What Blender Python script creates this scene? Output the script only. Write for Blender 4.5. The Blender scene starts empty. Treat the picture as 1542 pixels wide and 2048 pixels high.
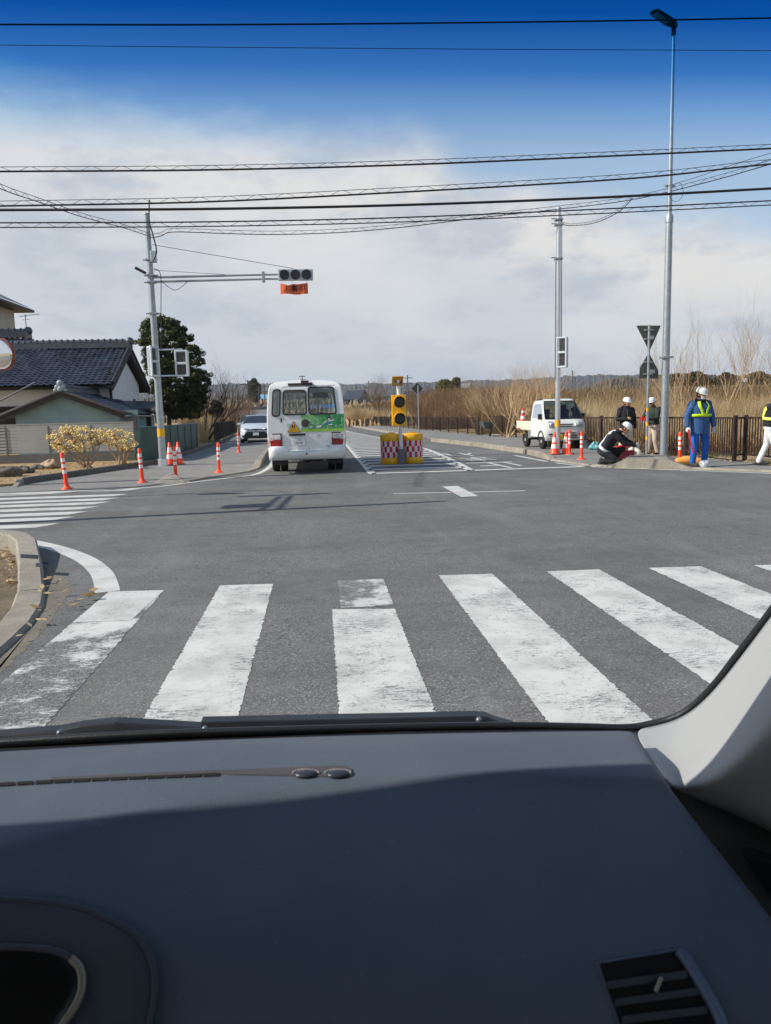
import bpy, bmesh, math, random
import numpy as np
from mathutils import Vector, Matrix, Euler
R = math.radians
random.seed(7); rng = np.random.default_rng(7)
S = bpy.context.scene
COL = S.collection
# ------------------------------------------------------------------ camera
F, CX, CY = 1500.0, 771.0, 1024.0
EYE = Vector((0, 0, 1.5))
ROT = Matrix.Rotation(R(-4.87), 4, 'Z') @ Matrix.Rotation(R(90 - 7.52), 4, 'X') @ Matrix.Rotation(R(-1.43), 4, 'Z')
cd = bpy.data.cameras.new('camera'); cam = bpy.data.objects.new('camera', cd); COL.objects.link(cam)
cam.matrix_world = Matrix.Translation(EYE) @ ROT
cd.sensor_fit = 'VERTICAL'; cd.sensor_height = 36; cd.lens = 36 * F / 2048
cd.clip_start = 0.02; cd.clip_end = 9000
cd.dof.use_dof = True; cd.dof.focus_distance = 20; cd.dof.aperture_fstop = 18
S.camera = cam
# ------------------------------------------------------------------ light
SUN_EL, SUN_AZ = 36.0, 263.0          # azimuth: clockwise from +Y; the sun stands to the west side (-X)
sv = Vector((math.sin(R(SUN_AZ)) * math.cos(R(SUN_EL)), math.cos(R(SUN_AZ)) * math.cos(R(SUN_EL)), math.sin(R(SUN_EL))))
sd = bpy.data.lights.new('sun', 'SUN'); so = bpy.data.objects.new('sun', sd); COL.objects.link(so)
sd.energy = 5.0; sd.angle = R(0.42); sd.color = (1.0, 0.93, 0.83)
so.rotation_euler = sv.to_track_quat('Z', 'Y').to_euler()
W = bpy.data.worlds.new('World'); S.world = W; W.use_nodes = True
S.view_settings.view_transform = 'Standard'; S.view_settings.look = 'None'
S.view_settings.exposure = 0.1; S.view_settings.gamma = 1.0

def lin(v):
    v /= 255.0
    return v / 12.92 if v <= .04045 else ((v + .055) / 1.055) ** 2.4
def c(r, g, b): return (lin(r), lin(g), lin(b), 1.0)

class NT:
    def __init__(s, nt): s.nt = nt
    def n(s, t, **k):
        o = s.nt.nodes.new(t)
        for a, v in k.items():
            if a in o.inputs.keys(): s.set(o.inputs[a], v)
            else: setattr(o, a, v)
        return o
    def set(s, inp, v):
        if isinstance(v, bpy.types.NodeSocket): s.nt.links.new(v, inp)
        else: inp.default_value = v
    def math(s, op, a, b=0.0, cl=False):
        o = s.nt.nodes.new('ShaderNodeMath'); o.operation = op; o.use_clamp = cl
        s.set(o.inputs[0], a); s.set(o.inputs[1], b); return o.outputs[0]
    def mix(s, f, a, b, bt='MIX'):
        o = s.nt.nodes.new('ShaderNodeMix'); o.data_type = 'RGBA'; o.blend_type = bt
        s.set(o.inputs[0], f); s.set(o.inputs[6], a); s.set(o.inputs[7], b); return o.outputs[2]
    def noise(s, vec, sc, det=3.0, ro=.5, dis=0.0):
        o = s.nt.nodes.new('ShaderNodeTexNoise'); s.set(o.inputs['Vector'], vec)
        o.inputs['Scale'].default_value = sc; o.inputs['Detail'].default_value = det
        o.inputs['Roughness'].default_value = ro; o.inputs['Distortion'].default_value = dis
        return o.outputs['Fac']
    def ramp(s, f, stops, ip='LINEAR'):
        o = s.nt.nodes.new('ShaderNodeValToRGB'); s.set(o.inputs[0], f); e = o.color_ramp.elements
        o.color_ramp.interpolation = ip
        while len(e) < len(stops): e.new(0.5)
        for i, (p, col) in enumerate(stops):
            e[i].position = p; e[i].color = col if not isinstance(col, (int, float)) else (col, col, col, 1)
        return o.outputs[0]
    def mr(s, v, a, b, x=0.0, y=1.0, smooth=True):
        o = s.nt.nodes.new('ShaderNodeMapRange'); s.set(o.inputs[0], v)
        o.interpolation_type = 'SMOOTHSTEP' if smooth else 'LINEAR'
        for i, q in zip((1, 2, 3, 4), (a, b, x, y)): s.set(o.inputs[i], q)
        return o.outputs[0]

# sky: physical sky with a bank of cloud low over the land
w = NT(W.node_tree); W.node_tree.nodes.clear()
tc = w.n('ShaderNodeTexCoord'); sep = w.n('ShaderNodeSeparateXYZ'); w.set(sep.inputs[0], tc.outputs['Generated'])
sky = w.n('ShaderNodeTexSky'); sky.sky_type = 'NISHITA'; sky.sun_disc = False
sky.sun_elevation = R(SUN_EL); sky.sun_rotation = R(SUN_AZ); sky.altitude = 50; sky.air_density = 1.0; sky.dust_density = .6; sky.ozone_density = 2.0
skyc = w.n('ShaderNodeMix', data_type='RGBA', blend_type='MULTIPLY'); skyc.inputs[0].default_value = 1
w.set(skyc.inputs[6], sky.outputs[0]); skyc.inputs[7].default_value = (.135, .13, .13, 1)
u = w.math('DIVIDE', sep.outputs[0], w.math('MAXIMUM', w.math('ABSOLUTE', sep.outputs[1]), .05))
edge = w.ramp(w.mr(u, -.7, .8, 0, 1, False), [(0.0, .40), (.18, .375), (.30, .345), (.36, .35), (.47, .325), (.56, .325), (.61, .285), (.76, .23), (.87, .205), (1.0, .17)])
mp = w.n('ShaderNodeMapping'); w.set(mp.inputs[0], tc.outputs['Generated']); mp.inputs['Scale'].default_value = (1, 1, 2.6)
n1 = w.noise(mp.outputs[0], 5.5, 9, .6, .25); n2 = w.noise(mp.outputs[0], 3.1, 5, .55); n3 = w.noise(mp.outputs[0], 13, 8, .62)
m = w.math('SUBTRACT', w.math('ADD', edge, w.math('MULTIPLY', w.math('SUBTRACT', n1, .5), .15)), sep.outputs[2])
cm = w.mr(m, -.03, .05)
bright = w.mr(m, .0, .16, 1.0, 0.0)
ccol = w.mix(bright, c(204, 208, 215), c(236, 230, 224))
ccol = w.mix(w.mr(w.math('ADD', w.math('MULTIPLY', n1, .6), w.math('MULTIPLY', n3, .5)), .5, .66, 0, .75), ccol, c(184, 191, 203))
ccol = w.mix(w.mr(n2, .45, .62, 0, .6), ccol, c(228, 227, 226))
ccol = w.mix(w.mr(sep.outputs[2], .0, .1, .7, 0), ccol, c(196, 204, 214))
hz = w.mix(w.mr(sep.outputs[2], .0, .72, .9, .12), skyc.outputs[2], c(176, 200, 224))
fin = w.mix(w.math('MULTIPLY', cm, .93), hz, ccol)
bg = w.n('ShaderNodeBackground'); w.set(bg.inputs[0], fin); bg.inputs[1].default_value = 1.0
out = w.n('ShaderNodeOutputWorld'); w.set(out.inputs[0], bg.outputs[0])

# ------------------------------------------------------------------ picture to world helpers
def ray(px, py): return (ROT.to_3x3() @ Vector(((px - CX) / F, (CY - py) / F, -1))).normalized()
def G(px, py, z=0.0):
    d = ray(px, py); t = (z - EYE.z) / d.z; p = EYE + d * t; p.z = z; return p
def P(px, py, Y):
    d = ray(px, py); return EYE + d * ((Y - EYE.y) / d.y)

# ------------------------------------------------------------------ materials
MATS = {}
def mat(name, col, rough=.6, metal=0.0, var=.12, scale=3.0, bump=0.0, bscale=60, spec=.5, trans=0, coat=0, col2=None, sheen=0):
    if name in MATS: return MATS[name]
    m = bpy.data.materials.new(name); m.use_nodes = True; t = NT(m.node_tree); b = m.node_tree.nodes['Principled BSDF']
    co = t.n('ShaderNodeTexCoord').outputs['Object']
    if var or col2:
        nf = t.noise(co, scale, 5, .6)
        a = tuple(x * (1 - var) for x in col[:3]) + (1,); d = tuple(min(1, x * (1 + var)) for x in col[:3]) + (1,)
        if col2: a, d = col, col2
        t.set(b.inputs['Base Color'], t.mix(t.mr(nf, .32, .68), a, d))
    else: b.inputs['Base Color'].default_value = col
    b.inputs['Roughness'].default_value = rough; b.inputs['Metallic'].default_value = metal
    b.inputs['Specular IOR Level'].default_value = spec
    b.inputs['Transmission Weight'].default_value = trans; b.inputs['Coat Weight'].default_value = coat
    if bump:
        bp = t.n('ShaderNodeBump'); bp.inputs['Strength'].default_value = bump; bp.inputs['Distance'].default_value = .01
        t.set(bp.inputs['Height'], t.noise(co, bscale, 4, .6)); t.set(b.inputs['Normal'], bp.outputs[0])
    MATS[name] = m; return m

def ground_mat(name, base, dark, light, sp=1.0, patch=.35, crack=False, bump=.5, stain=None):
    """aggregate surface: fine stones, broad patches, stains"""
    m = bpy.data.materials.new(name); m.use_nodes = True; t = NT(m.node_tree); b = m.node_tree.nodes['Principled BSDF']
    co = t.n('ShaderNodeTexCoord').outputs['Object']
    v = t.n('ShaderNodeTexVoronoi'); t.set(v.inputs['Vector'], co); v.inputs['Scale'].default_value = 75 * sp
    sepc = t.n('ShaderNodeSeparateColor'); t.set(sepc.inputs[0], v.outputs['Color'])
    st = t.ramp(sepc.outputs[0], [(0.0, dark), (.45, base), (.8, base), (1.0, light)])
    f = t.noise(co, 30 * sp, 3, .7)
    col = t.mix(t.mr(f, .3, .7, .0, .6), st, base)
    pn = t.noise(co, .55, 5, .62); pn2 = t.noise(co, 3.3, 5, .65)
    if name == 'asphalt':
        mpx = t.n('ShaderNodeMapping'); t.set(mpx.inputs[0], co); mpx.inputs['Scale'].default_value = (.25, 1.1, 1); mpx.inputs['Rotation'].default_value = (0, 0, .04)
        col = t.mix(t.mr(t.noise(mpx.outputs[0], 1.0, 6, .6, .4), .47, .62, 0, .42), col, tuple(x * .62 for x in base[:3]) + (1,))
        mpy = t.n('ShaderNodeMapping'); t.set(mpy.inputs[0], co); mpy.inputs['Scale'].default_value = (1.6, .22, 1)
        col = t.mix(t.mr(t.noise(mpy.outputs[0], .9, 6, .62, .6), .5, .66, 0, .35), col, tuple(min(1, x * 1.45) for x in base[:3]) + (1,))
        oil = t.noise(co, 2.6, 3, .5); col = t.mix(t.mr(oil, .66, .74, 0, .6), col, tuple(x * .45 for x in base[:3]) + (1,))
    col = t.mix(t.mr(pn, .38, .66, 0, patch), col, tuple(x * .62 for x in base[:3]) + (1,))
    col = t.mix(t.mr(pn2, .4, .7, 0, patch * .6), col, tuple(min(1, x * 1.35) for x in base[:3]) + (1,))
    if stain:
        s3 = t.noise(co, 1.3, 6, .6)
        col = t.mix(t.mr(s3, .55, .72, 0, .7), col, stain)
    if crack:
        cv = t.n('ShaderNodeTexVoronoi'); cv.feature = 'DISTANCE_TO_EDGE'; cv.inputs['Scale'].default_value = .42
        wr = t.n('ShaderNodeMix', data_type='VECTOR'); nn = t.n('ShaderNodeTexNoise'); t.set(nn.inputs[0], co); nn.inputs['Scale'].default_value = 2.2
        nn.inputs['Detail'].default_value = 6
        ad = t.n('ShaderNodeVectorMath'); ad.operation = 'ADD'; t.set(ad.inputs[0], co); t.set(ad.inputs[1], nn.outputs['Color'])
        t.set(cv.inputs['Vector'], ad.outputs[0])
        ck = t.math('MULTIPLY', t.mr(cv.outputs['Distance'], .0, .006, 1, 0), t.mr(t.noise(co, .35, 2), .5, .6))
        col = t.mix(t.math('MULTIPLY', ck, .6), col, tuple(x * .35 for x in base[:3]) + (1,))
    t.set(b.inputs['Base Color'], col); b.inputs['Roughness'].default_value = .85; b.inputs['Specular IOR Level'].default_value = .3
    bp = t.n('ShaderNodeBump'); bp.inputs['Strength'].default_value = bump; bp.inputs['Distance'].default_value = .006
    t.set(bp.inputs['Height'], t.math('ADD', sepc.outputs[1], f)); t.set(b.inputs['Normal'], bp.outputs[0])
    MATS[name] = m; return m

def g3(v, t=(1, 1, 1)): return (v * t[0], v * t[1], v * t[2], 1)
ASPH = ground_mat('asphalt', g3(.158, (1, .98, .94)), g3(.04), g3(.42), 1.5, .5, True)
ASPH2 = ground_mat('asphalt_path', g3(.245, (1, .965, .9)), g3(.13), g3(.42), 1.6, .4, True, stain=g3(.15, (1, .95, .85)))
CONC = ground_mat('concrete', c(154, 147, 134), c(100, 95, 86), c(180, 174, 162), 1.5, .7, False, .3, stain=c(130, 120, 102))
CONCD = ground_mat('old_concrete', c(104, 102, 98), c(70, 70, 68), c(140, 138, 132), 1.2, .5, False, .4)
SOIL = ground_mat('dry_soil', c(172, 148, 112), c(104, 86, 62), c(196, 172, 128), .6, .6, False, .8, stain=c(112, 108, 62))
LAND = ground_mat('land', c(168, 142, 100), c(100, 82, 55), c(196, 170, 124), .3, .7, False, .8, stain=c(120, 112, 66))
DUST = ground_mat('verge', c(176, 152, 118), c(120, 98, 70), c(214, 194, 158), .9, .5, False, .8, stain=c(120, 124, 70))

def paint_mat(name, wear=.3, tint=None):
    """road paint: worn across the direction of travel, cracked, the asphalt showing through"""
    m = bpy.data.materials.new(name); m.use_nodes = True; t = NT(m.node_tree); b = m.node_tree.nodes['Principled BSDF']
    co = t.n('ShaderNodeTexCoord').outputs['Object']
    mp = t.n('ShaderNodeMapping'); t.set(mp.inputs[0], co); mp.inputs['Scale'].default_value = (1, 3.2, 1)
    a = t.noise(mp.outputs[0], 13, 9, .8); big = t.noise(co, 1.5, 6, .7)
    fine = t.noise(mp.outputs[0], 60, 6, .75)
    thr = t.mr(big, .36, .64, .672 - wear * .06, .625 - wear * .22, True)
    worn = t.mr(t.math('ADD', t.math('MULTIPLY', a, .6), t.math('MULTIPLY', fine, .42)), t.math('SUBTRACT', thr, .03), t.math('ADD', thr, .05))
    nn = t.n('ShaderNodeTexNoise'); t.set(nn.inputs[0], co); nn.inputs['Scale'].default_value = 5; nn.inputs['Detail'].default_value = 6
    ad = t.n('ShaderNodeVectorMath'); ad.operation = 'ADD'; t.set(ad.inputs[0], co); t.set(ad.inputs[1], nn.outputs['Color'])
    cv = t.n('ShaderNodeTexVoronoi'); cv.feature = 'DISTANCE_TO_EDGE'; cv.inputs['Scale'].default_value = 3.2; t.set(cv.inputs['Vector'], ad.outputs[0])
    ck = t.math('MULTIPLY', t.mr(cv.outputs['Distance'], .0, .02, 1, 0), t.mr(t.noise(co, 1.7, 3), .44, .56))
    worn = t.math('MAXIMUM', worn, t.math('MULTIPLY', ck, .75))
    pc = t.mix(t.mr(t.noise(co, 2.2, 6, .6), .4, .7), tint or c(208, 209, 203), c(182, 183, 177))
    v = t.n('ShaderNodeTexVoronoi'); t.set(v.inputs['Vector'], co); v.inputs['Scale'].default_value = 140
    sc = t.n('ShaderNodeSeparateColor'); t.set(sc.inputs[0], v.outputs['Color'])
    ac = t.ramp(sc.outputs[0], [(0, g3(.06)), (.5, g3(.14, (1, .98, .945))), (1, g3(.3))])
    t.set(b.inputs['Base Color'], t.mix(worn, pc, ac)); b.inputs['Roughness'].default_value = .6; b.inputs['Specular IOR Level'].default_value = .3
    bp = t.n('ShaderNodeBump'); bp.inputs['Strength'].default_value = .35; bp.inputs['Distance'].default_value = .004
    t.set(bp.inputs['Height'], t.math('SUBTRACT', fine, worn)); t.set(b.inputs['Normal'], bp.outputs[0])
    MATS[name] = m; return m
PAINT = paint_mat('road_paint', .5); PAINT_OLD = paint_mat('worn_road_paint', 1.15); PAINT_FAR = paint_mat('line_paint', .25, c(206, 206, 201))

# ------------------------------------------------------------------ mesh builder
class MB:
    def __init__(s): s.V = []; s.F = []; s.M = []; s.S = []
    def add(s, V, F, m=0, sm=False):
        o = len(s.V); s.V += [tuple(v) for v in V]
        for f in F: s.F.append([i + o for i in f]); s.M.append(m); s.S.append(sm)
        return s
    def box(s, ctr, size, m=0, rz=0.0, rx=0.0, ry=0.0):
        x, y, z = (q / 2 for q in size); M = Euler((rx, ry, rz)).to_matrix(); c0 = Vector(ctr)
        V = [c0 + M @ Vector((a * x, b * y, d * z)) for a in (-1, 1) for b in (-1, 1) for d in (-1, 1)]
        return s.add(V, [(0, 1, 3, 2), (4, 6, 7, 5), (0, 4, 5, 1), (2, 3, 7, 6), (0, 2, 6, 4), (1, 5, 7, 3)], m)
    def tube(s, pts, r, n=8, m=0, caps=True, sm=True, sq=1.0):
        pts = [Vector(p) for p in pts]; rs = r if isinstance(r, (list, tuple)) else [r] * len(pts)
        V = []; F = []; up = None
        for i, p in enumerate(pts):
            d = (pts[min(i + 1, len(pts) - 1)] - pts[max(i - 1, 0)])
            d = d.normalized() if d.length > 1e-9 else Vector((0, 0, 1))
            if up is None: up = d.orthogonal().normalized()
            up = (up - d * up.dot(d)); up = up.normalized() if up.length > 1e-6 else d.orthogonal().normalized()
            q = d.cross(up)
            for k in range(n):
                a = 2 * math.pi * (k + .5) / n; V.append(p + (up * math.cos(a) + q * math.sin(a) * sq) * rs[i])
        for i in range(len(pts) - 1):
            for k in range(n): F.append((i * n + k, i * n + (k + 1) % n, (i + 1) * n + (k + 1) % n, (i + 1) * n + k))
        s.add(V, F, m, sm)
        if caps: s.add(V[:n], [tuple(range(n))[::-1]], m); s.add(V[-n:], [tuple(range(n))], m)
        return s
    def lathe(s, prof, ctr=(0, 0, 0), n=24, m=0, axis='Z', sm=True, mf=None, rot=None):
        V = []; F = []; c0 = Vector(ctr); k = len(prof)
        for i, (r, z) in enumerate(prof):
            for j in range(n):
                a = 2 * math.pi * j / n; v = Vector((r * math.cos(a), r * math.sin(a), z))
                if axis == 'Y': v = Vector((v.x, v.z, v.y))
                if axis == 'X': v = Vector((v.z, v.x, v.y))
                if rot is not None: v = rot @ v
                V.append(c0 + v)
        o = len(s.V); s.V += [tuple(v) for v in V]
        for i in range(k - 1):
            for j in range(n):
                s.F.append([o + i * n + j, o + i * n + (j + 1) % n, o + (i + 1) * n + (j + 1) % n, o + (i + 1) * n + j])
                s.M.append(mf(i, j) if mf else m); s.S.append(sm)
        s.add(V[:n], [tuple(range(n))[::-1]], mf(0, 0) if mf else m); s.add(V[-n:], [tuple(range(n))], mf(k - 2, 0) if mf else m)
        return s
    def prism(s, pts, off, m=0):
        """polygon pts (3D) extruded by vector off"""
        n = len(pts); off = Vector(off); A = [Vector(p) for p in pts]; B = [p + off for p in A]
        return s.add(A + B, [tuple(range(n))[::-1], tuple(range(n, 2 * n))] + [(i, (i + 1) % n, n + (i + 1) % n, n + i) for i in range(n)], m)
    def grid(s, rows, m=0, sm=True, mf=None, close=False):
        nr, nc = len(rows), len(rows[0]); o = len(s.V)
        for r_ in rows: s.V += [tuple(v) for v in r_]
        for i in range(nr - 1):
            for j in range(nc if close else nc - 1):
                mm = mf(i, j) if mf else m
                if mm is None: continue
                j2 = (j + 1) % nc
                s.F.append([o + i * nc + j, o + i * nc + j2, o + (i + 1) * nc + j2, o + (i + 1) * nc + j]); s.M.append(mm); s.S.append(sm)
        return s
    def ball(s, ctr, r, m=0, n=10, k=7, sq=(1, 1, 1), rot=None):
        V = []; c0 = Vector(ctr)
        for i in range(1, k):
            a = math.pi * i / k
            for j in range(n):
                b = 2 * math.pi * j / n
                v = Vector((math.sin(a) * math.cos(b) * sq[0], math.sin(a) * math.sin(b) * sq[1], math.cos(a) * sq[2])) * r
                V.append(c0 + (rot @ v if rot is not None else v))
        t = Vector((0, 0, r * sq[2])); bt = -t
        if rot is not None: t = rot @ t; bt = rot @ bt
        V += [c0 + t, c0 + bt]; F = []
        for i in range(k - 2):
            for j in range(n): F.append((i * n + j, (i + 1) * n + j, (i + 1) * n + (j + 1) % n, i * n + (j + 1) % n))
        for j in range(n):
            F.append((len(V) - 2, j, (j + 1) % n)); F.append((len(V) - 1, (k - 2) * n + (j + 1) % n, (k - 2) * n + j))
        return s.add(V, F, m, True)
    def text(s, body, size, fn, m=0, depth=0.0, mirror=False, align='CENTER'):
        """lettering: fn maps (x, y) of the flat text to a 3D point"""
        cu = bpy.data.curves.new('lettering', 'FONT'); cu.body = body; cu.size = size; cu.align_x = align; cu.align_y = 'CENTER'
        cu.resolution_u = 3
        ob = bpy.data.objects.new('lettering', cu); COL.objects.link(ob)
        dg = bpy.context.evaluated_depsgraph_get(); me = bpy.data.meshes.new_from_object(ob.evaluated_get(dg))
        s.add([fn(-v.co.x if mirror else v.co.x, v.co.y) for v in me.vertices], [tuple(p.vertices) for p in me.polygons], m)
        bpy.data.objects.remove(ob); bpy.data.curves.remove(cu); bpy.data.meshes.remove(me); return s
    def split(s, name, mats, parent=None, bevel=0, gap=.03):
        """each far-apart piece becomes a part of its own"""
        par = list(range(len(s.V)))
        def fd(i):
            while par[i] != i: par[i] = par[par[i]]; i = par[i]
            return i
        for f in s.F:
            for q in f[1:]: par[fd(q)] = fd(f[0])
        isl = {}
        for k, f in enumerate(s.F): isl.setdefault(fd(f[0]), []).append(k)
        bx = []
        for r_, fs in isl.items():
            vs = [s.V[i] for k in fs for i in s.F[k]]; bx.append([[min(v[a] for v in vs) - gap for a in range(3)], [max(v[a] for v in vs) + gap for a in range(3)], list(fs)])
        done = False
        while not done:
            done = True
            for i in range(len(bx)):
                for j in range(i + 1, len(bx)):
                    if all(bx[i][0][a] <= bx[j][1][a] and bx[j][0][a] <= bx[i][1][a] for a in range(3)):
                        bx[i] = [[min(bx[i][0][a], bx[j][0][a]) for a in range(3)], [max(bx[i][1][a], bx[j][1][a]) for a in range(3)], bx[i][2] + bx[j][2]]; bx.pop(j); done = False; break
                if not done: break
        out = []
        for b_ in bx:
            mp_ = {}; q = MB()
            for k in b_[2]:
                for i in s.F[k]:
                    if i not in mp_: mp_[i] = len(q.V); q.V.append(s.V[i])
                q.F.append([mp_[i] for i in s.F[k]]); q.M.append(s.M[k]); q.S.append(s.S[k])
            out.append(q.build(name, mats, parent, bevel))
        return out
    def build(s, name, mats, parent=None, bevel=0, loc=None, seg=2):
        me = bpy.data.meshes.new(name); off = Vector(loc) if loc is not None else Vector((0, 0, 0)); q = parent
        tot = off.copy()
        while q is not None: tot += q.location; q = q.parent
        me.from_pydata([(v[0] - tot.x, v[1] - tot.y, v[2] - tot.z) for v in s.V], [], s.F)
        mats = mats if isinstance(mats, (list, tuple)) else [mats]
        for m_ in mats: me.materials.append(m_)
        me.polygons.foreach_set('material_index', s.M); me.polygons.foreach_set('use_smooth', s.S); me.update()
        o = bpy.data.objects.new(name, me); COL.objects.link(o); o.location = off
        if parent is not None: o.parent = parent
        if bevel:
            b = o.modifiers.new('b', 'BEVEL'); b.width = bevel; b.segments = seg; b.limit_method = 'ANGLE'; b.angle_limit = R(40)
        return o
def tag(o, label=None, cat=None, group=None, kind=None):
    for k, v in (('label', label), ('category', cat), ('group', group), ('kind', kind)):
        if v: o[k] = v
    return o
def thing(name, label, cat, loc=(0, 0, 0), group=None):
    o = bpy.data.objects.new(name, None); COL.objects.link(o); o.location = loc; o.empty_display_size = .3
    return tag(o, label, cat, group)
def dup(root, loc=None, rz=None, label=None, sc=None):
    def rec(o, par):
        q = o.copy(); COL.objects.link(q); q.parent = par
        for ch in list(o.children): rec(ch, q)
        return q
    q = rec(root, None)
    if loc is not None: q.location = loc
    if rz is not None: q.rotation_euler.z = rz
    if label: q['label'] = label
    if sc: q.scale = sc
    return q
def flat(name, pts, z, m, kind='structure', thick=0.0, **k):
    mb = MB(); P3 = [Vector((p[0], p[1], z)) for p in pts]
    if thick: mb.prism([p - Vector((0, 0, thick)) for p in P3], (0, 0, thick))
    else: mb.add(P3, [tuple(range(len(P3)))])
    o = mb.build(name, m); o['kind'] = kind
    bm = bmesh.new(); bm.from_mesh(o.data); bmesh.ops.recalc_face_normals(bm, faces=bm.faces)
    bmesh.ops.triangulate(bm, faces=bm.faces, ngon_method='EAR_CLIP')
    if not thick:
        for f in bm.faces:
            if f.normal.z < 0: f.normal_flip()
    bm.to_mesh(o.data); bm.free()
    return o
def sweep(mb, path, hs, w0=.18, m=0, base=-.02, w1=None):
    """kerb: rectangular section with a chamfer, path of ground points, height per point"""
    pts = [Vector((p[0], p[1], 0)) for p in path]; rows = []; w1 = w1 or w0 * .82
    for i, p in enumerate(pts):
        d = (pts[min(i + 1, len(pts) - 1)] - pts[max(i - 1, 0)]).normalized(); q = Vector((-d.y, d.x, 0)); h = hs[i] if isinstance(hs, (list, tuple)) else hs
        rows.append([p + q * a + Vector((0, 0, z)) for a, z in ((-w0 / 2, base), (-w1 / 2 - .01, h - .02), (-w1 / 2 + .01, h), (w1 / 2 - .01, h), (w1 / 2 + .01, h - .02), (w0 / 2, base))])
    mb.grid(rows, m, False)
    o = len(mb.V); mb.add(rows[0], [(0, 1, 2, 3, 4, 5)], m); mb.add(rows[-1], [(5, 4, 3, 2, 1, 0)], m)
    return mb
def dens(path, step=.4):
    out = []
    for a, b in zip(path[:-1], path[1:]):
        a = Vector(a[:2]); b = Vector(b[:2]); n = max(1, int((b - a).length / step))
        for i in range(n): out.append(a.lerp(b, i / n))
    out.append(Vector(path[-1][:2])); return out
def smooth_path(pts, n=6):
    """Catmull-Rom through points"""
    pts = [Vector(p) for p in pts]; out = []
    for i in range(len(pts) - 1):
        p0 = pts[max(i - 1, 0)]; p1 = pts[i]; p2 = pts[i + 1]; p3 = pts[min(i + 2, len(pts) - 1)]
        for k in range(n):
            t = k / n; out.append(.5 * ((2 * p1) + (p2 - p0) * t + (2 * p0 - 5 * p1 + 4 * p2 - p3) * t * t + (3 * p1 - p0 - 3 * p2 + p3) * t ** 3))
    out.append(pts[-1]); return out

STEEL = mat('galvanised_steel', c(158, 166, 170), .45, .6, .1, 8, spec=.5)
STEELB = mat('bright_steel', c(206, 210, 212), .35, .7, .05, 8)
BLACK = mat('black_plastic', c(28, 29, 31), .5, 0, .15, 5)
RUB = mat('tyre_rubber', c(32, 32, 33), .85, 0, .2, 6)
CABLE = mat('cable_sheath', c(26, 27, 33), .6, 0, .1, 4)
WHITE = mat('white_paint', c(228, 230, 230), .35, 0, .03, 1.5, coat=.3)
ORANGE = mat('orange_plastic', c(250, 78, 40), .45, 0, .06, 4)
REFL = mat('white_reflective', c(232, 226, 222), .35, 0, .05, 20)
YELLOW = mat('yellow_paint', c(238, 178, 20), .45, 0, .08, 5)
RED = mat('red_paint', c(205, 30, 40), .4, 0, .08, 5)
DARKGLASS = mat('dark_glass', c(26, 33, 40), .08, 0, .1, 2, spec=.6)
# ================================================================== SETTING
def big(name, z, m):
    mb = MB(); xs = [-3000, -400, -80, 0, 80, 400, 3000]; ys = [-60, 0, 60, 200, 700, 3000, 7000]
    mb.grid([[Vector((x, y, z)) for x in xs] for y in ys]); o = mb.build(name, m); o['kind'] = 'structure'; return o
big('ground', -.03, LAND)
g = lambda x, y: G(x, y)
far_r = G(1542, 945); d_r = (G(1542, 945) - G(1200, 931)).normalized()
road_pts = [(-70, -12), (70, -12), (70, 7.5), far_r + Vector((7, -4.6, 0)), far_r + Vector((0, .6, 0)), G(1440, 934), G(1260, 928), G(1180, 922), G(1130, 911), G(1085, 903), G(985, 888), G(895, 878), G(860, 873), G(775, 858), G(700, 848), G(676, 840),
            G(655, 836.5), G(632, 836.5), G(592, 841), G(550, 862), G(528, 885), G(518, 900), G(500, 918), G(488, 930), G(450, 944), G(390, 954), G(320, 963), G(270, 970), G(120, 977), G(0, 981), (-70, 17.0)]
flat('road', road_pts, 0.0, ASPH)
# far hills: wooded ridge with an uneven skyline
def hill(name, pts, Y, depth, m, z0=-5, amp=2.2, tree=1.1, n=1500):
    rows = [[] for _ in range(7)]
    xs = np.linspace(pts[0][0], pts[-1][0], n); ys = np.interp(xs, [p[0] for p in pts], [p[1] for p in pts])
    wob = np.interp(np.arange(n), np.arange(0, n, 7), rng.normal(0, 1, len(range(0, n, 7)))) * amp * .35
    for i in range(n):
        top = P(xs[i], ys[i], Y); h = top.z + wob[i] + rng.normal(0, tree); sc = Y / 100
        for k in range(7):
            t = k / 6; yy = Y - depth * (1 - t) ** 1.0; xx = top.x * yy / Y
            zz = z0 + (h - z0) * (t ** .75) + (rng.normal(0, tree * 1.5) if 0 < k < 6 else 0)
            rows[k].append(Vector((xx + rng.normal(0, tree), yy, zz)))
        
    rows.append([Vector((v.x * 1.1, Y + depth, z0)) for v in rows[6]])
    o = MB().grid(rows, 0, False).build(name, m); o['kind'] = 'structure'; return o
SCRUBM = mat('scrub_bank', c(112, 92, 66), .95, 0, .25, .5, col2=c(164, 138, 102))
DIRT = ground_mat('gutter_soil', c(124, 118, 106), c(80, 76, 68), c(160, 154, 140), 1.2, .6, False, .5)
HILL = mat('wooded_hill', c(54, 56, 54), .95, 0, .25, .03, col2=c(80, 74, 64))
RISE = mat('scrub_rise', c(104, 88, 66), .95, 0, .25, .08, col2=c(150, 128, 98))
HILL2 = mat('near_wooded_hill', c(62, 66, 40), .95, 0, .25, .02, col2=c(104, 90, 62))
hill('hills', [(-500, 790), (100, 790), (430, 768), (540, 766), (640, 765), (720, 768), (800, 766), (860, 764), (960, 760), (1060, 757), (1130, 753), (1200, 749), (1280, 750), (1330, 752), (1420, 758), (1600, 766), (2100, 775)], 2300, 500, HILL, amp=4, tree=1.2)
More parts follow.
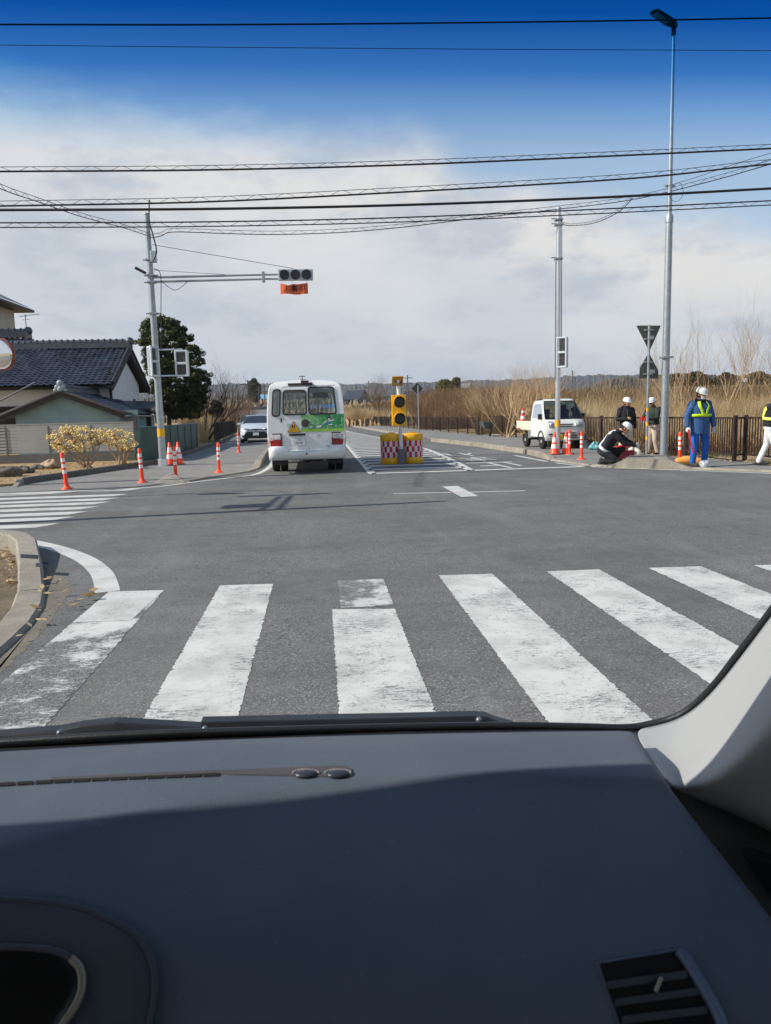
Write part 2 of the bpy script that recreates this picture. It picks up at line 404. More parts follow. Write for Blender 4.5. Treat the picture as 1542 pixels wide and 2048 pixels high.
hill('hills', [(-400, 812), (300, 808), (500, 800), (690, 798), (760, 802), (880, 796), (960, 790), (1100, 795), (1300, 790), (1500, 785), (2000, 790)], 400, 160, RISE, -1, amp=.6, tree=.35)
hill('hills', [(-700, 810), (200, 800), (470, 790), (540, 788), (700, 792), (900, 794), (1100, 784), (1180, 775), (1230, 757), (1290, 752), (1370, 747), (1450, 752), (1540, 748), (1640, 744), (2200, 752)], 760, 160, HILL2, amp=2.5, tree=.7)

# lighter asphalt paths beside the road
lane = [G(518, 936.5), G(541, 901), G(547, 889), G(567, 861), G(600, 840.5), G(560, 838), G(500, 850), G(478, 866), G(452, 884), G(395, 904), G(328, 927), G(250, 940), G(150, 955), G(42, 971), G(0, 976), (-40, 17.3), (-40, 16.5), G(0, 987), G(120, 982), G(270, 975), G(330, 968), G(402, 958), G(480, 947)]
flat('side_path', lane, .02, ASPH2, thick=.03)
rp = [G(1103, 915), G(1060, 906), G(960, 890), G(870, 879), G(760, 859), G(690, 848), G(670, 840), G(700, 840), G(742, 848), G(800, 855), G(958, 869.5), G(1040, 872), G(1152, 893), G(1240, 902), G(1320, 905), G(1468, 922), G(1542, 931), G(1700, 945), far_r + d_r * 6, far_r, G(1440, 939.5), G(1260, 934), G(1180, 929)]
flat('pavement', rp, .03, ASPH2, thick=.04)
nl = [(-70, 10.35), G(-150, 1087), G(0, 1087), G(50, 1100), G(62, 1187), G(50, 1215), G(0, 1262), G(-60, 1330), G(-330, 1500), (-40, 0)]
flat('pavement', nl, .012, ground_mat('corner_soil', c(118, 104, 84), c(70, 60, 48), c(160, 146, 122), .8, .7, False, .8), thick=.02)
# verges and gardens
flat('garden_soil', [(-45, 17.3), G(0, 974), G(42, 969), G(150, 953), G(250, 938), G(328, 925), G(300, 905), G(0, 905), (-45, 27)], .05, SOIL, thick=.06)
flat('verge', [G(395, 903), G(452, 883), G(478, 866), G(500, 849), G(470, 849), G(425, 872), G(370, 898)], .03, DUST, thick=.04)
flat('verge', [G(1152, 893.5), G(1240, 902.5), G(1320, 905.5), G(1468, 923), G(1542, 932), G(1700, 946), G(1720, 925), G(1542, 905), G(1300, 890), G(1150, 884), G(1040, 866), G(975, 864), G(962, 869), G(1040, 873)], .05, DUST, thick=.06)

hill('hills', [(600, 829), (670, 824), (700, 812), (760, 806), (820, 799), (880, 786), (960, 782), (1040, 786), (1120, 790), (1200, 784), (1350, 775), (1542, 770), (1900, 766)], 118, 34, SCRUBM, -.5, amp=.25, tree=.16)
# kerbs
KM = CONC
def kerb(name, px, hs, w0=.2, mt=None, blocks=0, gap=0):
    path = [G(*p) for p in px]; mb = MB()
    if blocks:                                     # separate kerb stones laid end to end
        acc = 0; P_ = dens(path, blocks)
        hl = hs if not isinstance(hs, (list, tuple)) else hs[0]
        for i in range(len(P_) - 1):
            a, b = P_[i], P_[i + 1]; d = (b - a); L = d.length; d.normalize()
            h0 = hl * (1 + .05 * random.uniform(-1, 1))
            if i == len(P_) - 2 and gap: sweep(mb, [b - d * (L - .01), b - d * .02], [.02, h0], w0, 0)
            else: sweep(mb, [a + d * .012, b - d * .012], h0, w0, 0)
    else: sweep(mb, path, hs, w0)
    o = mb.build(name, mt or KM); o['kind'] = 'structure'; return o
kerb('kerb', [(690, 850.5), (760, 863), (836, 876.5)], .16, .24, blocks=.9)
kerb('kerb', [(866, 883), (960, 893.5), (1059, 908), (1092, 916)], .17, .24, blocks=.75)
kerb('kerb', [(1092, 916.5), (1106, 920)], [.17, .03], .24)
kerb('kerb', [(1110, 921), (1180, 931), (1230, 934)], .045, .3)
kerb('kerb', [(1390, 938), (1440, 940), (1542, 944), (1800, 958)], .045, .3)
kerb('kerb', [(552, 884), (545, 893), (528, 914), (519, 929)], .15, .22)
kerb('kerb', [(519, 929), (512, 938), (490, 945)], [.15, .05, .04], .24)
kerb('kerb', [(490, 945), (402, 958.5), (372, 964)], .04, .2)
kerb('kerb', [(42, 970), (150, 954), (250, 939), (320, 928), (380, 908), (441, 888), (466, 872)], .17, .14, CONCD)
kerb('kerb', [(30, 976), (42, 970)], [.03, .17], .14, CONC)
# near left corner stone and dished channel
kp = [(-170, 1093), (-60, 1093), (0, 1094), (38, 1100), (55, 1112), (61, 1140), (62, 1187)]
kerb('kerb', kp, [.2, .2, .2, .2, .19, .12, .035], .24)
kerb('kerb', [(62, 1188), (54, 1218), (28, 1254), (-20, 1298), (-110, 1370)], .035, .26)
mk = [G(41, 1107, .2), G(78, 1109, .195)]; mb = MB(); mb.add([G(41, 1108, .203), G(77, 1110, .2), G(77, 1118, .185), G(41, 1116, .188)], [(0, 1, 2, 3)]); o = mb.build('kerb_marker', mat('marker_black', c(24, 26, 30), .5)); o['kind'] = 'structure'
# ramp stones at the two corners
def ramp_stone(name, pts, top, h, mt):
    base = [G(*p) for p in pts]; mb = MB(); n = len(base)
    V = [Vector((p.x, p.y, .0)) for p in base] + [Vector((p.x, p.y, h)) for p in [G(*q) for q in top]]
    k = len(top); F = [tuple(range(n, n + k))]
    for i in range(n): F.append((i, (i + 1) % n, n + (i + 1) % n, n + i))
    mb.add(V, F); o = mb.build(name, mt); o['kind'] = 'structure'; return o
ramp_stone('kerb_ramp', [(300, 970.5), (374, 966.5), (352, 955), (318, 958)], [(344, 960), (352, 960), (350, 957), (342, 957)], .13, CONC)
h_ = .23; fr_ = [(1212, 935.5, 0), (1252, 936.6, h_), (1335, 938.4, h_), (1392, 939.6, 0)]; bk_ = [(1238, 924, 0), (1264, 925, h_), (1330, 927, h_), (1376, 928, 0)]
gv = lambda p, z=None: V0(G(p[0], p[1]), p[2] if z is None else z); V0 = lambda p, z: Vector((p.x, p.y, z))
mb = MB(); mb.add([gv(fr_[0]), gv(fr_[1], 0), gv(fr_[2], 0), gv(fr_[3]), gv(fr_[2]), gv(fr_[1])], [(0, 1, 5), (1, 2, 4, 5), (2, 3, 4)]); mb.add([gv(bk_[0]), gv(bk_[1], 0), gv(bk_[2], 0), gv(bk_[3]), gv(bk_[2]), gv(bk_[1])], [(5, 1, 0), (5, 4, 2, 1), (4, 3, 2)])
for k in range(3): mb.add([gv(fr_[k]), gv(fr_[k + 1]), gv(bk_[k + 1]), gv(bk_[k])], [(0, 1, 2, 3)])
o = mb.build('kerb_ramp', CONC); o['kind'] = 'structure'

# painted markings, each a sheet of real paint a few millimetres proud of the road
def stripe(mb, pts, jit=.006, step=.018, z=.004):
    """polygon with slightly ragged long edges"""
    out = []
    n = len(pts)
    for i in range(n):
        a = Vector(pts[i][:2]); b = Vector(pts[(i + 1) % n][:2]); k = max(1, int((b - a).length / step)); d = b - a
        q = Vector((-d.y, d.x)).normalized() if d.length > 0 else Vector((0, 0))
        for j in range(k):
            p = a.lerp(b, j / k)
            if j: p += q * (random.gauss(0, jit * .35) + (random.uniform(-2, .3) * jit if random.random() < .10 else 0))
            out.append(Vector((p.x, p.y, z)))
    mb.add(out, [tuple(range(len(out)))])
def marking(name, polys, m, z=.0025, step=.018, jit=.006):
    mb = MB()
    for p in polys: stripe(mb, p, jit, step, z)
    o = mb.build(name, m); o['kind'] = 'structure'
    bm = bmesh.new(); bm.from_mesh(o.data)
    bmesh.ops.triangulate(bm, faces=bm.faces)
    for f in bm.faces:
        if f.normal.z < 0: f.normal_flip()
    bm.to_mesh(o.data); bm.free(); return o
zb = [((218, 1184), (329, 1181)), ((440, 1171), (547, 1168)), ((675, 1160), (767, 1158)), ((877, 1151), (985, 1148)), ((1093, 1143), (1198, 1139)), ((1297, 1136), (1402, 1133)), ((1508, 1131), (1612, 1128)), ((1735, 1126), (1840, 1124))]
for i, (a, b) in enumerate(zb):
    A, B = G(*a), G(*b); w0 = B.x - A.x
    if i == 2:
        C_, D_ = G(664, 1219), G(790, 1218)
        marking('zebra_stripe', [[A, B, (B.x, C_.y + .03), (A.x, C_.y + .03)]], PAINT_OLD)
        A, B = C_, D_
    nearx = (A.x, B.x)
    marking('zebra_stripe', [[A, B, (nearx[1], 2.45), (nearx[0], 2.45)]], PAINT_OLD if i == 0 else PAINT, jit=.009)
    if i == 0: marking('zebra_stripe', [[A, B, (G(262, 1241).x + .0, G(262, 1241).y), (A.x, G(262, 1241).y)]], PAINT_FAR, .0045)
marking('gutter_dirt', [[G(92, 1190), G(100, 1160), G(88, 1122), G(112, 1138), G(150, 1176), G(118, 1215), G(88, 1262), G(40, 1310), G(-10, 1360), G(-60, 1400), G(10, 1300), G(62, 1250), G(84, 1212)]], DIRT, .0015, .03, .02)
# crossing over the left arm
for a, b in [((270, 979), 0), ((240, 990), 0), ((222, 998), 0), ((203, 1006), 0), ((180, 1015.5), 0), ((155, 1026), 0), ((127, 1037), 0), ((95, 1051), 0)]:
    p = G(*a); marking('zebra_stripe', [[(p.x + .12, p.y + .19), (p.x - .1, p.y - .19), (-14, p.y - .19 - .1), (-14, p.y + .19 - .1)]], PAINT_FAR, step=.15)
def band(px, w, z=.004):
    """a painted line of width w along a traced path"""
    pts = smooth_path([Vector(G(*p)[:2]) for p in px], 6); L = []; Rr = []
    for i, p in enumerate(pts):
        d = (pts[min(i + 1, len(pts) - 1)] - pts[max(i - 1, 0)]).normalized(); q = Vector((-d.y, d.x)); L.append(p + q * w / 2); Rr.append(p - q * w / 2)
    return L + Rr[::-1]
marking('corner_line', [band([(-120, 1077), (-30, 1077), (33, 1080), (84, 1089), (133, 1103), (174, 1121), (202, 1145), (212, 1168), (215, 1184)], .21)], PAINT_FAR, step=.3, jit=.004)
HL = [(745, 947.5), (718, 917), (693, 888), (672, 862)]
HR = [(942, 941.5), (905, 921), (848, 897), (780, 880), (720, 868), (684, 860)]
marking('edge_line', [band(HL, .2)], PAINT_FAR, step=.4, jit=.005)
marking('edge_line', [band(HR, .2)], PAINT_FAR, step=.4, jit=.005)
marking('stop_line', [band([(744, 946.8), (842, 944), (942, 940.8)], .28)], PAINT_FAR, step=.4)
marking('stop_line', [band([(944, 940.8), (1040, 937.5), (1190, 932.5)], .3)], PAINT_FAR, step=.4)
hl = [G(*p) for p in HL]; hr = [G(*p) for p in HR]
def xat(pl, y):
    for a, b in zip(pl[:-1], pl[1:]):
        if min(a.y, b.y) <= y <= max(a.y, b.y): return a.x + (b.x - a.x) * (y - a.y) / (b.y - a.y)
    return None
hp = []; y = hl[0].y + 1.2
while y < 66:
    a, b = xat(hl, y), xat(hr, y)
    if a is not None and b is not None and b > a + .3: hp.append([(a, y), (b, y - .12), (b, y + .33), (a, y + .45)])
    y += 1.32
for h_ in hp: marking('hatching_stripe', [h_], PAINT_FAR, step=.5)
marking('edge_line', [band([(-60, 992), (60, 989), (300, 974.5), (380, 965), (470, 954.5), (512, 948.5), (538, 935), (548, 920)], .14)], PAINT_FAR, step=.5, jit=.004)
marking('edge_line', [band([(1030, 911), (1062, 917), (1093, 923)], .14)], PAINT_FAR, step=.5)
marking('edge_line', [band([(1111, 925.5), (1179, 933.5), (1280, 937.5), (1440, 943), (1560, 948), (1800, 962)], .14)], PAINT_FAR, step=.5)
marking('centre_mark', [[G(884.5, 974), G(915, 972.5), G(957, 993), G(923, 995)]], PAINT_FAR, .0085, step=.3)
marking('centre_mark', [band([(786, 987.3), (902, 985)], .09)], PAINT_FAR, step=.3)
marking('centre_mark', [band([(936, 984.7), (1050, 981.5)], .09)], PAINT_FAR, step=.3)
marking('centre_mark', [band([(903, 985), (936, 984.5)], .03)], mat('red_chalk', c(216, 130, 130), .8), .0125, step=.3)
# stop lettering painted for drivers who come the other way
for ch, (bx, by), (tx, ty), wd in (('止', (1005, 935), (985, 923), 1.45), ('ま', (960, 921.5), (950, 914), 1.25), ('れ', (925, 912.5), (905, 905.5), 1.35)):
    a, b = G(bx, by), G(tx, ty); d = (b - a); L = d.length; d = Vector((-.06, 1, 0)).normalized(); q = Vector((1, .04, 0)); mid = (a + b) / 2
    mb = MB().text(ch, 1.0, lambda x, y, mid=mid, q=q, d=d, L=L, wd=wd: Vector((mid.x, mid.y, .004)) - q * x * wd * 1.05 - d * y * L * 1.1)
    o = mb.build('road_lettering', PAINT_FAR); o['kind'] = 'structure'
    bm = bmesh.new(); bm.from_mesh(o.data)
    for f in bm.faces:
        if f.normal.z < 0: f.normal_flip()
    bm.to_mesh(o.data); bm.free()

# ================================================================== STREET FURNITURE
GREY = mat('grey_paint', c(196, 204, 208), .4, .1, .06, 6)
LENS = mat('dark_lens', c(20, 20, 24), .25, 0, .2, 9)
SIGBACK = mat('signal_housing', c(172, 182, 188), .4, .1, .06, 5)
def zof(px, py, base):            # height of the thing seen at this pixel on the vertical through base
    return P(px, py, base.y).z
def pole(mb, b, top, r0, r1, n=16, m=0, sm=True):
    mb.tube([b, b.lerp(top, .5), top], [r0, (r0 + r1) / 2, r1], n, m, True, sm)

def pedestrian_signal(par, ctr, rz, h=.78, wd=.36):
    """two-lamp walker signal: box, hood frame, two square lenses"""
    M = Matrix.Rotation(rz, 3, 'Z'); L = lambda x, y, z: Vector(ctr) + M @ Vector((x, y, z))
    b = MB().box(ctr, (wd, .14, h), 0, rz); hd = b.build('pedestrian_signal', SIGBACK, par, bevel=.04)
    f = MB()
    for sx, sz, w, t in ((0, h / 2 - .025, wd, .05), (0, -h / 2 + .025, wd, .05), (0, 0, wd - .1, .07)): f.box(L(sx, -.10, sz), (w, .07, t), 0, rz)
    for sx in (-1, 1): f.box(L(sx * (wd / 2 - .025), -.10, 0), (.05, .07, h - .1), 0, rz)
    f.build('hood', GREY, hd, bevel=.008)
    for k, s in enumerate((1, -1)):
        l = MB().box(L(0, -.075, s * h * .23), (wd - .11, .02, h * .38), 0, rz); l.build('lens', mat('signal_glass', c(58, 56, 56), .3, 0, .4, 20), hd, bevel=.004)
    return hd

# ---- left signal pole
b = G(327, 932, .02); top = P(297, 430, b.y)
b.x = P(326, 925, b.y).x; dirv = Vector((0, 0, 1))
topz = top.z; top = Vector((b.x - .02, b.y, topz))
lp = thing('traffic_signal_pole', 'tall galvanised pole at the far corner carrying a long arm with three dark signal lamps', 'signal pole', b)
mb = MB(); pole(mb, b, top, .115, .08)
mb.lathe([(.09, 0), (.095, .02), (.05, .06)], top, 16); mb.build('pole', STEEL, lp)
MB().lathe([(.118, 0), (.118, .24)], (b.x, b.y, zof(326, 873, b)), 20).build('band', YELLOW, lp)
MB().lathe([(.16, 0), (.15, .22)], b, 16).build('base_collar', STEELB, lp)
za = zof(320, 553, b)
for s in (0, 1):
    z0 = za - .0 - s * .13
    MB().tube([Vector((b.x, b.y - .02, z0 - .03)), Vector((P(530, 551, b.y).x, b.y - .02, z0 + .02)), Vector((P(560, 551, b.y).x, b.y - .02, z0 + .02))], [.034, .03, .03], 10).build('arm', STEEL, lp)
cl = MB()
for zz in (za + .03, za - .17, zof(316, 627, b), zof(300, 520, b)): cl.box((b.x, b.y, zz), (.25, .25, .05)); cl.box((b.x - .16, b.y, zz), (.12, .04, .04)); cl.box((b.x + .16, b.y, zz), (.12, .04, .04))
ax = P(527, 553, b.y).x; cl.box((ax, b.y - .02, za - .05), (.09, .09, .32)); cl.split('clamp', STEEL, lp, .008)
MB().box((b.x - .28, b.y - .12, za + .16), (.34, .1, .08), 0, 0, 0, .5).build('camera', BLACK, lp, bevel=.01)
MB().box((b.x + .13, b.y - .1, zof(307, 515, b)), (.17, .14, .34)).build('junction_box', SIGBACK, lp, bevel=.02)
cbl = MB().tube(smooth_path([(b.x + .12, b.y - .14, za + 2.2), (b.x + .08, b.y - .16, za + 1.6), (b.x + .16, b.y - .17, za + 1.2), (b.x + .24, b.y - .17, za + .7), (b.x + .1, b.y - .16, za + .4)]), .02, 6)
cbl.tube(smooth_path([(b.x + .12, b.y - .15, za + .2), (b.x + .3, b.y - .1, za + .05), (b.x + .26, b.y - .12, za - .9), (b.x + .18, b.y - .12, za - 2.2)]), .012, 5)
cbl.tube(smooth_path([(b.x + .3, b.y - .1, za - .15), (b.x + .7, b.y - .08, za - .42), (b.x + 1.1, b.y - .06, za - .16)]), .009, 5)
cbl.split('cable', CABLE, lp)
# signal head
xl, xr = P(556, 550, b.y).x, P(626, 550, b.y).x; zt, zb_ = zof(590, 539, b), zof(590, 562, b)
hc = Vector(((xl + xr) / 2, b.y - .05, (zt + zb_) / 2)); hw, hh = xr - xl, zt - zb_
head = MB().box(hc, (hw, .1, hh)).build('signal_head', SIGBACK, lp, bevel=.03)
for k in (-1, 0, 1):
    cx_ = hc.x + k * hw * .315
    MB().lathe([(.138, -.02), (.138, .02), (.12, .03), (.08, .035)], (cx_, hc.y - .06, hc.z), 28, 0, 'Y').build('lens', LENS, head)
    v = MB().tube([(cx_, hc.y - .04, hc.z), (cx_, hc.y - .1, hc.z)], .148, 28, 0, False); v.build('visor', BLACK, head)
stay = MB().tube([(b.x + .1, b.y - .05, zof(310, 490, b)), (hc.x - .05, b.y - .05, zt + .02)], .008, 5)
stay.tube([(b.x + .1, b.y - .05, zof(312, 541, b)), (P(450, 550, b.y).x, b.y - .05, za + .03)], .006, 5); stay.split('stay_wire', CABLE, lp)
# walker signals on brackets
p1 = P(365, 727, b.y - .05); hd1 = pedestrian_signal(lp, p1, R(-8), .8, .4)
p2 = P(305, 723, b.y - .1); hd2 = pedestrian_signal(lp, p2, R(55), .92, .34)
br = MB()
for yy in (699, 751):
    zz = P(365, yy, b.y).z
    br.tube(smooth_path([(b.x, b.y - .05, zz), (p1.x - .1, b.y - .05, zz), (p1.x, b.y - .05, zz), (p1.x, b.y - .05, zz - (.06 if yy == 699 else -.08))], 3), .028, 8)
    br.tube([(b.x, b.y, zz), (p2.x, b.y - .1, zz)], .028, 8)
br.split('bracket', STEELB, lp)

# orange works banner hung under the head, creased at the second tie
bz0, bz1 = zof(590, 568, b), zof(590, 589, b); x0, x1 = P(561, 578, b.y).x, P(616, 578, b.y).x; bh = bz0 - bz1
def ban(uu, vv):
    dip = max(0, 1 - abs(uu - .27) / .2); zt_ = bz0 - dip * bh * .26 * vv - (1 - vv) * 0
    return Vector((x0 + (x1 - x0) * uu, b.y - .06 - .05 * math.sin(uu * 9) - dip * .08 * vv, bz1 + (zt_ - bz1) * vv + .012 * math.sin(uu * 7)))
rows = [[ban(i / 24, j / 8) for i in range(25)] for j in range(9)]
ORG = mat('orange_sheet', c(212, 92, 44), .6, 0, .12, 3)
bn = thing('works_banner', 'orange cloth banner with black characters hanging creased under the overhead signal', 'banner', (x0, b.y, bz1))
MB().grid(rows).grid([[v + Vector((0, .004, 0)) for v in r] for r in rows]).build('sheet', ORG, bn)
tx = MB().text('工事中', 1.0, lambda x, y: ban(.5 + x * .28, .5 + y * .72) + Vector((0, -.006, 0)), 0); tx.build('lettering', mat('sign_black', c(24, 20, 22), .6, 0), bn)
ti = MB()
for u_ in (.03, .44, .97):
    q = ban(u_, 1); ti.tube([q, (q.x, hc.y, zb_ + .01)], .008, 5)
ti.split('tie', STEELB, bn)

# ---- right signal pole
b2 = G(1117, 907, .03); b2.x = P(1115, 880, b2.y).x; t2 = Vector((b2.x, b2.y, P(1110, 418, b2.y).z))
rpole = thing('traffic_signal_pole', 'slim galvanised pole behind the orange cones with one walker signal and a yellow band', 'signal pole', b2)
mb = MB(); pole(mb, b2, t2, .09, .07); mb.lathe([(.075, 0), (.08, .03), (.04, .07)], t2, 16); mb.build('pole', STEELB, rpole)
MB().lathe([(.093, 0), (.093, .21)], (b2.x, b2.y, zof(1115, 853, b2)), 20).build('band', YELLOW, rpole)
p3 = P(1125, 705, b2.y - .05); hd3 = pedestrian_signal(rpole, p3, R(-38), .98, .36)
br = MB()
for yy in (676, 734):
    zz = P(1125, yy, b2.y).z; br.tube(smooth_path([(b2.x, b2.y - .05, zz - .03), (p3.x + .02, b2.y - .08, zz + .02), (p3.x + .02, b2.y - .06, zz + (-.06 if yy == 676 else .06))], 3), .026, 8)
br.split('bracket', STEELB, rpole)
cb = MB()
for zz in (zof(1112, 450, b2), zof(1112, 518, b2), zof(1112, 440, b2)): cb.box((b2.x, b2.y, zz), (.24, .22, .05)); cb.box((b2.x - .06, b2.y, zz + .04), (.36, .03, .03))
cb.split('clamp', STEEL, rpole, .006)
MB().tube([(b2.x + .09, b2.y - .04, t2.z - .2), (b2.x + .1, b2.y - .05, P(1118, 690, b2.y).z)], .012, 5).tube([(b2.x - .1, b2.y - .04, t2.z - 1.6), (b2.x - .11, b2.y - .05, P(1107, 760, b2.y).z)], .01, 5).split('cable', CABLE, rpole)

# ---- street lamp
b3 = G(1327, 918, .03); b3.x = P(1328, 880, b3.y).x
z3 = P(1338, 62, b3.y).z; zm = P(1333, 437, b3.y).z
sl = thing('street_lamp', 'very tall grey street lamp with one flat lamp head leaning over the road', 'street lamp', b3)
mb = MB().tube([b3, (b3.x, b3.y, zm - .05)], [.108, .09], 18); mb.tube([(b3.x, b3.y, zm - .05), (b3.x, b3.y, z3)], [.064, .04], 14); mb.build('pole', STEEL, sl)
MB().lathe([(.1, -.12), (.105, .05), (.07, .12)], (b3.x, b3.y, zm), 16).box((b3.x, b3.y, P(1333, 372, b3.y).z), (.28, .05, .05)).box((b3.x, b3.y - .02, P(1330, 715, b3.y).z), (.28, .3, .05)).split('clamp', STEEL, sl)
Mh = Euler((R(12), R(22), R(14))).to_matrix(); hc3 = Vector((b3.x - .31, b3.y - .15, z3 + .2))
hd = MB(); prof = [(-.42, .1, .02), (-.38, .2, .05), (-.1, .23, .075), (.2, .2, .1), (.34, .1, .1), (.38, .05, .05)]
rows = []
for x_, w_, h_ in prof:
    rows.append([hc3 + Mh @ Vector((x_, w_ * math.cos(a), h_ * math.sin(a) * (1 if math.sin(a) > 0 else .35))) for a in [2 * math.pi * k / 16 for k in range(16)]])
hd.grid(rows, 0, True, None, True); hd.F.append(list(range(16))); hd.M.append(0); hd.S.append(False); hd.F.append([80 + k for k in range(16)][::-1]); hd.M.append(0); hd.S.append(False)
hh_ = hd.build('lamp_head', mat('lamp_housing', c(70, 72, 74), .5, .4, .1, 6), sl)
MB().box(hc3 + Mh @ Vector((-.12, 0, -.035)), (.4, .26, .02), 0, R(14), R(12), R(22)).build('lamp_lens', mat('lamp_glass', c(150, 152, 140), .3, 0, .1, 5), hh_)
MB().tube([(b3.x, b3.y, z3 - .1), (b3.x, b3.y, z3 + .12)], .06, 12).build('neck', mat('lamp_housing', c(70, 72, 74)), sl)

# ---- two-sign post seen from behind
b4 = G(1293, 918, .03); sp = thing('sign_post', 'thin post with two grey sign backs, a pointed-down triangle over a house shape', 'road sign', b4)
zt4 = P(1292, 652, b4.y).z
MB().tube([b4, (b4.x, b4.y, zt4)], .036, 12).lathe([(.045, 0), (.02, .03)], (b4.x, b4.y, zt4), 12).build('post', STEEL, sp)
for yy in (829, 858, 858 + 28):
    MB().lathe([(.0385, 0), (.0385, .1)], (b4.x, b4.y, zof(1292, yy - 6, b4)), 14).build('band', YELLOW, sp)
SB = mat('sign_back', c(92, 92, 88), .5, .35, .12, 5); SBK = mat('sign_bracket', c(170, 172, 170), .5, .4, .05)
def rounded(pts, r=.03, k=4):
    out = []; n = len(pts)
    for i in range(n):
        p0, p1, p2 = Vector(pts[i - 1]), Vector(pts[i]), Vector(pts[(i + 1) % n]); a = (p0 - p1).normalized() * r; d = (p2 - p1).normalized() * r
        for j in range(k + 1):
            t = j / k; out.append((p1 + a) * (1 - t) ** 2 + p1 * 2 * t * (1 - t) + (p1 + d) * t * t)
    return out
Yb = b4.y + .055
tri = rounded([P(1273, 651, Yb), P(1322, 651, Yb), P(1299, 703, Yb)], .04)
s1 = MB().prism(tri, (0, .012, 0)).build('sign_board', SB, sp); MB().prism([v + Vector((0, .0125, 0)) for v in tri], (0, .003, 0)).build('sign_face', RED, s1)
hs = rounded([P(1278, 757, Yb), P(1280, 735, Yb), P(1298, 705, Yb), P(1317, 742, Yb), P(1316, 757, Yb)], .03)
s2 = MB().prism(hs, (0, .012, 0)).build('sign_board', SB, sp); MB().prism([v + Vector((0, .0125, 0)) for v in hs], (0, .003, 0)).build('sign_face', mat('sign_blue', c(30, 70, 170), .4), s2)
for (xx, yy) in ((1303, 675), (1305, 743)):
    q = P(xx, yy, Yb - .004); MB().box(q, (.14, .004, .1)).build('sticker', mat('sticker', c(190, 192, 192), .5), s1 if yy < 700 else s2)
bk = MB()
for yy in (660, 678, 724, 748): q = P(1294, yy, b4.y); bk.box((b4.x, b4.y + .02, q.z), (.26, .05, .03)); bk.box((b4.x, b4.y - .035, q.z), (.09, .02, .04))
bk.split('bracket', SBK, sp, .004)

# ---- distant diamond sign seen from behind
b5 = G(838, 875, .03); ds = thing('sign_post', 'slender grey post with a small dark diamond sign back beyond the barrels', 'road sign', b5)
MB().tube([b5, (b5.x, b5.y, P(834, 771, b5.y).z)], .04, 8).build('post', STEEL, ds)
q = P(834.5, 777, b5.y + .06); a_ = .33
MB().prism([q + Vector((0, 0, a_)), q + Vector((a_, 0, 0)), q + Vector((0, 0, -a_)), q + Vector((-a_, 0, 0))], (0, .015, 0)).build('sign_board', mat('sign_back_dark', c(66, 62, 60), .6, .2), ds)

# ---- round convex mirror at the left edge
m0 = P(4, 709, 14.5); mp_ = thing('convex_mirror', 'round roadside convex mirror with an orange rim on a post', 'mirror', (m0.x - .55, m0.y, 0))
rad = (P(37, 709, 14.5) - m0).length; rotm = Matrix.Rotation(R(-22), 3, 'Z') @ Matrix.Rotation(R(4), 3, 'X')
prof = [(0.0001, -.075)] + [(rad * .95 * math.sin(R(a)) / math.sin(R(30)), -.075 + .45 * rad * (1 - math.cos(R(a)))) for a in range(4, 31, 3)]
MB().lathe(prof + [(rad * .95, .0), (.001, .01)], m0, 40, 0, 'Y', True, None, rotm).build('mirror_face', mat('mirror_silver', c(235, 236, 236), .03, 1, 0), mp_)
MB().lathe([(rad * .94, -.02), (rad * .96, -.035), (rad * .995, -.03), (rad * 1.0, .02), (rad * .8, .06), (.05, .09)], m0, 40, 0, 'Y', True, None, rotm).build('rim', mat('mirror_rim', c(150, 70, 46), .5), mp_)
MB().tube([(m0.x - .55, m0.y + .25, 0), (m0.x - .55, m0.y + .25, 3.9)], .045, 12).tube([(m0.x - .55, m0.y + .25, m0.z + .1), (m0.x, m0.y + .12, m0.z + .1)], .02, 8).build('post', mat('mirror_rim', c(0, 0, 0)), mp_)

# ---- flexible bollards
def bollard(loc, label, tilt=0, h=.8):
    t = thing('lane_bollard', label, 'bollard', loc, 'orange flexible bollards at the corners')
    lo = Vector(loc); ms = MB(); ms.lathe([(.125, 0), (.12, .02), (.07, .035), (.052, .08), (.046, .12)], lo, 20)
    ms.build('base', ORANGE, t)
    MB().lathe([(.044, .1), (.042, h - .02), (.034, h), (.0, h + .004)], lo, 18).build('post', ORANGE, t)
    for k in range(3): MB().lathe([(.0445, h - .2 - k * .13), (.0445, h - .12 - k * .13)], lo, 18).build('reflective_band', REFL, t)
    t.rotation_euler = (0, tilt, 0); return t
bl = [((134, 978), 'orange bollard standing nearest the pale crossing stripes and the garden', -.06), ((285, 965), 'orange bollard on the path in line with the end of the slat fence', -.03),
      ((352, 957), 'orange bollard rising behind the small grey ramp stone', 0), ((438, 945), 'orange bollard on the path just beyond the ramp stone, near its round patch', .02), ((478, 905), 'orange bollard closest to the white oncoming car', 0)]
pb = None
for (px, lab, tl) in bl:
    l = G(px[0], px[1], .02)
    if pb is None: pb = bollard(l, lab, tl)
    else: q = dup(pb, l, None, lab); q.rotation_euler = (0, tl, 0)
for px, lab in (((1139, 909), 'orange bollard pressed against the second cone beside the pole'), ((1163, 919), 'orange bollard alone between the cones and the crouching worker'), ((1359, 926), 'orange bollard by the bundle of orange bags at the guard')):
    dup(pb, G(px[0], px[1], .03), None, lab).rotation_euler = (0, 0, 0)

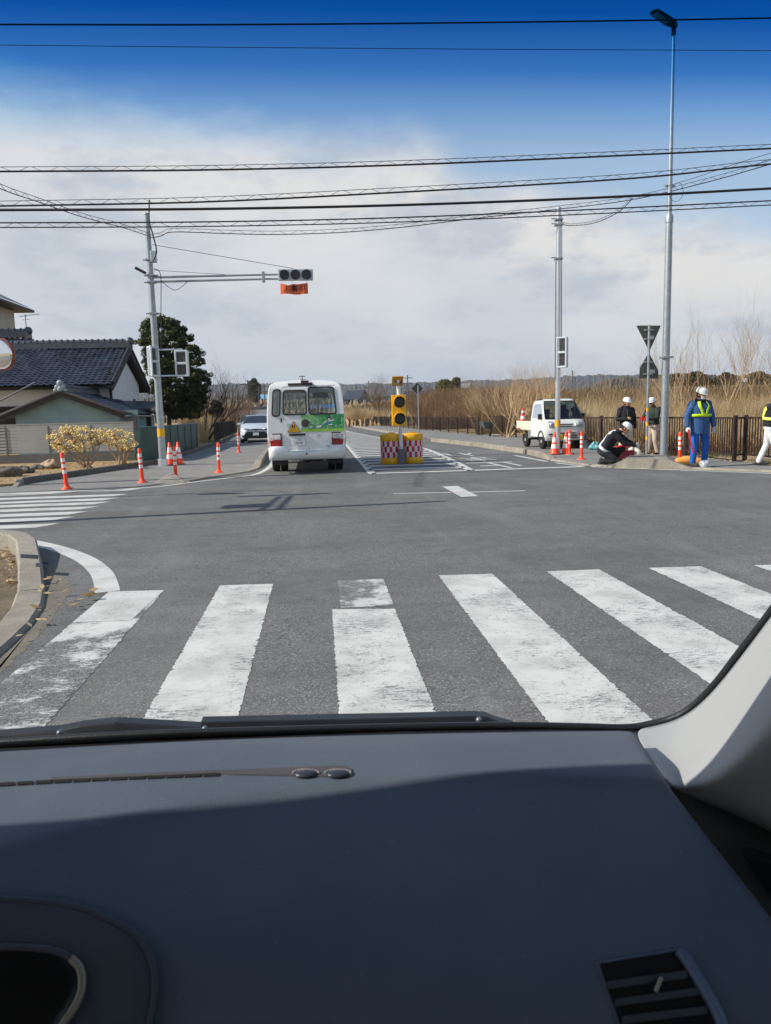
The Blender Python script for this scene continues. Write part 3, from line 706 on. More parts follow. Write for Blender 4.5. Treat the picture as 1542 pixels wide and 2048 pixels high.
# ---- cones
def cone(loc, label, kind=0):
    t = thing('traffic_cone', label, 'traffic cone', loc, 'orange and white traffic cones' if kind == 0 else None); lo = Vector(loc)
    MB().box(lo + Vector((0, 0, .015)), (.38, .38, .03)).build('base', BLACK if kind == 0 else RED, t, bevel=.02)
    H = .72; rr = lambda z: .145 - .115 * (z / H); segs = [(0, .2, 0), (.2, .34, 1), (.34, .4, 0), (.4, .56, 1), (.56, .72, 0)]
    if kind: segs = [(0, .1, 0), (.1, .22, 1), (.22, .34, 0), (.34, .46, 1), (.46, .56, 0), (.56, .64, 1), (.64, .72, 0)]
    body = MB(); body.lathe([(rr(0) + .02, .02), (rr(.03), .05), (rr(H), H), (rr(H) * .6, H + .01)], lo, 24); body.build('cone_body', ORANGE if kind == 0 else RED, t)
    for a, d, k in segs:
        if k: MB().lathe([(rr(a) + .003, a), (rr(d) + .003, d)], lo, 24).build('reflective_sleeve', REFL, t)
    return t
c1 = cone(G(341, 930, .02), 'orange cone touching the left signal pole, nearest the pole')
dup(c1, G(358, 929, .02), .2, 'orange cone behind, just right of another at the banded pole with the arm')
dup(c1, G(1109, 909, .03), .1, 'larger looking orange cone in front of the slim pole by the white truck')
dup(c1, G(1132, 908, .03), .4, 'orange cone half behind a bollard in front of the white truck')

# ---- crash barrels in red and white check
def barrel(loc, label):
    t = thing('crash_barrel', label, 'barrel', loc, 'yellow crash barrels with check panels'); lo = Vector(loc)
    r0 = .52; H = .82
    MB().lathe([(r0 * .96, 0), (r0, .03), (r0, .15), (r0 * .97, .16), (r0 * .97, .64), (r0, .655), (r0, .7), (r0 * .99, H - .1)], lo, 40).build('drum', YELLOW, t)
    MB().lathe([(r0 * 1.02, H - .12), (r0 * 1.03, H - .02), (r0 * .97, H), (.1, H + .03)], lo, 40).box(lo + Vector((0, -.1, H + .03)), (.3, .08, .05)).build('lid', YELLOW, t)
    ck = MB(); N = 24
    for k in range(3):
        for j in range(N):
            a0, a1 = 2 * math.pi * j / N, 2 * math.pi * (j + 1) / N; z0, z1 = .17 + k * .155, .17 + (k + 1) * .155; r = r0 * .985
            ck.add([lo + Vector((r * math.cos(a), r * math.sin(a), z)) for a, z in ((a0, z0), (a1, z0), (a1, z1), (a0, z1))], [(0, 1, 2, 3)], (j + k) % 2)
    ck.build('check_band', [mat('check_red', c(200, 28, 44), .4), mat('check_white', c(216, 214, 214), .4)], t)
    return t
l1, l2 = G(800, 927), G(823, 924)
Yq = G(795, 929).y + .52; l1 = Vector((P(783, 900, Yq).x, Yq, 0)); l2 = Vector((P(824, 900, Yq + .1).x, Yq + .1, 0))
r_ = (P(805, 900, Yq) - P(761, 900, Yq)).length / 2
bb = barrel(l1, 'yellow check barrel nearer the bus, darker under its shadow'); bb.scale = (r_ / .52,) * 2 + (1.06,)
b_2 = dup(bb, l2, .13, 'yellow check barrel on the far side of the signal post from the bus')

# ---- temporary yellow signal on a white post with a solar panel
Ys = Yq + .1; xs_ = P(804, 900, Ys).x + .0; b6 = Vector((P(801, 925, Ys - .3).x + .02, Yq - .35, 0)); b6.x = P(803, 900, b6.y).x
ts = thing('temporary_signal', 'yellow two-lamp works signal on a white post standing between check barrels', 'works signal', b6)
MB().box(b6 + Vector((0, 0, .22)), (.2, .2, .44)).build('base', mat('weight_grey', c(112, 104, 108), .6), ts, bevel=.02)
zs = lambda yy: P(797, yy, b6.y).z
MB().tube([b6 + Vector((0, 0, .3)), Vector((b6.x - .06, b6.y, zs(757)))], .055, 14).build('post', mat('white_pole', c(226, 226, 222), .4), ts)
cc = P(797, 821, b6.y); cc.y -= .12; bw = (P(811, 821, b6.y) - P(783, 821, b6.y)).length; bhh = zs(790) - zs(852)
hb = MB().box(cc, (bw, .16, bhh)).build('signal_head', YELLOW, ts, bevel=.012)
for s in (1, -1):
    q = cc + Vector((.01, 0, s * bhh * .265))
    MB().lathe([(bw * .385, -.085), (bw * .385, -.1), (bw * .3, -.105)], q, 28, 0, 'Y').build('lens', LENS, hb)
    rg = MB(); rr_ = bw * .4; rows = []
    for a in range(0, 181, 12):
        ca, sa = math.cos(R(a + 20)), math.sin(R(a + 20)); rows.append([q + Vector((rr_ * ca, -.08, rr_ * sa)), q + Vector((rr_ * ca, -.2, rr_ * sa)), q + Vector(((rr_ + .012) * ca, -.2, (rr_ + .012) * sa)), q + Vector(((rr_ + .012) * ca, -.08, (rr_ + .012) * sa))])
    rg.grid(rows, 0, False, None, True).build('visor', YELLOW, hb)
sc_ = P(795, 762, b6.y); spn = MB().box(sc_, (bw * .78, .34, .035), 0, 0, R(-48)).build('solar_panel', mat('panel_frame', c(182, 140, 52), .5), ts, bevel=.004)
MB().box(sc_ + Vector((0, -.01, .02)), (bw * .66, .28, .01), 0, 0, R(-48)).build('solar_cells', DARKGLASS, spn)
MB().box(sc_ + Vector((0, -.04, -.06)), (bw * .62, .02, .16), 0, 0, R(-20)).build('panel_box', mat('panel_box', c(120, 92, 40), .6), spn, bevel=.004)

# ---- overhead wires
def lashed(name, label, px, Ys_, r, lash=False, gap=.12, r2=.007, pitch=.62, cat='cable', thin=None):
    n = len(px); pts = [P(px[i][0], px[i][1], Ys_[i] if isinstance(Ys_, (list, tuple)) else Ys_) for i in range(n)]
    pts = smooth_path(pts, 10); d0 = (pts[1] - pts[0]); d1 = (pts[-1] - pts[-2])
    mb = MB().tube(pts, r * .84, 6); o = mb.build(name, CABLE); tag(o, label, cat, 'overhead cables crossing the road')
    if lash:
        ms = MB().tube([p + Vector((0, 0, gap)) for p in pts], r2, 5).build('messenger_wire', CABLE, o)
        tot = sum((b_ - a_).length for a_, b_ in zip(pts[:-1], pts[1:])); N = int(tot / pitch * 8); sp_ = []
        cum = [0]
        for a_, b_ in zip(pts[:-1], pts[1:]): cum.append(cum[-1] + (b_ - a_).length)
        for i in range(N + 1):
            s_ = tot * i / N; k = max(0, min(len(pts) - 2, int(np.searchsorted(cum, s_) - 1))); p = pts[k].lerp(pts[k + 1], (s_ - cum[k]) / max(1e-6, cum[k + 1] - cum[k]))
            ph = 2 * math.pi * s_ / pitch; sp_.append(p + Vector((0, .05 * math.cos(ph), gap * .5 + (gap * .5) * math.sin(ph))))
        MB().tube(sp_, .0042, 4).build('lashing_coil', CABLE, o)
    return o
lashed('overhead_cable', 'highest dark line running straight past the lamp head', [(-300, 49), (0, 49), (400, 49.5), (771, 47), (1200, 42), (1542, 36), (1900, 28)], 17, .021)
lashed('overhead_cable', 'faint hair-thin line high in the deep blue', [(-300, 86), (0, 90), (400, 94), (771, 97), (1100, 99), (1542, 101), (1900, 102)], 19, .009)
lashed('overhead_cable', 'upper of the coil-wrapped cables, clear of everything beneath it', [(-400, 346), (0, 343), (400, 340), (771, 331), (1157, 315), (1542, 297), (1900, 280)], 17, .026, True, .09)
lashed('overhead_cable', 'coil-wrapped cable just above the thickest plain one', [(-400, 420), (0, 412), (400, 404), (771, 386), (1157, 364), (1340, 350), (1542, 328), (1900, 300)], 17.4, .026, True, .1)
lashed('overhead_cable', 'thickest plain black cable, without any coil', [(-400, 421), (0, 420), (400, 418), (771, 411), (1157, 397), (1542, 377), (1900, 358)], 16.5, .036)
lashed('overhead_cable', 'lowest pair of lines with a zigzag coil passing both pole tops', [(-400, 458), (0, 455), (400, 453), (771, 445), (1157, 429), (1542, 410), (1900, 392)], 18, .017, True, .1, .016)
lashed('overhead_cable', 'steep cable dropping from the upper edge onto the pole with the arm', [(-120, 320), (0, 377), (80, 405), (165, 434), (245, 455), (297, 472)], [14, 16, 18, 20, 22, b.y - .1], .012, True, .09)
lashed('overhead_cable', 'swaying coil-wrapped cable strung from the arm pole up across the slim pole', [(300, 476), (322, 472), (348, 464), (450, 467), (550, 469), (680, 465), (800, 455), (900, 443), (1000, 431), (1112, 419), (1260, 400), (1400, 368), (1542, 328), (1800, 250)], [b.y - .1, 24.1, 24, 24, 24, 24, 24, 24, 24, 24, 22.5, 20.5, 18.5, 15], .016, True, .1)
lashed('overhead_cable', 'short drooping drop line looped to the slim pole top', [(1116, 447), (1140, 451), (1180, 448), (1215, 436), (1245, 418), (1265, 396)], [b2.y - .1, 26.5, 25, 24, 23, 22.5], .014, True, .07, .005, .4)
lashed('overhead_cable', 'thin service line rising from the tall lamp pole to the corner', [(1336, 372), (1400, 352), (1470, 328), (1542, 306), (1700, 258)], [b3.y - .1, 21, 20, 18, 15], .008)
lashed('overhead_cable', 'slack loop of spare line beneath the tall lamp clamp', [(1337, 389), (1346, 402), (1358, 401), (1366, 386), (1362, 368), (1352, 366)], b3.y - .15, .007)

# ---- pole and signal standing beside the car, outside the left of the view (its long shadow crosses the road)
bn_ = Vector((-8.9, 11.1, 0)); np_ = thing('traffic_signal_pole', 'galvanised signal pole at the near corner, arm pointing over the side road', 'signal pole', bn_)
MB().tube([bn_, bn_ + Vector((0, 0, 8))], [.13, .085], 14).build('pole', STEEL, np_)
MB().tube([bn_ + Vector((0, 0, 6)), bn_ + Vector((0, 2.0, 6.1))], .04, 8).tube([bn_ + Vector((0, 0, 5.8)), bn_ + Vector((0, 2.0, 5.95))], .04, 8).build('arm', STEEL, np_)
MB().box(bn_ + Vector((0, 2.2, 6.0)), (1.25, .16, .4)).build('signal_head', SIGBACK, np_, bevel=.02)
MB().box(bn_ + Vector((0, .7, 5.6)), (.2, .5, .5)).build('control_box', SIGBACK, np_, bevel=.02)
ub = Vector((-13.5, 17.6, 0)); up_ = thing('utility_pole', 'concrete utility pole beyond the garden corner carrying the cables', 'utility pole', ub)
MB().tube([ub, ub + Vector((0, 0, 11))], [.17, .11], 14).build('pole', CONC, up_)
# ================================================================== VEHICLES (built about the origin, nose towards +Y unless noted)
CHROME = mat('chrome', c(210, 212, 214), .15, 1, 0)
REDLENS = mat('red_lens', c(150, 8, 18), .18, 0, .15, 14, coat=.6); HEADLENS = mat('headlight_glass', c(190, 198, 204), .12, .2, .25, 16, coat=.6); CLEARLENS = mat('clear_lens', c(206, 196, 198), .12, 0, .25, 16, coat=.6)
SEAM = mat('panel_gap', c(40, 42, 44), .8, 0, 0)
def glass(name, tint, al=.5):
    if name in MATS: return MATS[name]
    m = bpy.data.materials.new(name); m.use_nodes = True; t = NT(m.node_tree); m.node_tree.nodes.remove(m.node_tree.nodes['Principled BSDF'])
    a = t.n('ShaderNodeBsdfTransparent'); a.inputs[0].default_value = tint; g_ = t.n('ShaderNodeBsdfGlossy'); g_.inputs['Roughness'].default_value = .03; g_.inputs[0].default_value = (.9, .95, 1, 1)
    fr = t.n('ShaderNodeFresnel'); fr.inputs[0].default_value = 1.5; mx = t.n('ShaderNodeMixShader')
    t.set(mx.inputs[0], t.math('ADD', t.math('MULTIPLY', fr.outputs[0], 1.0), al * .05)); t.set(mx.inputs[1], a.outputs[0]); t.set(mx.inputs[2], g_.outputs[0])
    t.set(m.node_tree.nodes['Material Output'].inputs[0], mx.outputs[0]); MATS[name] = m; return m
VGLASS = glass('vehicle_glass', (.62, .70, .68, 1)); VDARK = glass('tinted_vehicle_glass', (.10, .13, .15, 1), 1)
def wheel(par, x, y, r, w_, side, rimm=None, hub=True):
    ctr = Vector((x, y, r)); pw = [(r * .62, -w_ / 2), (r * .93, -w_ / 2), (r, -w_ * .36), (r, w_ * .36), (r * .93, w_ / 2), (r * .62, w_ / 2)]
    t = MB().lathe(pw, ctr, 28, 0, 'X').build('wheel', RUB, par, loc=ctr - Vector((0, 0, 0)) if False else None)
    if hub:
        s = side; MB().lathe([(r * .62, 0), (r * .6, s * w_ * .30), (r * .42, s * w_ * .24), (r * .2, s * w_ * .42), (.01, s * w_ * .44)], ctr + Vector((s * w_ * .08, 0, 0)), 20, 0, 'X').build('rim', rimm or STEELB, t)
    return t
def rect_ring(mb, x0, x1, z0, z1, y, w_, th, r=.07, m=0, k=5, lean=None):
    """rounded frame of width w_ in the XZ plane"""
    def rr(a0, a1, c0, c1, rad):
        o = []
        for (cx_, cz_, s) in ((a1 - rad, c1 - rad, 0), (a0 + rad, c1 - rad, 90), (a0 + rad, c0 + rad, 180), (a1 - rad, c0 + rad, 270)):
            for j in range(k + 1):
                a = R(s + 90 * j / k); o.append((cx_ + rad * math.cos(a), cz_ + rad * math.sin(a)))
        return o
    O = rr(x0, x1, z0, z1, r); I = rr(x0 + w_, x1 - w_, z0 + w_, z1 - w_, max(.01, r - w_)); f = lean or (lambda z: 0)
    mb.grid([[Vector((a, y + f(d), d)) for a, d in O], [Vector((a, y - th + f(d), d)) for a, d in O], [Vector((a, y - th + f(d), d)) for a, d in I], [Vector((a, y + f(d), d)) for a, d in I]], m, False, None, True)
    return O

# ---- kindergarten minibus, rear towards the camera (built nose +Y, rear panel at y = 0)
BUS = thing('minibus', 'white minibus with green painted rear panel, stopped in the lane ahead', 'minibus')
hw = .99; zb0 = .42; zbelt = 1.50; zroof = 2.56; Lb = 6.2
def prof(z):                                           # half width at height z
    pts = [(.42, .92), (.5, .965), (.62, .985), (1.0, 1.0), (1.5, .99), (2.0, .95), (2.2, .92), (2.26, .895), (2.32, .83), (2.36, .70), (2.39, .45), (2.405, .0)]
    return float(np.interp(z, [p[0] for p in pts], [p[1] for p in pts]))
zl = [.42, .5, .62, .9, 1.2, 1.5, 1.56, 2.0, 2.18, 2.22, 2.26, 2.3, 2.33, 2.36, 2.38, 2.40]
def rearlean(z): return float(np.interp(z, [.4, .62, 1.5, 2.2, 2.32, 2.41], [.0, .0, .03, .13, .22, .5]))
ysb = [0, .05, .25, .6, 1.35, 1.45, 2.2, 2.3, 3.05, 3.15, 3.9, 4.0, 4.8, 5.3, 5.8, 6.1]
def bsec(i, y):
    f = 1.0
    if i == 0: f = .975
    if y > 5.0: f = 1 - .12 * ((y - 5.0) / 1.1) ** 2
    out = []
    for sgn in (-1, 1):
        col = []
        for z in zl:
            yy = y + (rearlean(z) * max(0, 1 - y / 1.0)) - (max(0, y - 4.8) / 1.3) * max(0, z - 1.2) * .62
            col.append(Vector((sgn * prof(z) * f, yy, z)))
        out += col if sgn < 0 else col[::-1]
    return out
rows = [bsec(i, y) for i, y in enumerate(ysb)]; nz = len(zl)
winrow = {zl.index(1.56), zl.index(2.0)}
def bmf(i, j):
    jj = j if j < nz else 2 * nz - 2 - j
    if jj in winrow and i in (3, 5, 7, 9, 11) : return None
    return 0
mb = MB().grid(rows, 0, True, bmf)
# rear wall as a grid with the three window openings left out
gx = [-1.0, -.93, -.875, -.70, -.65, -.59, .0, .06, .10, .79, .88, 1.0]; gz = [.42, .5, .62, .9, 1.2, 1.46, 1.50, 1.54, 1.9, 2.1, 2.15, 2.18, 2.22, 2.26, 2.3, 2.33, 2.36, 2.38, 2.40]
rowsr = [[Vector((max(-1, min(1, x_)) * (prof(z_) * .975) / 1.0, rearlean(z_), z_)) for x_ in gx] for z_ in gz]
def rmf(i, j):
    z_, x_ = gz[i], gx[j]
    if 1.50 <= z_ < 2.15 and -.875 <= x_ < -.70: return None
    if 1.54 <= z_ < 2.1 and -.59 <= x_ < .0: return None
    if 1.54 <= z_ < 2.18 and .10 <= x_ < .79: return None
    return 0
for r_ in rowsr:
    for v in r_:
        if abs(v.x) > .8: v.y += .0
mb.grid(rowsr, 0, True, rmf)
mb.grid([[Vector((x_ * prof(z_) * .88, 6.1 - (z_ - 1.2) * .62 * (z_ > 1.2) + .02, z_)) for x_ in (-1, -.5, 0, .5, 1)] for z_ in (.42, .8, 1.2)], 0)
mb.grid([[Vector((x_ * prof(z_) * .88, 6.1 - (z_ - 1.2) * .62, z_)) for x_ in (-1, -.5, 0, .5, 1)] for z_ in (2.2, 2.3, 2.40)], 0)
mb.box((0, 3.0, .46), (1.8, 5.9, .05))
mb.build('body', mat('bus_white', c(226, 228, 224), .3, 0, .05, 1.3, coat=.4), BUS)
lean = rearlean
def rq(x, z, off=-.012): return Vector((x * prof(z) * .975, rearlean(z) + off, z))
fr = MB()
for (a, d, e, f_) in ((-.905, -.67, 1.47, 2.17), (-.62, .03, 1.50, 2.14), (.07, .82, 1.50, 2.215)):
    O = []
    rr_ = .09
    k = 5
    def outl(a, d, e, f_, rad):
        o = []
        for (cx_, cz_, s) in ((d - rad, f_ - rad, 0), (a + rad, f_ - rad, 90), (a + rad, e + rad, 180), (d - rad, e + rad, 270)):
            for j in range(k + 1):
                an = R(s + 90 * j / k); o.append((cx_ + rad * math.cos(an), cz_ + rad * math.sin(an)))
        return o
    Oo, Ii = outl(a, d, e, f_, rr_), outl(a + .035, d - .035, e + .035, f_ - .035, .06)
    w1 = MB().grid([[rq(x, z, .01) for x, z in Oo], [rq(x, z, -.02) for x, z in Oo], [rq(x, z, -.02) for x, z in Ii], [rq(x, z, .01) for x, z in Ii]], 0, False, None, True).build('rear_window', BLACK, BUS)
    MB().add([rq(x, z, -.004) for x, z in Ii], [tuple(range(len(Ii)))]).build('pane', VGLASS, w1)
for sgn in (-1, 1):
    for (y0, y1) in ((.6, 1.35), (1.45, 2.2), (2.3, 3.05), (3.15, 3.9), (4.0, 4.8)):
        zz = (1.56, 2.0, 2.18); MB().grid([[Vector((sgn * (prof(z_) + .004), y_, z_)) for y_ in (y0 - .02, y1 + .02)] for z_ in zz], 0).build('side_window', VGLASS, BUS)
MB().grid([[Vector((x_ * prof(z_) * .885, 6.11 - (z_ - 1.2) * .62, z_)) for x_ in (-1, -.5, 0, .5, 1)] for z_ in (1.2, 1.7, 2.2)], 0).build('windscreen', VGLASS, BUS)
# seams of the rear doors
sm = MB()
def seam(a, d, w_=.008): sm.tube([rq(*a, -.004), rq(*d, -.004)], w_ / 2, 4)
seam((.045, .60), (.045, 2.24)); seam((-.645, .66), (-.645, 2.22)); seam((-.645, 2.22), (.86, 2.24)); sm.tube([rq(-.645, .95, -.004), rq(-.62, .62, -.004), rq(-.48, .56, -.004), rq(.5, .56, -.004), rq(.62, .66, -.004), rq(.64, .8, -.004)], .004, 4)
sm.build('door_seam', SEAM, BUS)
# bumper
bp = []
for (z_, o_) in ((.36, .1), (.38, -.02), (.46, -.10), (.60, -.12), (.70, -.09), (.735, .0), (.74, .1)):
    bp.append([Vector((x_, o_ + .16 * max(0, (abs(x_) - .8) / .2) ** 2 * 1.0 + (.35 if abs(x_) > .995 else 0), z_ + (.0 if abs(x_) > .55 or z_ < .65 else -.12))) for x_ in (-1.0, -.98, -.9, -.8, -.6, -.5, -.2, 0, .2, .5, .6, .8, .9, .98, 1.0)])
MB().grid(bp).build('bumper', mat('bus_white', c(0, 0, 0)), BUS)
MB().lathe([(.022, -.13), (.022, -.1)], (-.02, 0, .52), 12, 0, 'Y').build('tow_eye', BLACK, BUS)
# lamps
for s in (-1, 1):
    x0_, x1_ = (.66, .985)
    base_ = MB().prism([Vector((s * x_, -.02 + (.05 if x_ > .9 else 0), z_)) for x_, z_ in ((x0_ - .02, .70), (x1_, .70), (x1_, 1.05), (x0_ - .02, 1.05))], (0, .1, 0)).build('tail_lamp', BLACK, BUS)
    MB().prism([Vector((s * x_, -.035 + (.05 if x_ > .9 else 0), z_)) for x_, z_ in ((x0_, .715), (x1_, .715), (x1_, .875), (x0_, .875))], (0, .06, 0)).build('red_lens', REDLENS, base_, bevel=.012)
    MB().prism([Vector((s * x_, -.03 + (.05 if x_ > .9 else 0), z_)) for x_, z_ in ((x0_, .885), (x1_, .885), (x1_, 1.02), (x0_, 1.02))], (0, .06, 0)).build('clear_lens', CLEARLENS, base_, bevel=.012)
MB().box((-.24, -.02, 1.01), (.42, .06, .05)).build('door_handle', BLACK, BUS, bevel=.012)
MB().box((-.63, -.01, 1.38), (.03, .03, .12)).build('door_hinge', BLACK, BUS, bevel=.008)
# number plate
pl = MB().box((-.21, -.022, .81), (.33, .02, .165)).build('licence_plate', mat('plate_white', c(224, 228, 224), .45), BUS, bevel=.006)
MB().text('70-90', .105, lambda x, y: Vector((-.20 + x * .82, -.0345, .787 + y))).text('・200', .045, lambda x, y: Vector((-.21 + x, -.0345, .87 + y))).build('lettering', mat('plate_green', c(22, 52, 44), .5), pl)
# painted panel
def mural():
    m = bpy.data.materials.new('leafy_mural'); m.use_nodes = True; t = NT(m.node_tree); b = m.node_tree.nodes['Principled BSDF']; co = t.n('ShaderNodeTexCoord').outputs['Object']
    sp_ = t.n('ShaderNodeSeparateXYZ'); t.set(sp_.inputs[0], co)
    a = t.noise(co, 9, 5, .7); v = t.n('ShaderNodeTexVoronoi'); t.set(v.inputs['Vector'], co); v.inputs['Scale'].default_value = 34; q = t.n('ShaderNodeSeparateColor'); t.set(q.inputs[0], v.outputs['Color'])
    col = t.mix(t.mr(a, .4, .62), c(22, 118, 62), c(70, 168, 98)); xg = t.mr(t.math('ADD', sp_.outputs[0], t.math('MULTIPLY', a, .35)), .1, .75, 1, 0)
    col = t.mix(t.math('MULTIPLY', xg, .62), col, c(158, 202, 132)); col = t.mix(t.math('MULTIPLY', t.mr(q.outputs[0], .84, .9), .55), col, c(196, 226, 190))
    col = t.mix(t.math('MULTIPLY', t.mr(q.outputs[1], .8, .86), t.mr(sp_.outputs[2], 1.15, 1.3, .85, .0)), col, c(50, 120, 150))
    col = t.mix(t.mr(sp_.outputs[2], 1.135, 1.155, 1, 0), col, c(152, 196, 74)); t.set(b.inputs['Base Color'], col); b.inputs['Roughness'].default_value = .4; return m
xs2 = [-.13, .045, .3, .6, .9, 1.0]; ml = MB().grid([[rq(x_, z_, -.010) for x_ in xs2] for z_ in (1.07, 1.25, 1.4, 1.51)]).build('painted_panel', mural(), BUS)
fg = MB()                                             # little painted figures, generic
def blob(x, z, rx, rz, m, rot=0):
    V = []
    for k in range(12):
        a = 2 * math.pi * k / 12; dx, dz = rx * math.cos(a), rz * math.sin(a); V.append(rq(x + dx * math.cos(rot) - dz * math.sin(rot), z + dx * math.sin(rot) + dz * math.cos(rot), -.0135 - m * .0012))
    fg.add(V, [tuple(range(12))], m)
blob(.60, 1.40, .055, .05, 0); blob(.605, 1.375, .038, .03, 1); blob(.575, 1.28, .045, .065, 2, .3); blob(.66, 1.345, .085, .012, 3, .2); blob(.50, 1.31, .075, .011, 3, .5); blob(.63, 1.24, .05, .014, 3); blob(.55, 1.19, .02, .05, 4)
for x_ in (.12, .3, .36): blob(x_, 1.2, .05, .018, 3, .6); blob(x_ + .02, 1.215, .03, .03, 2)
fg.build('painted_figure', [mat('mural_navy', c(44, 62, 92), .5), mat('mural_skin', c(226, 190, 180), .5), mat('mural_blue', c(70, 120, 170), .5), mat('mural_white', c(228, 234, 228), .5), mat('mural_lime', c(150, 190, 90), .5)], ml)
MB().lathe([(.10, -.012), (.10, -.03), (.085, -.035)], rq(.0 - .03 + .0, 1.295, 0), 24, 0, 'Y').build('rear_lock_cover', mat('cover_brown', c(74, 66, 66), .6), BUS)
# warning triangle
def T2(x, z, o=-.016): return rq(x, z, o)
tri_ = [Vector((x, 0, z)) for x, z in ((-.335, 1.355), (-.505, 1.065), (-.155, 1.065))]
tr = rounded(tri_, .02, 3); ts_ = MB().prism([T2(v.x, v.z, -.014) for v in tr], (0, .01, 0)).build('warning_sign', BLACK, BUS)
tr2 = rounded([Vector((x, 0, z)) for x, z in ((-.335, 1.33), (-.482, 1.078), (-.178, 1.078))], .015, 3)
MB().add([T2(v.x, v.z, -.0165) for v in tr2], [tuple(range(len(tr2)))]).build('sign_face', mat('sign_yellow', c(240, 176, 30), .45), ts_)
ic = MB()
def disc(x, z, r): ic.add([T2(x + r * math.cos(2 * math.pi * k / 10), z + r * math.sin(2 * math.pi * k / 10), -.019) for k in range(10)], [tuple(range(10))])
def bar(x0, z0, x1, z1): ic.add([T2(x0, z0, -.019), T2(x1, z0, -.019), T2(x1, z1, -.019), T2(x0, z1, -.019)], [(0, 1, 2, 3)])
for x_, s_ in ((-.36, 1.0), (-.31, .85)):
    disc(x_, 1.255 * 1.0 - (1 - s_) * .06, .014 * s_); bar(x_ - .014 * s_, 1.19, x_ + .014 * s_, 1.24 - (1 - s_) * .06); bar(x_ - .02 * s_, 1.195, x_ + .02 * s_, 1.205)
    bar(x_ - .012, 1.165, x_ - .003, 1.19); bar(x_ + .003, 1.165, x_ + .012, 1.19)
bar(-.415, 1.145, -.255, 1.152)
ic.text('幼児バス', .052, lambda x, y: T2(-.332 + x, 1.105 + y, -.019)); ic.build('lettering', mat('sign_black', c(0, 0, 0)), ts_)
MB().text('みどり幼稚園', .115, lambda x, y: rq(.46 + x * .93, 1.70 + y, -.016)).build('window_lettering', mat('sky_blue_film', c(84, 160, 232), .5), BUS)
# rear wiper, camera, roof mirror
wp = MB().box((-.12, .16, 2.28), (.62, .05, .06)).box((.0, .18, 2.33), (.2, .12, .08)); wp.tube([(-.06, .18, 2.32), (-.06, .22, 2.50)], .012, 6).tube([(-.14, .2, 2.48), (.02, .2, 2.48)], .01, 6).tube([(-.12, .21, 2.40), (.03, .16, 2.40)], .008, 6)
wp.build('rear_camera', mat('bracket_brown', c(70, 58, 52), .6), BUS, bevel=.006)
MB().tube([rq(.44, 1.545, -.03), rq(.2, 1.58, -.035), rq(.14, 1.62, -.03)], .007, 5).build('wiper', BLACK, BUS)
# emblem: a plain oval outline with inner curves
em = MB(); cx_, cz_ = .31, .955
em.tube([Vector((cx_ + .06 * math.cos(R(a)), -.016, cz_ + .036 * math.sin(R(a)))) for a in range(0, 361, 20)], .003, 4); em.tube([Vector((cx_ + .018 * math.cos(R(a)), -.016, cz_ + .034 * math.sin(R(a)))) for a in range(0, 361, 30)], .003, 4)
em.tube([Vector((cx_ + .04 * math.cos(R(a)), -.016, cz_ + .014 + .012 * math.sin(R(a)))) for a in range(0, 361, 30)], .003, 4)
em.build('emblem', mat('emblem', c(190, 180, 180), .4, .3), BUS); MB().box((.56, -.012, .70), (.14, .01, .012)).build('badge', BLACK, BUS)
# wheels, mudflaps, underside
for s in (-1, 1):
    wheel(BUS, s * .86, 1.35, .355, .19, s); wheel(BUS, s * .64, 1.35, .355, .19, -s, hub=False); wheel(BUS, s * .86, 4.9, .355, .2, s)
    MB().box((s * .74, .86, .36), (.42, .015, .34)).build('mudflap', BLACK, BUS)
un = MB().tube([(-.8, 1.35, .36), (.8, 1.35, .36)], .06, 8).box((-.42, 2.4, .4), (.08, 4.4, .1)).box((.42, 2.4, .4), (.08, 4.4, .1)).ball((0, 1.35, .36), .16).box((.15, .6, .36), (.5, .3, .14)).tube([(.55, 1.0, .34), (.5, .15, .33)], .035, 8)
un.box((-.3, .5, .38), (.22, .14, .1)).build('chassis', BLACK, BUS)
# seats, mirror, driver
st = MB(); SEATM = mat('seat_fabric', c(60, 74, 84), .9, 0, .15, 6)
for y_ in (.75, 1.5, 2.25, 3.0, 3.7):
    for x_ in (-.52, .45, .8)[:2]: st.box((x_, y_, 1.16), (.72, .12, .62)).box((x_, y_ + .25, .9), (.7, .45, .14))
st.build('seat', SEATM, BUS, bevel=.03)
MB().box((0, 5.2, 1.0), (1.7, .5, .35)).build('dashboard', BLACK, BUS, bevel=.05)
MB().box((.45, 5.0, 2.12), (.5, .05, .17)).build('mirror', BLACK, BUS, bevel=.03)
MB().box((0, 4.6, 2.25), (.28, .04, .1)).build('sun_blind', mat('blind_green', c(20, 110, 90), .6), BUS)
pb_ = P(613, 944, 19.4); BUS.location = (P(613, 860, 19.35).x, 19.35, 0); BUS.rotation_euler = (0, 0, R(.6))

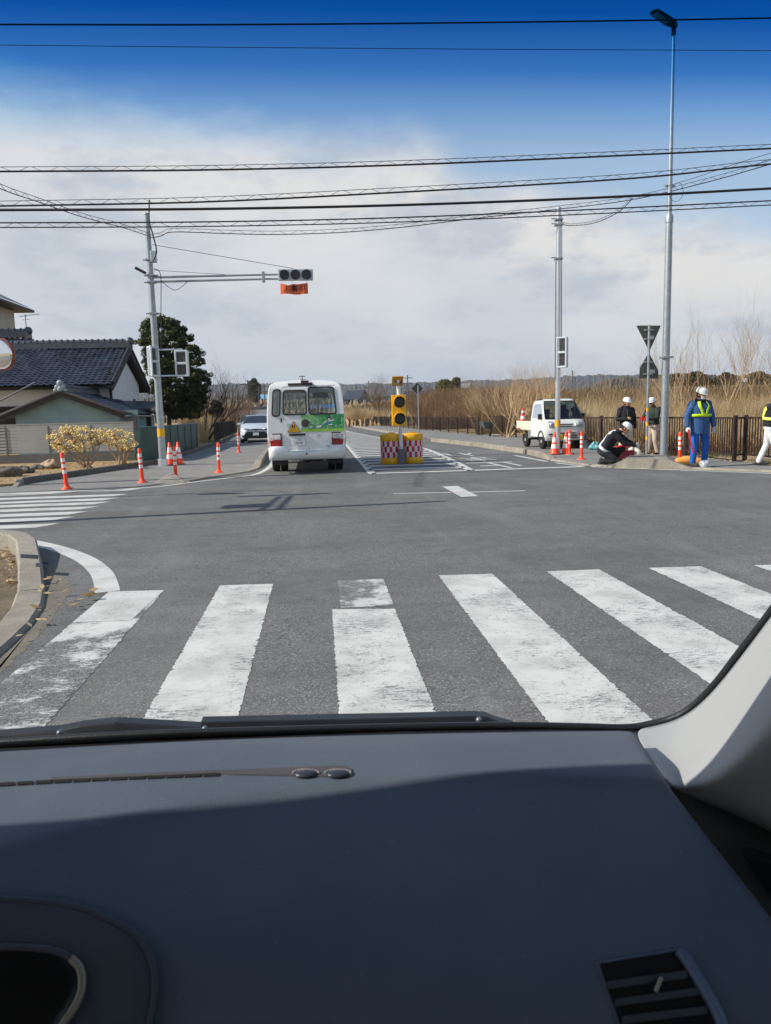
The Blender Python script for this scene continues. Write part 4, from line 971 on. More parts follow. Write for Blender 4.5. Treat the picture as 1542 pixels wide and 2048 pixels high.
# ---- oncoming white crossover (built nose towards -Y)
def car(name, label, cat, Lc, wc, hc_, paint, sec, roofsec, glassm, loc, rz, hood=.9, detail=True):
    t = thing(name, label, cat); n = len(sec); rows = []
    ZL = [.0, .05, .3, .62, .94, 1.0]
    for (y_, zlow, zbelt_, ztop, wb, wt) in sec:
        row = []
        for s in (-1, 1):
            col = [Vector((s * wb * .93, y_, zlow)), Vector((s * wb, y_, zlow + .12)), Vector((s * wb * 1.01, y_, (zlow + zbelt_) / 2)), Vector((s * wb * .975, y_, zbelt_)), Vector((s * (wb + wt) / 2 * .97, y_, (zbelt_ + ztop) / 2)), Vector((s * wt, y_, ztop - .04)), Vector((s * wt * .8, y_, ztop))]
            row += col if s < 0 else col[::-1]
        rows.append(row)
    def mf(i, j):
        jj = j if j < 7 else 12 - j
        a, b_ = sec[i], sec[i + 1]
        isg = jj in (3, 4) and a[3] - a[2] > .2 and b_[3] - b_[2] > .2
        top = j in (5, 6, 7)
        if isg: return 1
        if j in (4, 5, 6, 7, 8) and ((a[3] - a[2] < .2) != (b_[3] - b_[2] < .2)): return 1
        return 0
    mb = MB().grid(rows, 0, True, mf); mb.F.append(list(range(14))); mb.M.append(0); mb.S.append(False)
    o_ = len(rows) * 14 - 14; mb.F.append([o_ + k for k in range(14)][::-1]); mb.M.append(0); mb.S.append(False)
    bd = mb.build('body', [paint, glassm], t)
    sb = bd.modifiers.new('s', 'SUBSURF'); sb.levels = 0; sb.render_levels = 0
    return t
SILV = mat('pearl_paint', c(206, 214, 222), .3, .1, .03, 2, coat=.5)
sec = [(-2.15, .28, .62, .72, .62, .55), (-2.08, .2, .72, .84, .82, .72), (-1.8, .2, .86, .95, .89, .80), (-1.3, .2, .95, 1.02, .9, .8), (-.98, .2, 1.0, 1.08, .9, .76), (-.25, .2, 1.02, 1.5, .9, .60), (.3, .2, 1.03, 1.56, .9, .58), (1.2, .2, 1.06, 1.52, .9, .56), (1.75, .25, 1.1, 1.36, .88, .55), (2.1, .35, 1.02, 1.10, .84, .7), (2.16, .4, .9, .95, .78, .66)]
suv = car('suv', 'white crossover car with a black lower grille waiting on the lane beside the minibus', 'car', 4.3, 1.8, 1.56, SILV, sec, None, DARKGLASS, None, 0)
for s in (-1, 1):
    for y_ in (-1.35, 1.3): wheel(suv, s * .80, y_, .34, .22, s)
    hl_ = MB().grid([[Vector((s * x_, y_, z_)) for x_, y_, z_ in ((.42, -2.14, .80), (.66, -2.09, .84), (.86, -1.86, .90))], [Vector((s * x_, y_, z_)) for x_, y_, z_ in ((.42, -2.155, .72), (.68, -2.11, .74), (.87, -1.9, .79))]]).build('headlight', HEADLENS, suv)
    md = hl_.modifiers.new('s', 'SOLIDIFY'); md.thickness = .03
    MB().box((s * 1.0, -.75, 1.06), (.2, .12, .14)).build('door_mirror', SILV, suv, bevel=.03)
    MB().box((s * .70, -2.13, .42), (.22, .05, .06)).build('fog_lamp', HEADLENS, suv, bevel=.01)
    MB().box((s * .85, -1.35, .50), (.12, .95, .22)).build('wheel_arch', BLACK, suv, bevel=.08)
MB().prism([Vector((x_, -2.17, z_)) for x_, z_ in ((-.78, .34), (-.5, .62), (.5, .62), (.78, .34), (.66, .24), (-.66, .24))], (0, .1, 0)).build('lower_grille', BLACK, suv, bevel=.02)
MB().prism([Vector((x_, -2.165, z_)) for x_, z_ in ((-.5, .70), (-.12, .72), (0, .67), (.12, .72), (.5, .70), (.5, .74), (.12, .78), (-.12, .78), (-.5, .74))], (0, .05, 0)).build('upper_grille', BLACK, suv)
MB().box((0, -2.19, .49), (.33, .02, .165)).build('licence_plate', mat('plate_white', c(0, 0, 0)), suv)
suv.location = (P(509, 860, 43).x, 43 + 2.1, .02); suv.rotation_euler = (0, 0, R(2))
car2 = car('car', 'grey car standing mostly hidden behind the white crossover', 'car', 4.3, 1.7, 1.5, mat('grey_car_paint', c(96, 104, 112), .3, .3, .05, 2, coat=.5), sec, None, DARKGLASS, None, 0)
for s in (-1, 1):
    for y_ in (-1.35, 1.3): wheel(car2, s * .80, y_, .34, .22, s)
    MB().box((s * .62, -2.12, .78), (.34, .05, .1)).build('headlight', HEADLENS, car2, bevel=.02)
MB().box((0, -2.17, .5), (1.1, .05, .16)).build('grille', BLACK, car2, bevel=.02)
car2.location = (P(503, 850, 62).x, 62, .02)

# ---- white kei truck, nose towards -Y
TR = thing('pickup_truck', 'small white flatbed truck with a yellow plate parked on the pavement', 'truck')
TW = mat('truck_white', c(228, 230, 226), .35, 0, .05, 1.5, coat=.3)
hwt = .735
secs = [(-1.66, .30, .95, .96, .66, .62), (-1.70, .26, .8, .96, .71, .70), (-1.66, .26, .96, 1.03, .735, .71)]
cab = MB()
def tsec(y_, pts): return [Vector((x_, y_, z_)) for x_, z_ in pts]
# front profile: (z, y) of the nose from bottom to roof
npf = [(.30, -1.60), (.42, -1.68), (.62, -1.70), (.80, -1.67), (.98, -1.60), (1.06, -1.50), (1.40, -1.24), (1.68, -.98), (1.745, -.86), (1.765, -.6), (1.765, -.2), (1.74, -.06), (1.68, -.02), (1.0, .0), (.45, .0)]
def hwz(z): return float(np.interp(z, [.3, .45, .7, 1.0, 1.4, 1.68, 1.77], [.70, .73, .738, .73, .68, .60, .50]))
fx = [-1, -.93, -.5, 0, .5, .93, 1]
rows = [[Vector((f * hwz(z_), y_ + (.07 if abs(f) > .95 and y_ < -.9 else 0), z_)) for f in fx] for z_, y_ in npf]
def cmf(i, j):
    z_ = npf[i][0]
    if i in (5, 6) and 0 < j < 5: return None
    if i == 12 and 0 < j < 5: return None
    return 0
cab.grid(rows, 0, True, cmf)
cab.grid([[Vector((f * hwz(z_), 0, z_)) for f in (-.93, -.5, 0, .5, .93)] for z_ in (.98, 1.1)], 0); cab.grid([[Vector((f * hwz(z_), -.005, z_)) for f in (-.93, -.5, 0, .5, .93)] for z_ in (1.55, 1.68)], 0)
for s in (-1, 1):                                     # side walls with a window opening
    low = [(.45, -1.5), (.45, -1.40), (.45, -.62), (.45, -.0)]
    rowsS = [[Vector((s * hwz(z_), y_, z_)) for y_ in yy] for z_, yy in ((.42, (-1.62, -1.5, -.8, -.15, 0)), (.72, (-1.64, -1.5, -.8, -.15, 0)), (1.02, (-1.53, -1.38, -.8, -.12, 0)), (1.08, (-1.44, -1.34, -.8, -.12, 0)), (1.60, (-1.02, -.93, -.6, -.12, 0)), (1.66, (-.97, -.9, -.6, -.12, -.02)), (1.72, (-.83, -.8, -.6, -.12, -.04)))]
    cab.grid(rowsS, 0, True, lambda i, j: None if (i == 3 and j in (1, 2)) or (i == 0 and j == 1 and False) else 0)
    MB().add([Vector((s * (hwz(z_) + .002), y_, z_)) for y_, z_ in ((-1.34, 1.08), (-.12, 1.08), (-.12, 1.60), (-.93, 1.60))], [(0, 1, 2, 3)]).build('side_window', VDARK if s > 0 else VGLASS, TR)
cab.build('cab', TW, TR)
wsr = MB().grid([[Vector((f * hwz(z_) * .92, y_ - .012, z_)) for f in (-1, 0, 1)] for z_, y_ in npf[5:8]])
wsr.build('windscreen', VGLASS, TR)
wf = MB(); wo = [Vector((f * hwz(z_), y_ - .014, z_)) for f, (z_, y_) in ((-.94, npf[5]), (.94, npf[5]), (.94, npf[6]), (.94, npf[7]), (-.94, npf[7]), (-.94, npf[6]))]
wf.tube(wo + [wo[0]], .02, 6).build('windscreen_seal', BLACK, TR)
MB().add([Vector((f * hwz(z_), .004, z_)) for f, z_ in ((-.9, 1.1), (.9, 1.1), (.9, 1.55), (-.9, 1.55))], [(0, 1, 2, 3)]).build('rear_window', VGLASS, TR)
inn = MB().box((0, -1.15, .98), (1.3, .42, .14)).box((-.36, -.25, 1.0), (.5, .14, .8)).box((.36, -.25, 1.0), (.5, .14, .8)).box((.36, -.42, 1.45), (.24, .1, .2)).box((0, -.9, 1.6), (.22, .04, .07))
inn.build('cabin_interior', mat('cabin_black', c(30, 34, 38), .8), TR, bevel=.02)
MB().tube([Vector((-.36 + .17 * math.cos(R(a)), -.98 - .06 * math.sin(R(a)), 1.12 + .14 * math.sin(R(a)))) for a in range(0, 361, 24)], .014, 6).build('steering_wheel', BLACK, TR)
for s in (-1, 1):
    h_ = MB().grid([[Vector((s * x_, y_, z_)) for x_, y_, z_ in ((.30, -1.69, .82), (.36, -1.685, .93), (.60, -1.60, 1.0), (.715, -1.50, 1.0))], [Vector((s * x_, y_, z_)) for x_, y_, z_ in ((.30, -1.715, .80), (.38, -1.71, .76), (.60, -1.68, .76), (.735, -1.58, .78))]]).build('headlight', HEADLENS, TR)
    md = h_.modifiers.new('s', 'SOLIDIFY'); md.thickness = .03
    MB().ball((s * .5, -1.655, .88), .065, 0, 12, 8).build('bulb', CHROME, h_)
    MB().box((s * .80, -1.28, 1.14), (.13, .07, .2)).tube([(s * .72, -1.25, 1.1), (s * .8, -1.26, 1.12)], .015, 6).build('door_mirror', BLACK, TR, bevel=.02)
    MB().box((s * .55, -1.715, .52), (.14, .03, .05)).build('fog_lamp', BLACK, TR, bevel=.01)
    for y_, hub in ((-1.2, 1), (.72, 1)): wheel(TR, s * .65, y_, .27, .15, s, mat('steel_rim', c(206, 204, 198), .5, .1))
    MB().tube([Vector((s * .735, -1.2 + .33 * math.cos(R(a)), .30 + .33 * math.sin(R(a)))) for a in range(0, 181, 15)], .03, 6).build('wheel_arch', BLACK, TR)
MB().box((0, -1.69, .86), (.56, .03, .04)).box((0, -1.695, .80), (.5, .03, .03)).build('upper_grille', BLACK, TR, bevel=.006)
MB().box((0, -1.71, .56), (.7, .03, .03)).box((.12, -1.71, .47), (.6, .03, .035)).box((.18, -1.70, .39), (.5, .03, .03)).build('lower_grille', BLACK, TR, bevel=.006)
pt = MB().box((-.27, -1.735, .42), (.33, .02, .165)).build('licence_plate', mat('plate_yellow', c(232, 190, 20), .45), TR, bevel=.005)
MB().text('40-14', .1, lambda x, y: Vector((-.27 + x * .84, -1.7475, .40 + y))).build('lettering', BLACK, pt)
bed = MB().box((0, .92, .66), (1.41, 1.9, .05)).box((-.70, .92, .80), (.035, 1.94, .29)).box((.70, .92, .80), (.035, 1.94, .29)).box((0, 1.88, .80), (1.41, .035, .29)).box((0, .04, .88), (1.41, .035, .45))
for s in (-1, 1): bed.tube([(s * .70, .0, .96), (s * .70, 1.9, .96)], .022, 6)
bed.build('cargo_bed', mat('bed_cream', c(220, 218, 196), .4, 0, .06, 2), TR, bevel=.006)
MB().tube([(-.6, .03, 1.1), (-.6, .03, 1.62), (.6, .03, 1.62), (.6, .03, 1.1)], .02, 6).build('guard_frame', TW, TR)
MB().box((-.62, .2, .48), (.2, .34, .26)).build('battery_box', mat('box_grey', c(120, 128, 128), .5), TR, bevel=.01)
MB().box((0, .3, .42), (.9, 2.9, .12)).tube([(-.6, .72, .3), (.6, .72, .3)], .04, 8).build('chassis', BLACK, TR)
for s in (-1, 1): MB().box((s * .62, 1.06, .34), (.2, .015, .26)).build('mudflap', BLACK, TR)
TR.location = (P(1109, 880, 28).x, 28.6, .03); TR.rotation_euler = (0, 0, R(1.5)); TR.scale = (1.04, 1.04, 1.04)
cn = cone(Vector((0, 0, 0)), 'red and white cone standing on the bed of the little truck', 1)
cq = P(1046, 846, 30.2); cn.location = (cq.x, 30.2, .72); cn.scale = (1.15, 1.15, 1.15)
hs_ = MB()
for k in range(5): hs_.tube([Vector((.28 * math.cos(R(a)) + random.uniform(-.02, .02), .2 * math.sin(R(a)), .03 + k * .03)) for a in range(0, 361, 20)], .02, 5)
ho = hs_.build('hose_coil', RED, None); tag(ho, 'red hose coil lying on the bed of the white truck', 'hose'); ho.location = (cq.x + .3, 29.7, .74)
# ================================================================== PEOPLE
SKIN = mat('skin', c(196, 142, 112), .55, 0, .06, 9)
HAIR = mat('hair', c(28, 24, 22), .8, 0, .2, 20)
LATE = []
def V3(*a): return Vector(a)
def rings(mb, rs, n=18, m=0):
    """closed loft through elliptical rings: (centre, rx, ry[, tilt matrix])"""
    rows = []
    for q in rs:
        M = q[3] if len(q) > 3 else Matrix.Identity(3)
        rows.append([Vector(q[0]) + M @ Vector((q[1] * math.cos(2 * math.pi * k / n), q[2] * math.sin(2 * math.pi * k / n), 0)) for k in range(n)])
    o = len(mb.V); mb.grid(rows, m, True, None, True)
    mb.F.append([o + k for k in range(n)][::-1]); mb.M.append(m); mb.S.append(True); e = o + (len(rows) - 1) * n
    mb.F.append([e + k for k in range(n)]); mb.M.append(m); mb.S.append(True)
def limb(mb, pts, rs, m=0):
    mb.tube(pts, rs, 12, m)
    for p, r in zip(pts, rs): mb.ball(p, r * .99, m, 12, 8)
def fuse(o, vox=.009, sm=2, fold=0.0, fs=9):
    r = o.modifiers.new('fuse', 'REMESH'); r.mode = 'VOXEL'; r.voxel_size = vox; r.use_smooth_shade = True
    s = o.modifiers.new('smooth', 'SMOOTH'); s.iterations = sm; s.factor = .5
    return o
def cloth(name, col, var=.16):
    return mat(name, col, .85, 0, var, 7, bump=.9, bscale=9)
def hand(mb, wr, d, side, palm, curl=.5, sc=1.0, m=0):
    """wrist point, direction of the fingers, palm normal; five separate fingers"""
    d = d.normalized(); palm = (palm - d * palm.dot(d)).normalized(); q = d.cross(palm) * side
    c0 = wr + d * .05 * sc
    for i, o in enumerate((-.03, -.01, .01, .03)): limb(mb, [wr + d * .01, c0 + q * o * sc * .8, wr + d * .088 * sc + q * o * sc], [.018 * sc, .017 * sc, .013 * sc], m)
    for i, (o, L) in enumerate(((-.032, .062), (-.011, .078), (.011, .084), (.032, .072))):
        a = wr + d * .09 * sc + q * o * sc; b = a + (d * math.cos(curl * .8) + palm * math.sin(curl * .8)) * L * .5 * sc; e = b + (d * math.cos(curl * 2) + palm * math.sin(curl * 2)) * L * .5 * sc
        limb(mb, [a, b, e], [.0105 * sc, .0095 * sc, .0075 * sc], m)
    a = wr + d * .025 * sc + q * .025 * sc; b = a + (d * .6 + q * .7 + palm * .3).normalized() * .045 * sc; e = b + (d * .9 + palm * .5).normalized() * .035 * sc
    limb(mb, [a, b, e], [.015 * sc, .0125 * sc, .0095 * sc], m)
def head(mb, c0, face, tilt=None, m=0):
    """head centred on c0 looking along face"""
    f = face.normalized(); up0 = tilt or Vector((0, 0, 1)); s = f.cross(up0).normalized(); up = s.cross(f)
    M = Matrix((s, f, up)).transposed()
    q = lambda x, y, z: c0 + M @ Vector((x, y, z))
    mb.ball(c0 + up * .02, .108, m, 18, 12, (.74, .92, 1.0), M); mb.ball(q(0, .022, -.06), .07, m, 14, 10, (.82, .95, .85), M); mb.ball(q(0, .05, -.085), .034, m, 10, 8, (1, .9, .7), M)
    mb.tube([q(0, .088, .02), q(0, .112, -.02)], [.009, .016], 8, m); mb.ball(q(0, .108, -.022), .016, m, 8, 6)
    mb.ball(q(0, .088, .035), .03, m, 10, 6, (1.8, .5, .4), M); mb.ball(q(0, .09, -.056), .02, m, 10, 6, (1.4, .6, .5), M)
    for k in (-1, 1): mb.ball(q(k * .08, -.005, -.005), .028, m, 8, 6, (.35, .7, 1.15), M); mb.ball(q(k * .042, .075, -.03), .024, m, 8, 6)
    return q, M
def face_bits(par, q, M, hair=True, glasses=False):
    e = MB()
    for k in (-1, 1): e.ball(q(k * .032, .088, .012), .010, 0, 8, 6)
    e.build('eye', mat('eye_dark', c(30, 24, 22), .3), par); b = MB()
    for k in (-1, 1): b.tube([q(k * .018, .098, .032), q(k * .05, .086, .035)], .005, 5)
    b.build('eyebrow', HAIR, par)
    MB().tube([q(-.022, .100, -.058), q(0, .107, -.060), q(.022, .100, -.058)], .004, 5).build('mouth', mat('lip', c(150, 84, 76), .6), par)
    if hair:
        h = MB(); rows = []
        for a in range(6):
            t = a / 5; rows.append([q(.088 * math.cos(ph) * (1 - .04 * a), -.012 - .1 * math.sin(ph) * (1 - .05 * a), .05 - t * .11) for ph in [math.pi * (-.12 + 1.24 * k / 14) for k in range(15)]])
        h.grid(rows); o = h.build('hair', HAIR, par); s = o.modifiers.new('s', 'SOLIDIFY'); s.thickness = .012
    if glasses:
        g_ = MB()
        for k in (-1, 1): g_.tube([q(k * .034 + .026 * math.cos(R(a)), .104, .012 + .018 * math.sin(R(a))) for a in range(0, 361, 30)], .003, 4); g_.tube([q(k * .06, .10, .014), q(k * .08, .0, .012)], .003, 4)
        g_.build('glasses', BLACK, par)
def helmet(par, q, M, col=None, band=True):
    H = mat('helmet_white', c(236, 238, 238), .25, 0, 0, 1, coat=.6) if col is None else col
    rows = []; n = 24
    for z, r in ((.028, 1.0), (.05, 1.02), (.08, .985), (.11, .90), (.135, .74), (.15, .52), (.158, .28), (.16, .01)):
        rows.append([q(.104 * r * math.cos(2 * math.pi * k / n), .128 * r * math.sin(2 * math.pi * k / n) - .004 * 1, z + .012) for k in range(n)])
    h = MB().grid(rows, 0, True, None, True).build('helmet', H, par); s = h.modifiers.new('s', 'SOLIDIFY'); s.thickness = .006
    b = MB(); rows = [[], []]
    for k in range(13):
        a = math.pi * (.08 + .84 * k / 12); rows[0].append(q(.104 * math.cos(a), .124 * math.sin(a), .045)); rows[1].append(q(.113 * math.cos(a), .124 * math.sin(a) + .035 * math.sin(a) ** 2, .030))
    b.grid(rows); o = b.build('brim', H, h); s = o.modifiers.new('s', 'SOLIDIFY'); s.thickness = .006
    st = MB()
    for k in (-1, 1): st.tube([q(k * .088, .02, .03), q(k * .072, .045, -.06), q(0, .055, -.115)], .0045, 5)
    st.build('chin_strap', BLACK, h)
    if band: MB().tube([q(.1055 * math.cos(R(a)), .1295 * math.sin(R(a)) - .004, .033) for a in range(0, 361, 15)], .006, 5).build('band', BLACK, h)
    return h
def shoe(par, ank, fwd, m):
    f = Vector((fwd.x, fwd.y, 0)).normalized(); s = MB(); g_ = Vector((ank.x, ank.y, 0)); z0 = ank.z - .075
    limb(s, [g_ - f * .05 + V3(0, 0, z0 + .04), g_ + f * .06 + V3(0, 0, z0 + .045), g_ + f * .16 + V3(0, 0, z0 + .034)], [.042, .045, .036]); limb(s, [ank + V3(0, 0, .05), g_ + V3(0, 0, z0 + .05)], [.05, .045])
    return fuse(s.build('shoe', m, par), .01, 1)
def person(label, loc, J, jac, trs, shoes, glove=None, hands=(.5, .5), jr=1.0, tilt=None, glasses=False, jhem=.0, palm=None, group=None):
    """J: joints in metres about the feet. Body first, one continuous skin; clothes follow it"""
    t = thing('person', label, 'person', (0, 0, 0), group); b = MB()
    q, M = head(b, J['head'], J['face'], tilt)
    nk = J['neck']; ch = J['chest']; pv = J['pelvis']; up = (nk - pv).normalized(); s = (J['shR'] - J['shL']).normalized(); fw = up.cross(s).normalized()
    Mt = Matrix((s, fw, up)).transposed()
    limb(b, [J['head'] - (M @ V3(0, .01, .06)), nk - up * .03], [.052, .058])
    rings(b, [(pv - up * .06, .13, .09, Mt), (pv + up * .04, .15, .1, Mt), ((pv + ch) / 2, .13, .09, Mt), (ch, .155, .1, Mt), (nk - up * .09, .15, .085, Mt), (nk - up * .02, .07, .055, Mt)])
    for k in 'LR':
        limb(b, [J['sh' + k], J['el' + k], J['wr' + k]], [.05, .038, .027]); limb(b, [J['hip' + k], J['kn' + k], J['an' + k]], [.075, .052, .038])
        d = J.get('hd' + k) or (J['wr' + k] - J['el' + k]); pm = (palm or {}).get(k) or -s * (1 if k == 'R' else -1)
        if not glove: hand(b, J['wr' + k], d, 1 if k == 'R' else -1, pm, hands[0 if k == 'L' else 1])
    body = fuse(b.build('body', SKIN, t), .0055, 1)
    face_bits(body, q, M, True, glasses)
    j = MB(); a = .03
    hem = pv - up * (.02 + jhem)
    R_ = [(hem, .185 * jr, .135 * jr, Mt), (pv + up * .02, .19 * jr, .14 * jr, Mt), ((pv + ch) / 2, .185 * jr, .138 * jr, Mt), (ch, .205 * jr, .145 * jr, Mt), (nk - up * .12, .205 * jr, .128 * jr, Mt), (nk - up * .05, .15, .1, Mt), (nk + up * .02, .078, .072, Mt)]
    rings(j, R_)
    for k in 'LR':
        sh, el, wr = J['sh' + k], J['el' + k], J['wr' + k]; limb(j, [nk - up * .07 + (sh - nk) * .5, sh, (sh + el) / 2, el, wr - (wr - el).normalized() * .01], [.075, .082 * jr, .07 * jr, .062 * jr, .045 * jr])
    jo = fuse(j.build('jacket', jac, t), .011, 2)
    cr = MB(); cr.tube([nk + up * .03 + Mt @ V3(.068 * math.cos(R(a_)), .062 * math.sin(R(a_)) + .005, .0 + .012 * math.sin(R(a_))) for a_ in range(0, 361, 24)], .022, 8); cr.build('collar', jac, jo)
    tr = MB(); rings(tr, [(pv - up * .1, .16, .12, Mt), (pv, .168, .125, Mt), (pv + up * .1, .155, .115, Mt)])
    for k in 'LR':
        h_, kn, an = J['hip' + k], J['kn' + k], J['an' + k]; limb(tr, [h_, h_.lerp(kn, .5), kn, kn.lerp(an, .5), an + (kn - an).normalized() * .02], [.105, .092, .076, .072, .066])
    fuse(tr.build('trousers', trs, t), .011, 2)
    for k in 'LR': shoe(t, J['an' + k], J.get('ft' + k) or fw, shoes)
    if glove:
        gm = MB()
        for k in 'LR':
            d = J.get('hd' + k) or (J['wr' + k] - J['el' + k]); pm = (palm or {}).get(k) or -s * (1 if k == 'R' else -1)
            hand(gm, J['wr' + k], d, 1 if k == 'R' else -1, pm, hands[0 if k == 'L' else 1], 1.13)
            limb(gm, [J['wr' + k] - d.normalized() * .04, J['wr' + k]], [.034, .03])
        fuse(gm.build('glove', glove, t), .006, 1)
    LATE.append((t, Vector(loc)))
    return t, q, M, Mt, jo
def std(face=(0, -1), ts=0.0):
    """upright figure, 1.72 m, facing -Y turned by ts"""
    J = dict(head=V3(0, -.02, 1.585), neck=V3(0, 0, 1.45), chest=V3(0, 0, 1.25), pelvis=V3(0, 0, .95), shL=V3(.19, .01, 1.38), shR=V3(-.19, .01, 1.38), elL=V3(.25, .02, 1.1), elR=V3(-.25, .02, 1.1), wrL=V3(.26, -.05, .86), wrR=V3(-.26, -.05, .86),
             hipL=V3(.09, 0, .88), hipR=V3(-.09, 0, .88), knL=V3(.1, -.02, .5), knR=V3(-.1, -.02, .5), anL=V3(.11, .02, .09), anR=V3(-.11, .02, .09), face=V3(0, -1, 0))
    return J
def turned(J, a):
    M = Matrix.Rotation(a, 3, 'Z'); return {k: M @ v for k, v in J.items()}
BLK = cloth('black_jacket', c(30, 31, 36)); KHA = cloth('khaki_trousers', c(196, 180, 162)); SHO = mat('dark_shoe', c(52, 50, 50), .7, 0, .2, 10)
def place(px, py, z=.03): return G(px, py, z)

# man in the black hooded jacket, one hand before him
J = std(); J['shR'].y = .02; J['elR'] = V3(-.27, .0, 1.12); J['wrR'] = V3(-.10, -.20, 1.13); J['elL'] = V3(.29, .04, 1.12); J['wrL'] = V3(.30, 0, .86); J['anL'] = V3(.17, .04, .09); J['knL'] = V3(.14, -.03, .5); J['anR'] = V3(-.2, .0, .09); J['knR'] = V3(-.15, -.04, .5); J['face'] = V3(.25, -1, -.15)
J['hdR'] = V3(.9, -.3, .2)
J = turned(J, R(8)); pA, q, M, Mt, jo = person('man in a black hooded jacket by the railing, one hand at his chest', place(1251, 915), J, BLK, KHA, SHO, hands=(.4, .9), jr=1.08, jhem=.08)
helmet(pA, q, M)
hd = MB(); nk = J['neck']
hd.tube([nk + V3(.10 * math.cos(R(a)), .05 + .08 * math.sin(R(a)), .03 - .03 * math.cos(R(a)) ** 2) for a in range(-20, 201, 20)], .045, 8); hd.build('hood', BLK, pA)
MB().tube([nk + V3(-.03, -.12, -.05), nk + V3(-.03, -.17, -.25), nk + V3(-.02, -.16, -.5)], .006, 4).build('zip', mat('zip_grey', c(110, 112, 116), .5), pA)
# man in the dark green jacket, seen turned away to the side with red gloves
GRN = cloth('green_jacket', c(38, 52, 42))
J = std(); J['head'] = V3(0, -.06, 1.57); J['elR'] = V3(-.2, -.16, 1.14); J['wrR'] = V3(-.1, -.38, 1.12); J['elL'] = V3(.22, -.1, 1.12); J['wrL'] = V3(.1, -.34, 1.10); J['anL'] = V3(.12, .1, .09); J['anR'] = V3(-.1, -.08, .09); J['face'] = V3(.1, -1, -.2)
J = turned(J, R(-62)); pB, q, M, Mt, jo = person('man in dark green jacket and red gloves between sign post and lamp pole', place(1304, 911), J, GRN, KHA, SHO, mat('red_glove', c(206, 34, 50), .7), (.9, .9), 1.1, glasses=True)
helmet(pB, q, M)
MB().ball(J['shR'].lerp(J['elR'], .55) + V3(.0, -.07, 0), .035, 0, 10, 8, (.9, .4, .9)).build('badge', REFL, jo)
# crouching worker over the red box
DRK = cloth('dark_work_trousers', c(30, 31, 36))
J = dict(head=V3(.10, -.30, .93), neck=V3(.0, -.16, .86), chest=V3(-.06, -.02, .70), pelvis=V3(-.05, .22, .36), shL=V3(.17, -.08, .80), shR=V3(-.18, -.10, .80), elL=V3(.27, -.30, .60), elR=V3(-.14, -.34, .56), wrL=V3(.2, -.52, .52), wrR=V3(.02, -.56, .50),
         hipL=V3(.06, .18, .32), hipR=V3(-.15, .18, .32), knL=V3(.16, -.22, .40), knR=V3(-.16, -.22, .12), anL=V3(.13, .04, .09), anR=V3(-.15, .24, .10), face=V3(.1, -.8, -.62), ftR=V3(0, -1, 0), ftL=V3(0, -1, 0))
J = turned(J, R(52)); up = (J['neck'] - J['pelvis']).normalized()
pC, q, M, Mt, jo = person('worker in black crouching over the red box, white straps on his back', place(1224, 930), J, BLK, DRK, SHO, mat('grey_glove', c(170, 172, 176), .8), (.8, .8), 1.05, tilt=V3(0, 0, 1))
helmet(pC, q, M)
def strap(par, pts, m, w_=.05, th=.008, name='reflective_strap', nrm=None):
    rows = []
    P_ = smooth_path(pts, 5)
    for i, p in enumerate(P_):
        d = (P_[min(i + 1, len(P_) - 1)] - P_[max(i - 1, 0)]).normalized(); n_ = (nrm(p) if nrm else Vector((0, -1, 0))); sd_ = d.cross(n_).normalized(); rows.append([p + sd_ * w_ / 2, p - sd_ * w_ / 2])
    o = MB().grid(rows).build(name, m, par); s = o.modifiers.new('s', 'SOLIDIFY'); s.thickness = th; s.offset = 0; return o
def strap_shell(par, m, Mt, base, pv, nk, rx, ry, spec, name='reflective_strap', w_=.05):
    """bands that lie on the jacket: spec = list of (angle, fraction along torso) points"""
    for pts in spec:
        P_ = []
        for a, f_ in pts:
            ctr = pv.lerp(nk, f_); k = 1 if f_ < .78 else max(.35, 1 - (f_ - .78) * 2.3)
            P_.append(ctr + Mt @ V3(rx * k * math.cos(R(a)), ry * k * math.sin(R(a)), 0))
        ax = (nk - pv).normalized()
        def nrm(p, pv=pv, ax=ax): v = p - pv; v = v - ax * v.dot(ax); return v.normalized()
        strap(par, P_, m, w_, name=name, nrm=nrm)
WST = mat('silver_strap', c(222, 224, 230), .4, 0, .05, 10)
# Mt: x = towards right shoulder, y = backwards? (fw = up x s); front found from the sign of its y
def front_deg(Mt, face): return 90 if (Mt @ V3(0, 1, 0)).dot(face) > 0 else 270
fd = front_deg(Mt, J['face']); bk_ = fd + 180
strap_shell(jo, WST, Mt, None, J['pelvis'], J['neck'], .235, .165, [[(a, .12) for a in range(0, 361, 20)], [(bk_ - 25, .15), (bk_ - 28, .5), (bk_ - 38, .8), (bk_ - 60, .98)], [(bk_ + 25, .15), (bk_ + 28, .5), (bk_ + 38, .8), (bk_ + 60, .98)]], w_=.07)
# traffic guard in blue
BLU = cloth('blue_coat', c(52, 88, 136)); BLT = cloth('blue_trousers', c(24, 92, 178))
J = std()
J['elR'] = V3(-.31, .0, 1.14); J['wrR'] = V3(-.33, -.04, .90); J['elL'] = V3(.30, .02, 1.14); J['wrL'] = V3(.32, -.02, .90); J['face'] = V3(.35, -1, -.28); J['anR'] = V3(-.15, 0, .09); J['anL'] = V3(.17, .06, .09); J['knR'] = V3(-.14, -.04, .52); J['knL'] = V3(.13, -.03, .52); J['hdR'] = V3(0, -.1, -1)
J = turned(J, R(6))
pD, q, M, Mt, jo = person('traffic guard in a blue coat with yellow-green straps and face mask', place(1397, 934), J, BLU, BLT, SHO, mat('white_glove', c(220, 220, 216), .8), (.6, 1.1), 1.14, jhem=.2)
hm = helmet(pD, q, M, mat('helmet_grey', c(214, 216, 208), .35, 0, 0, 1))
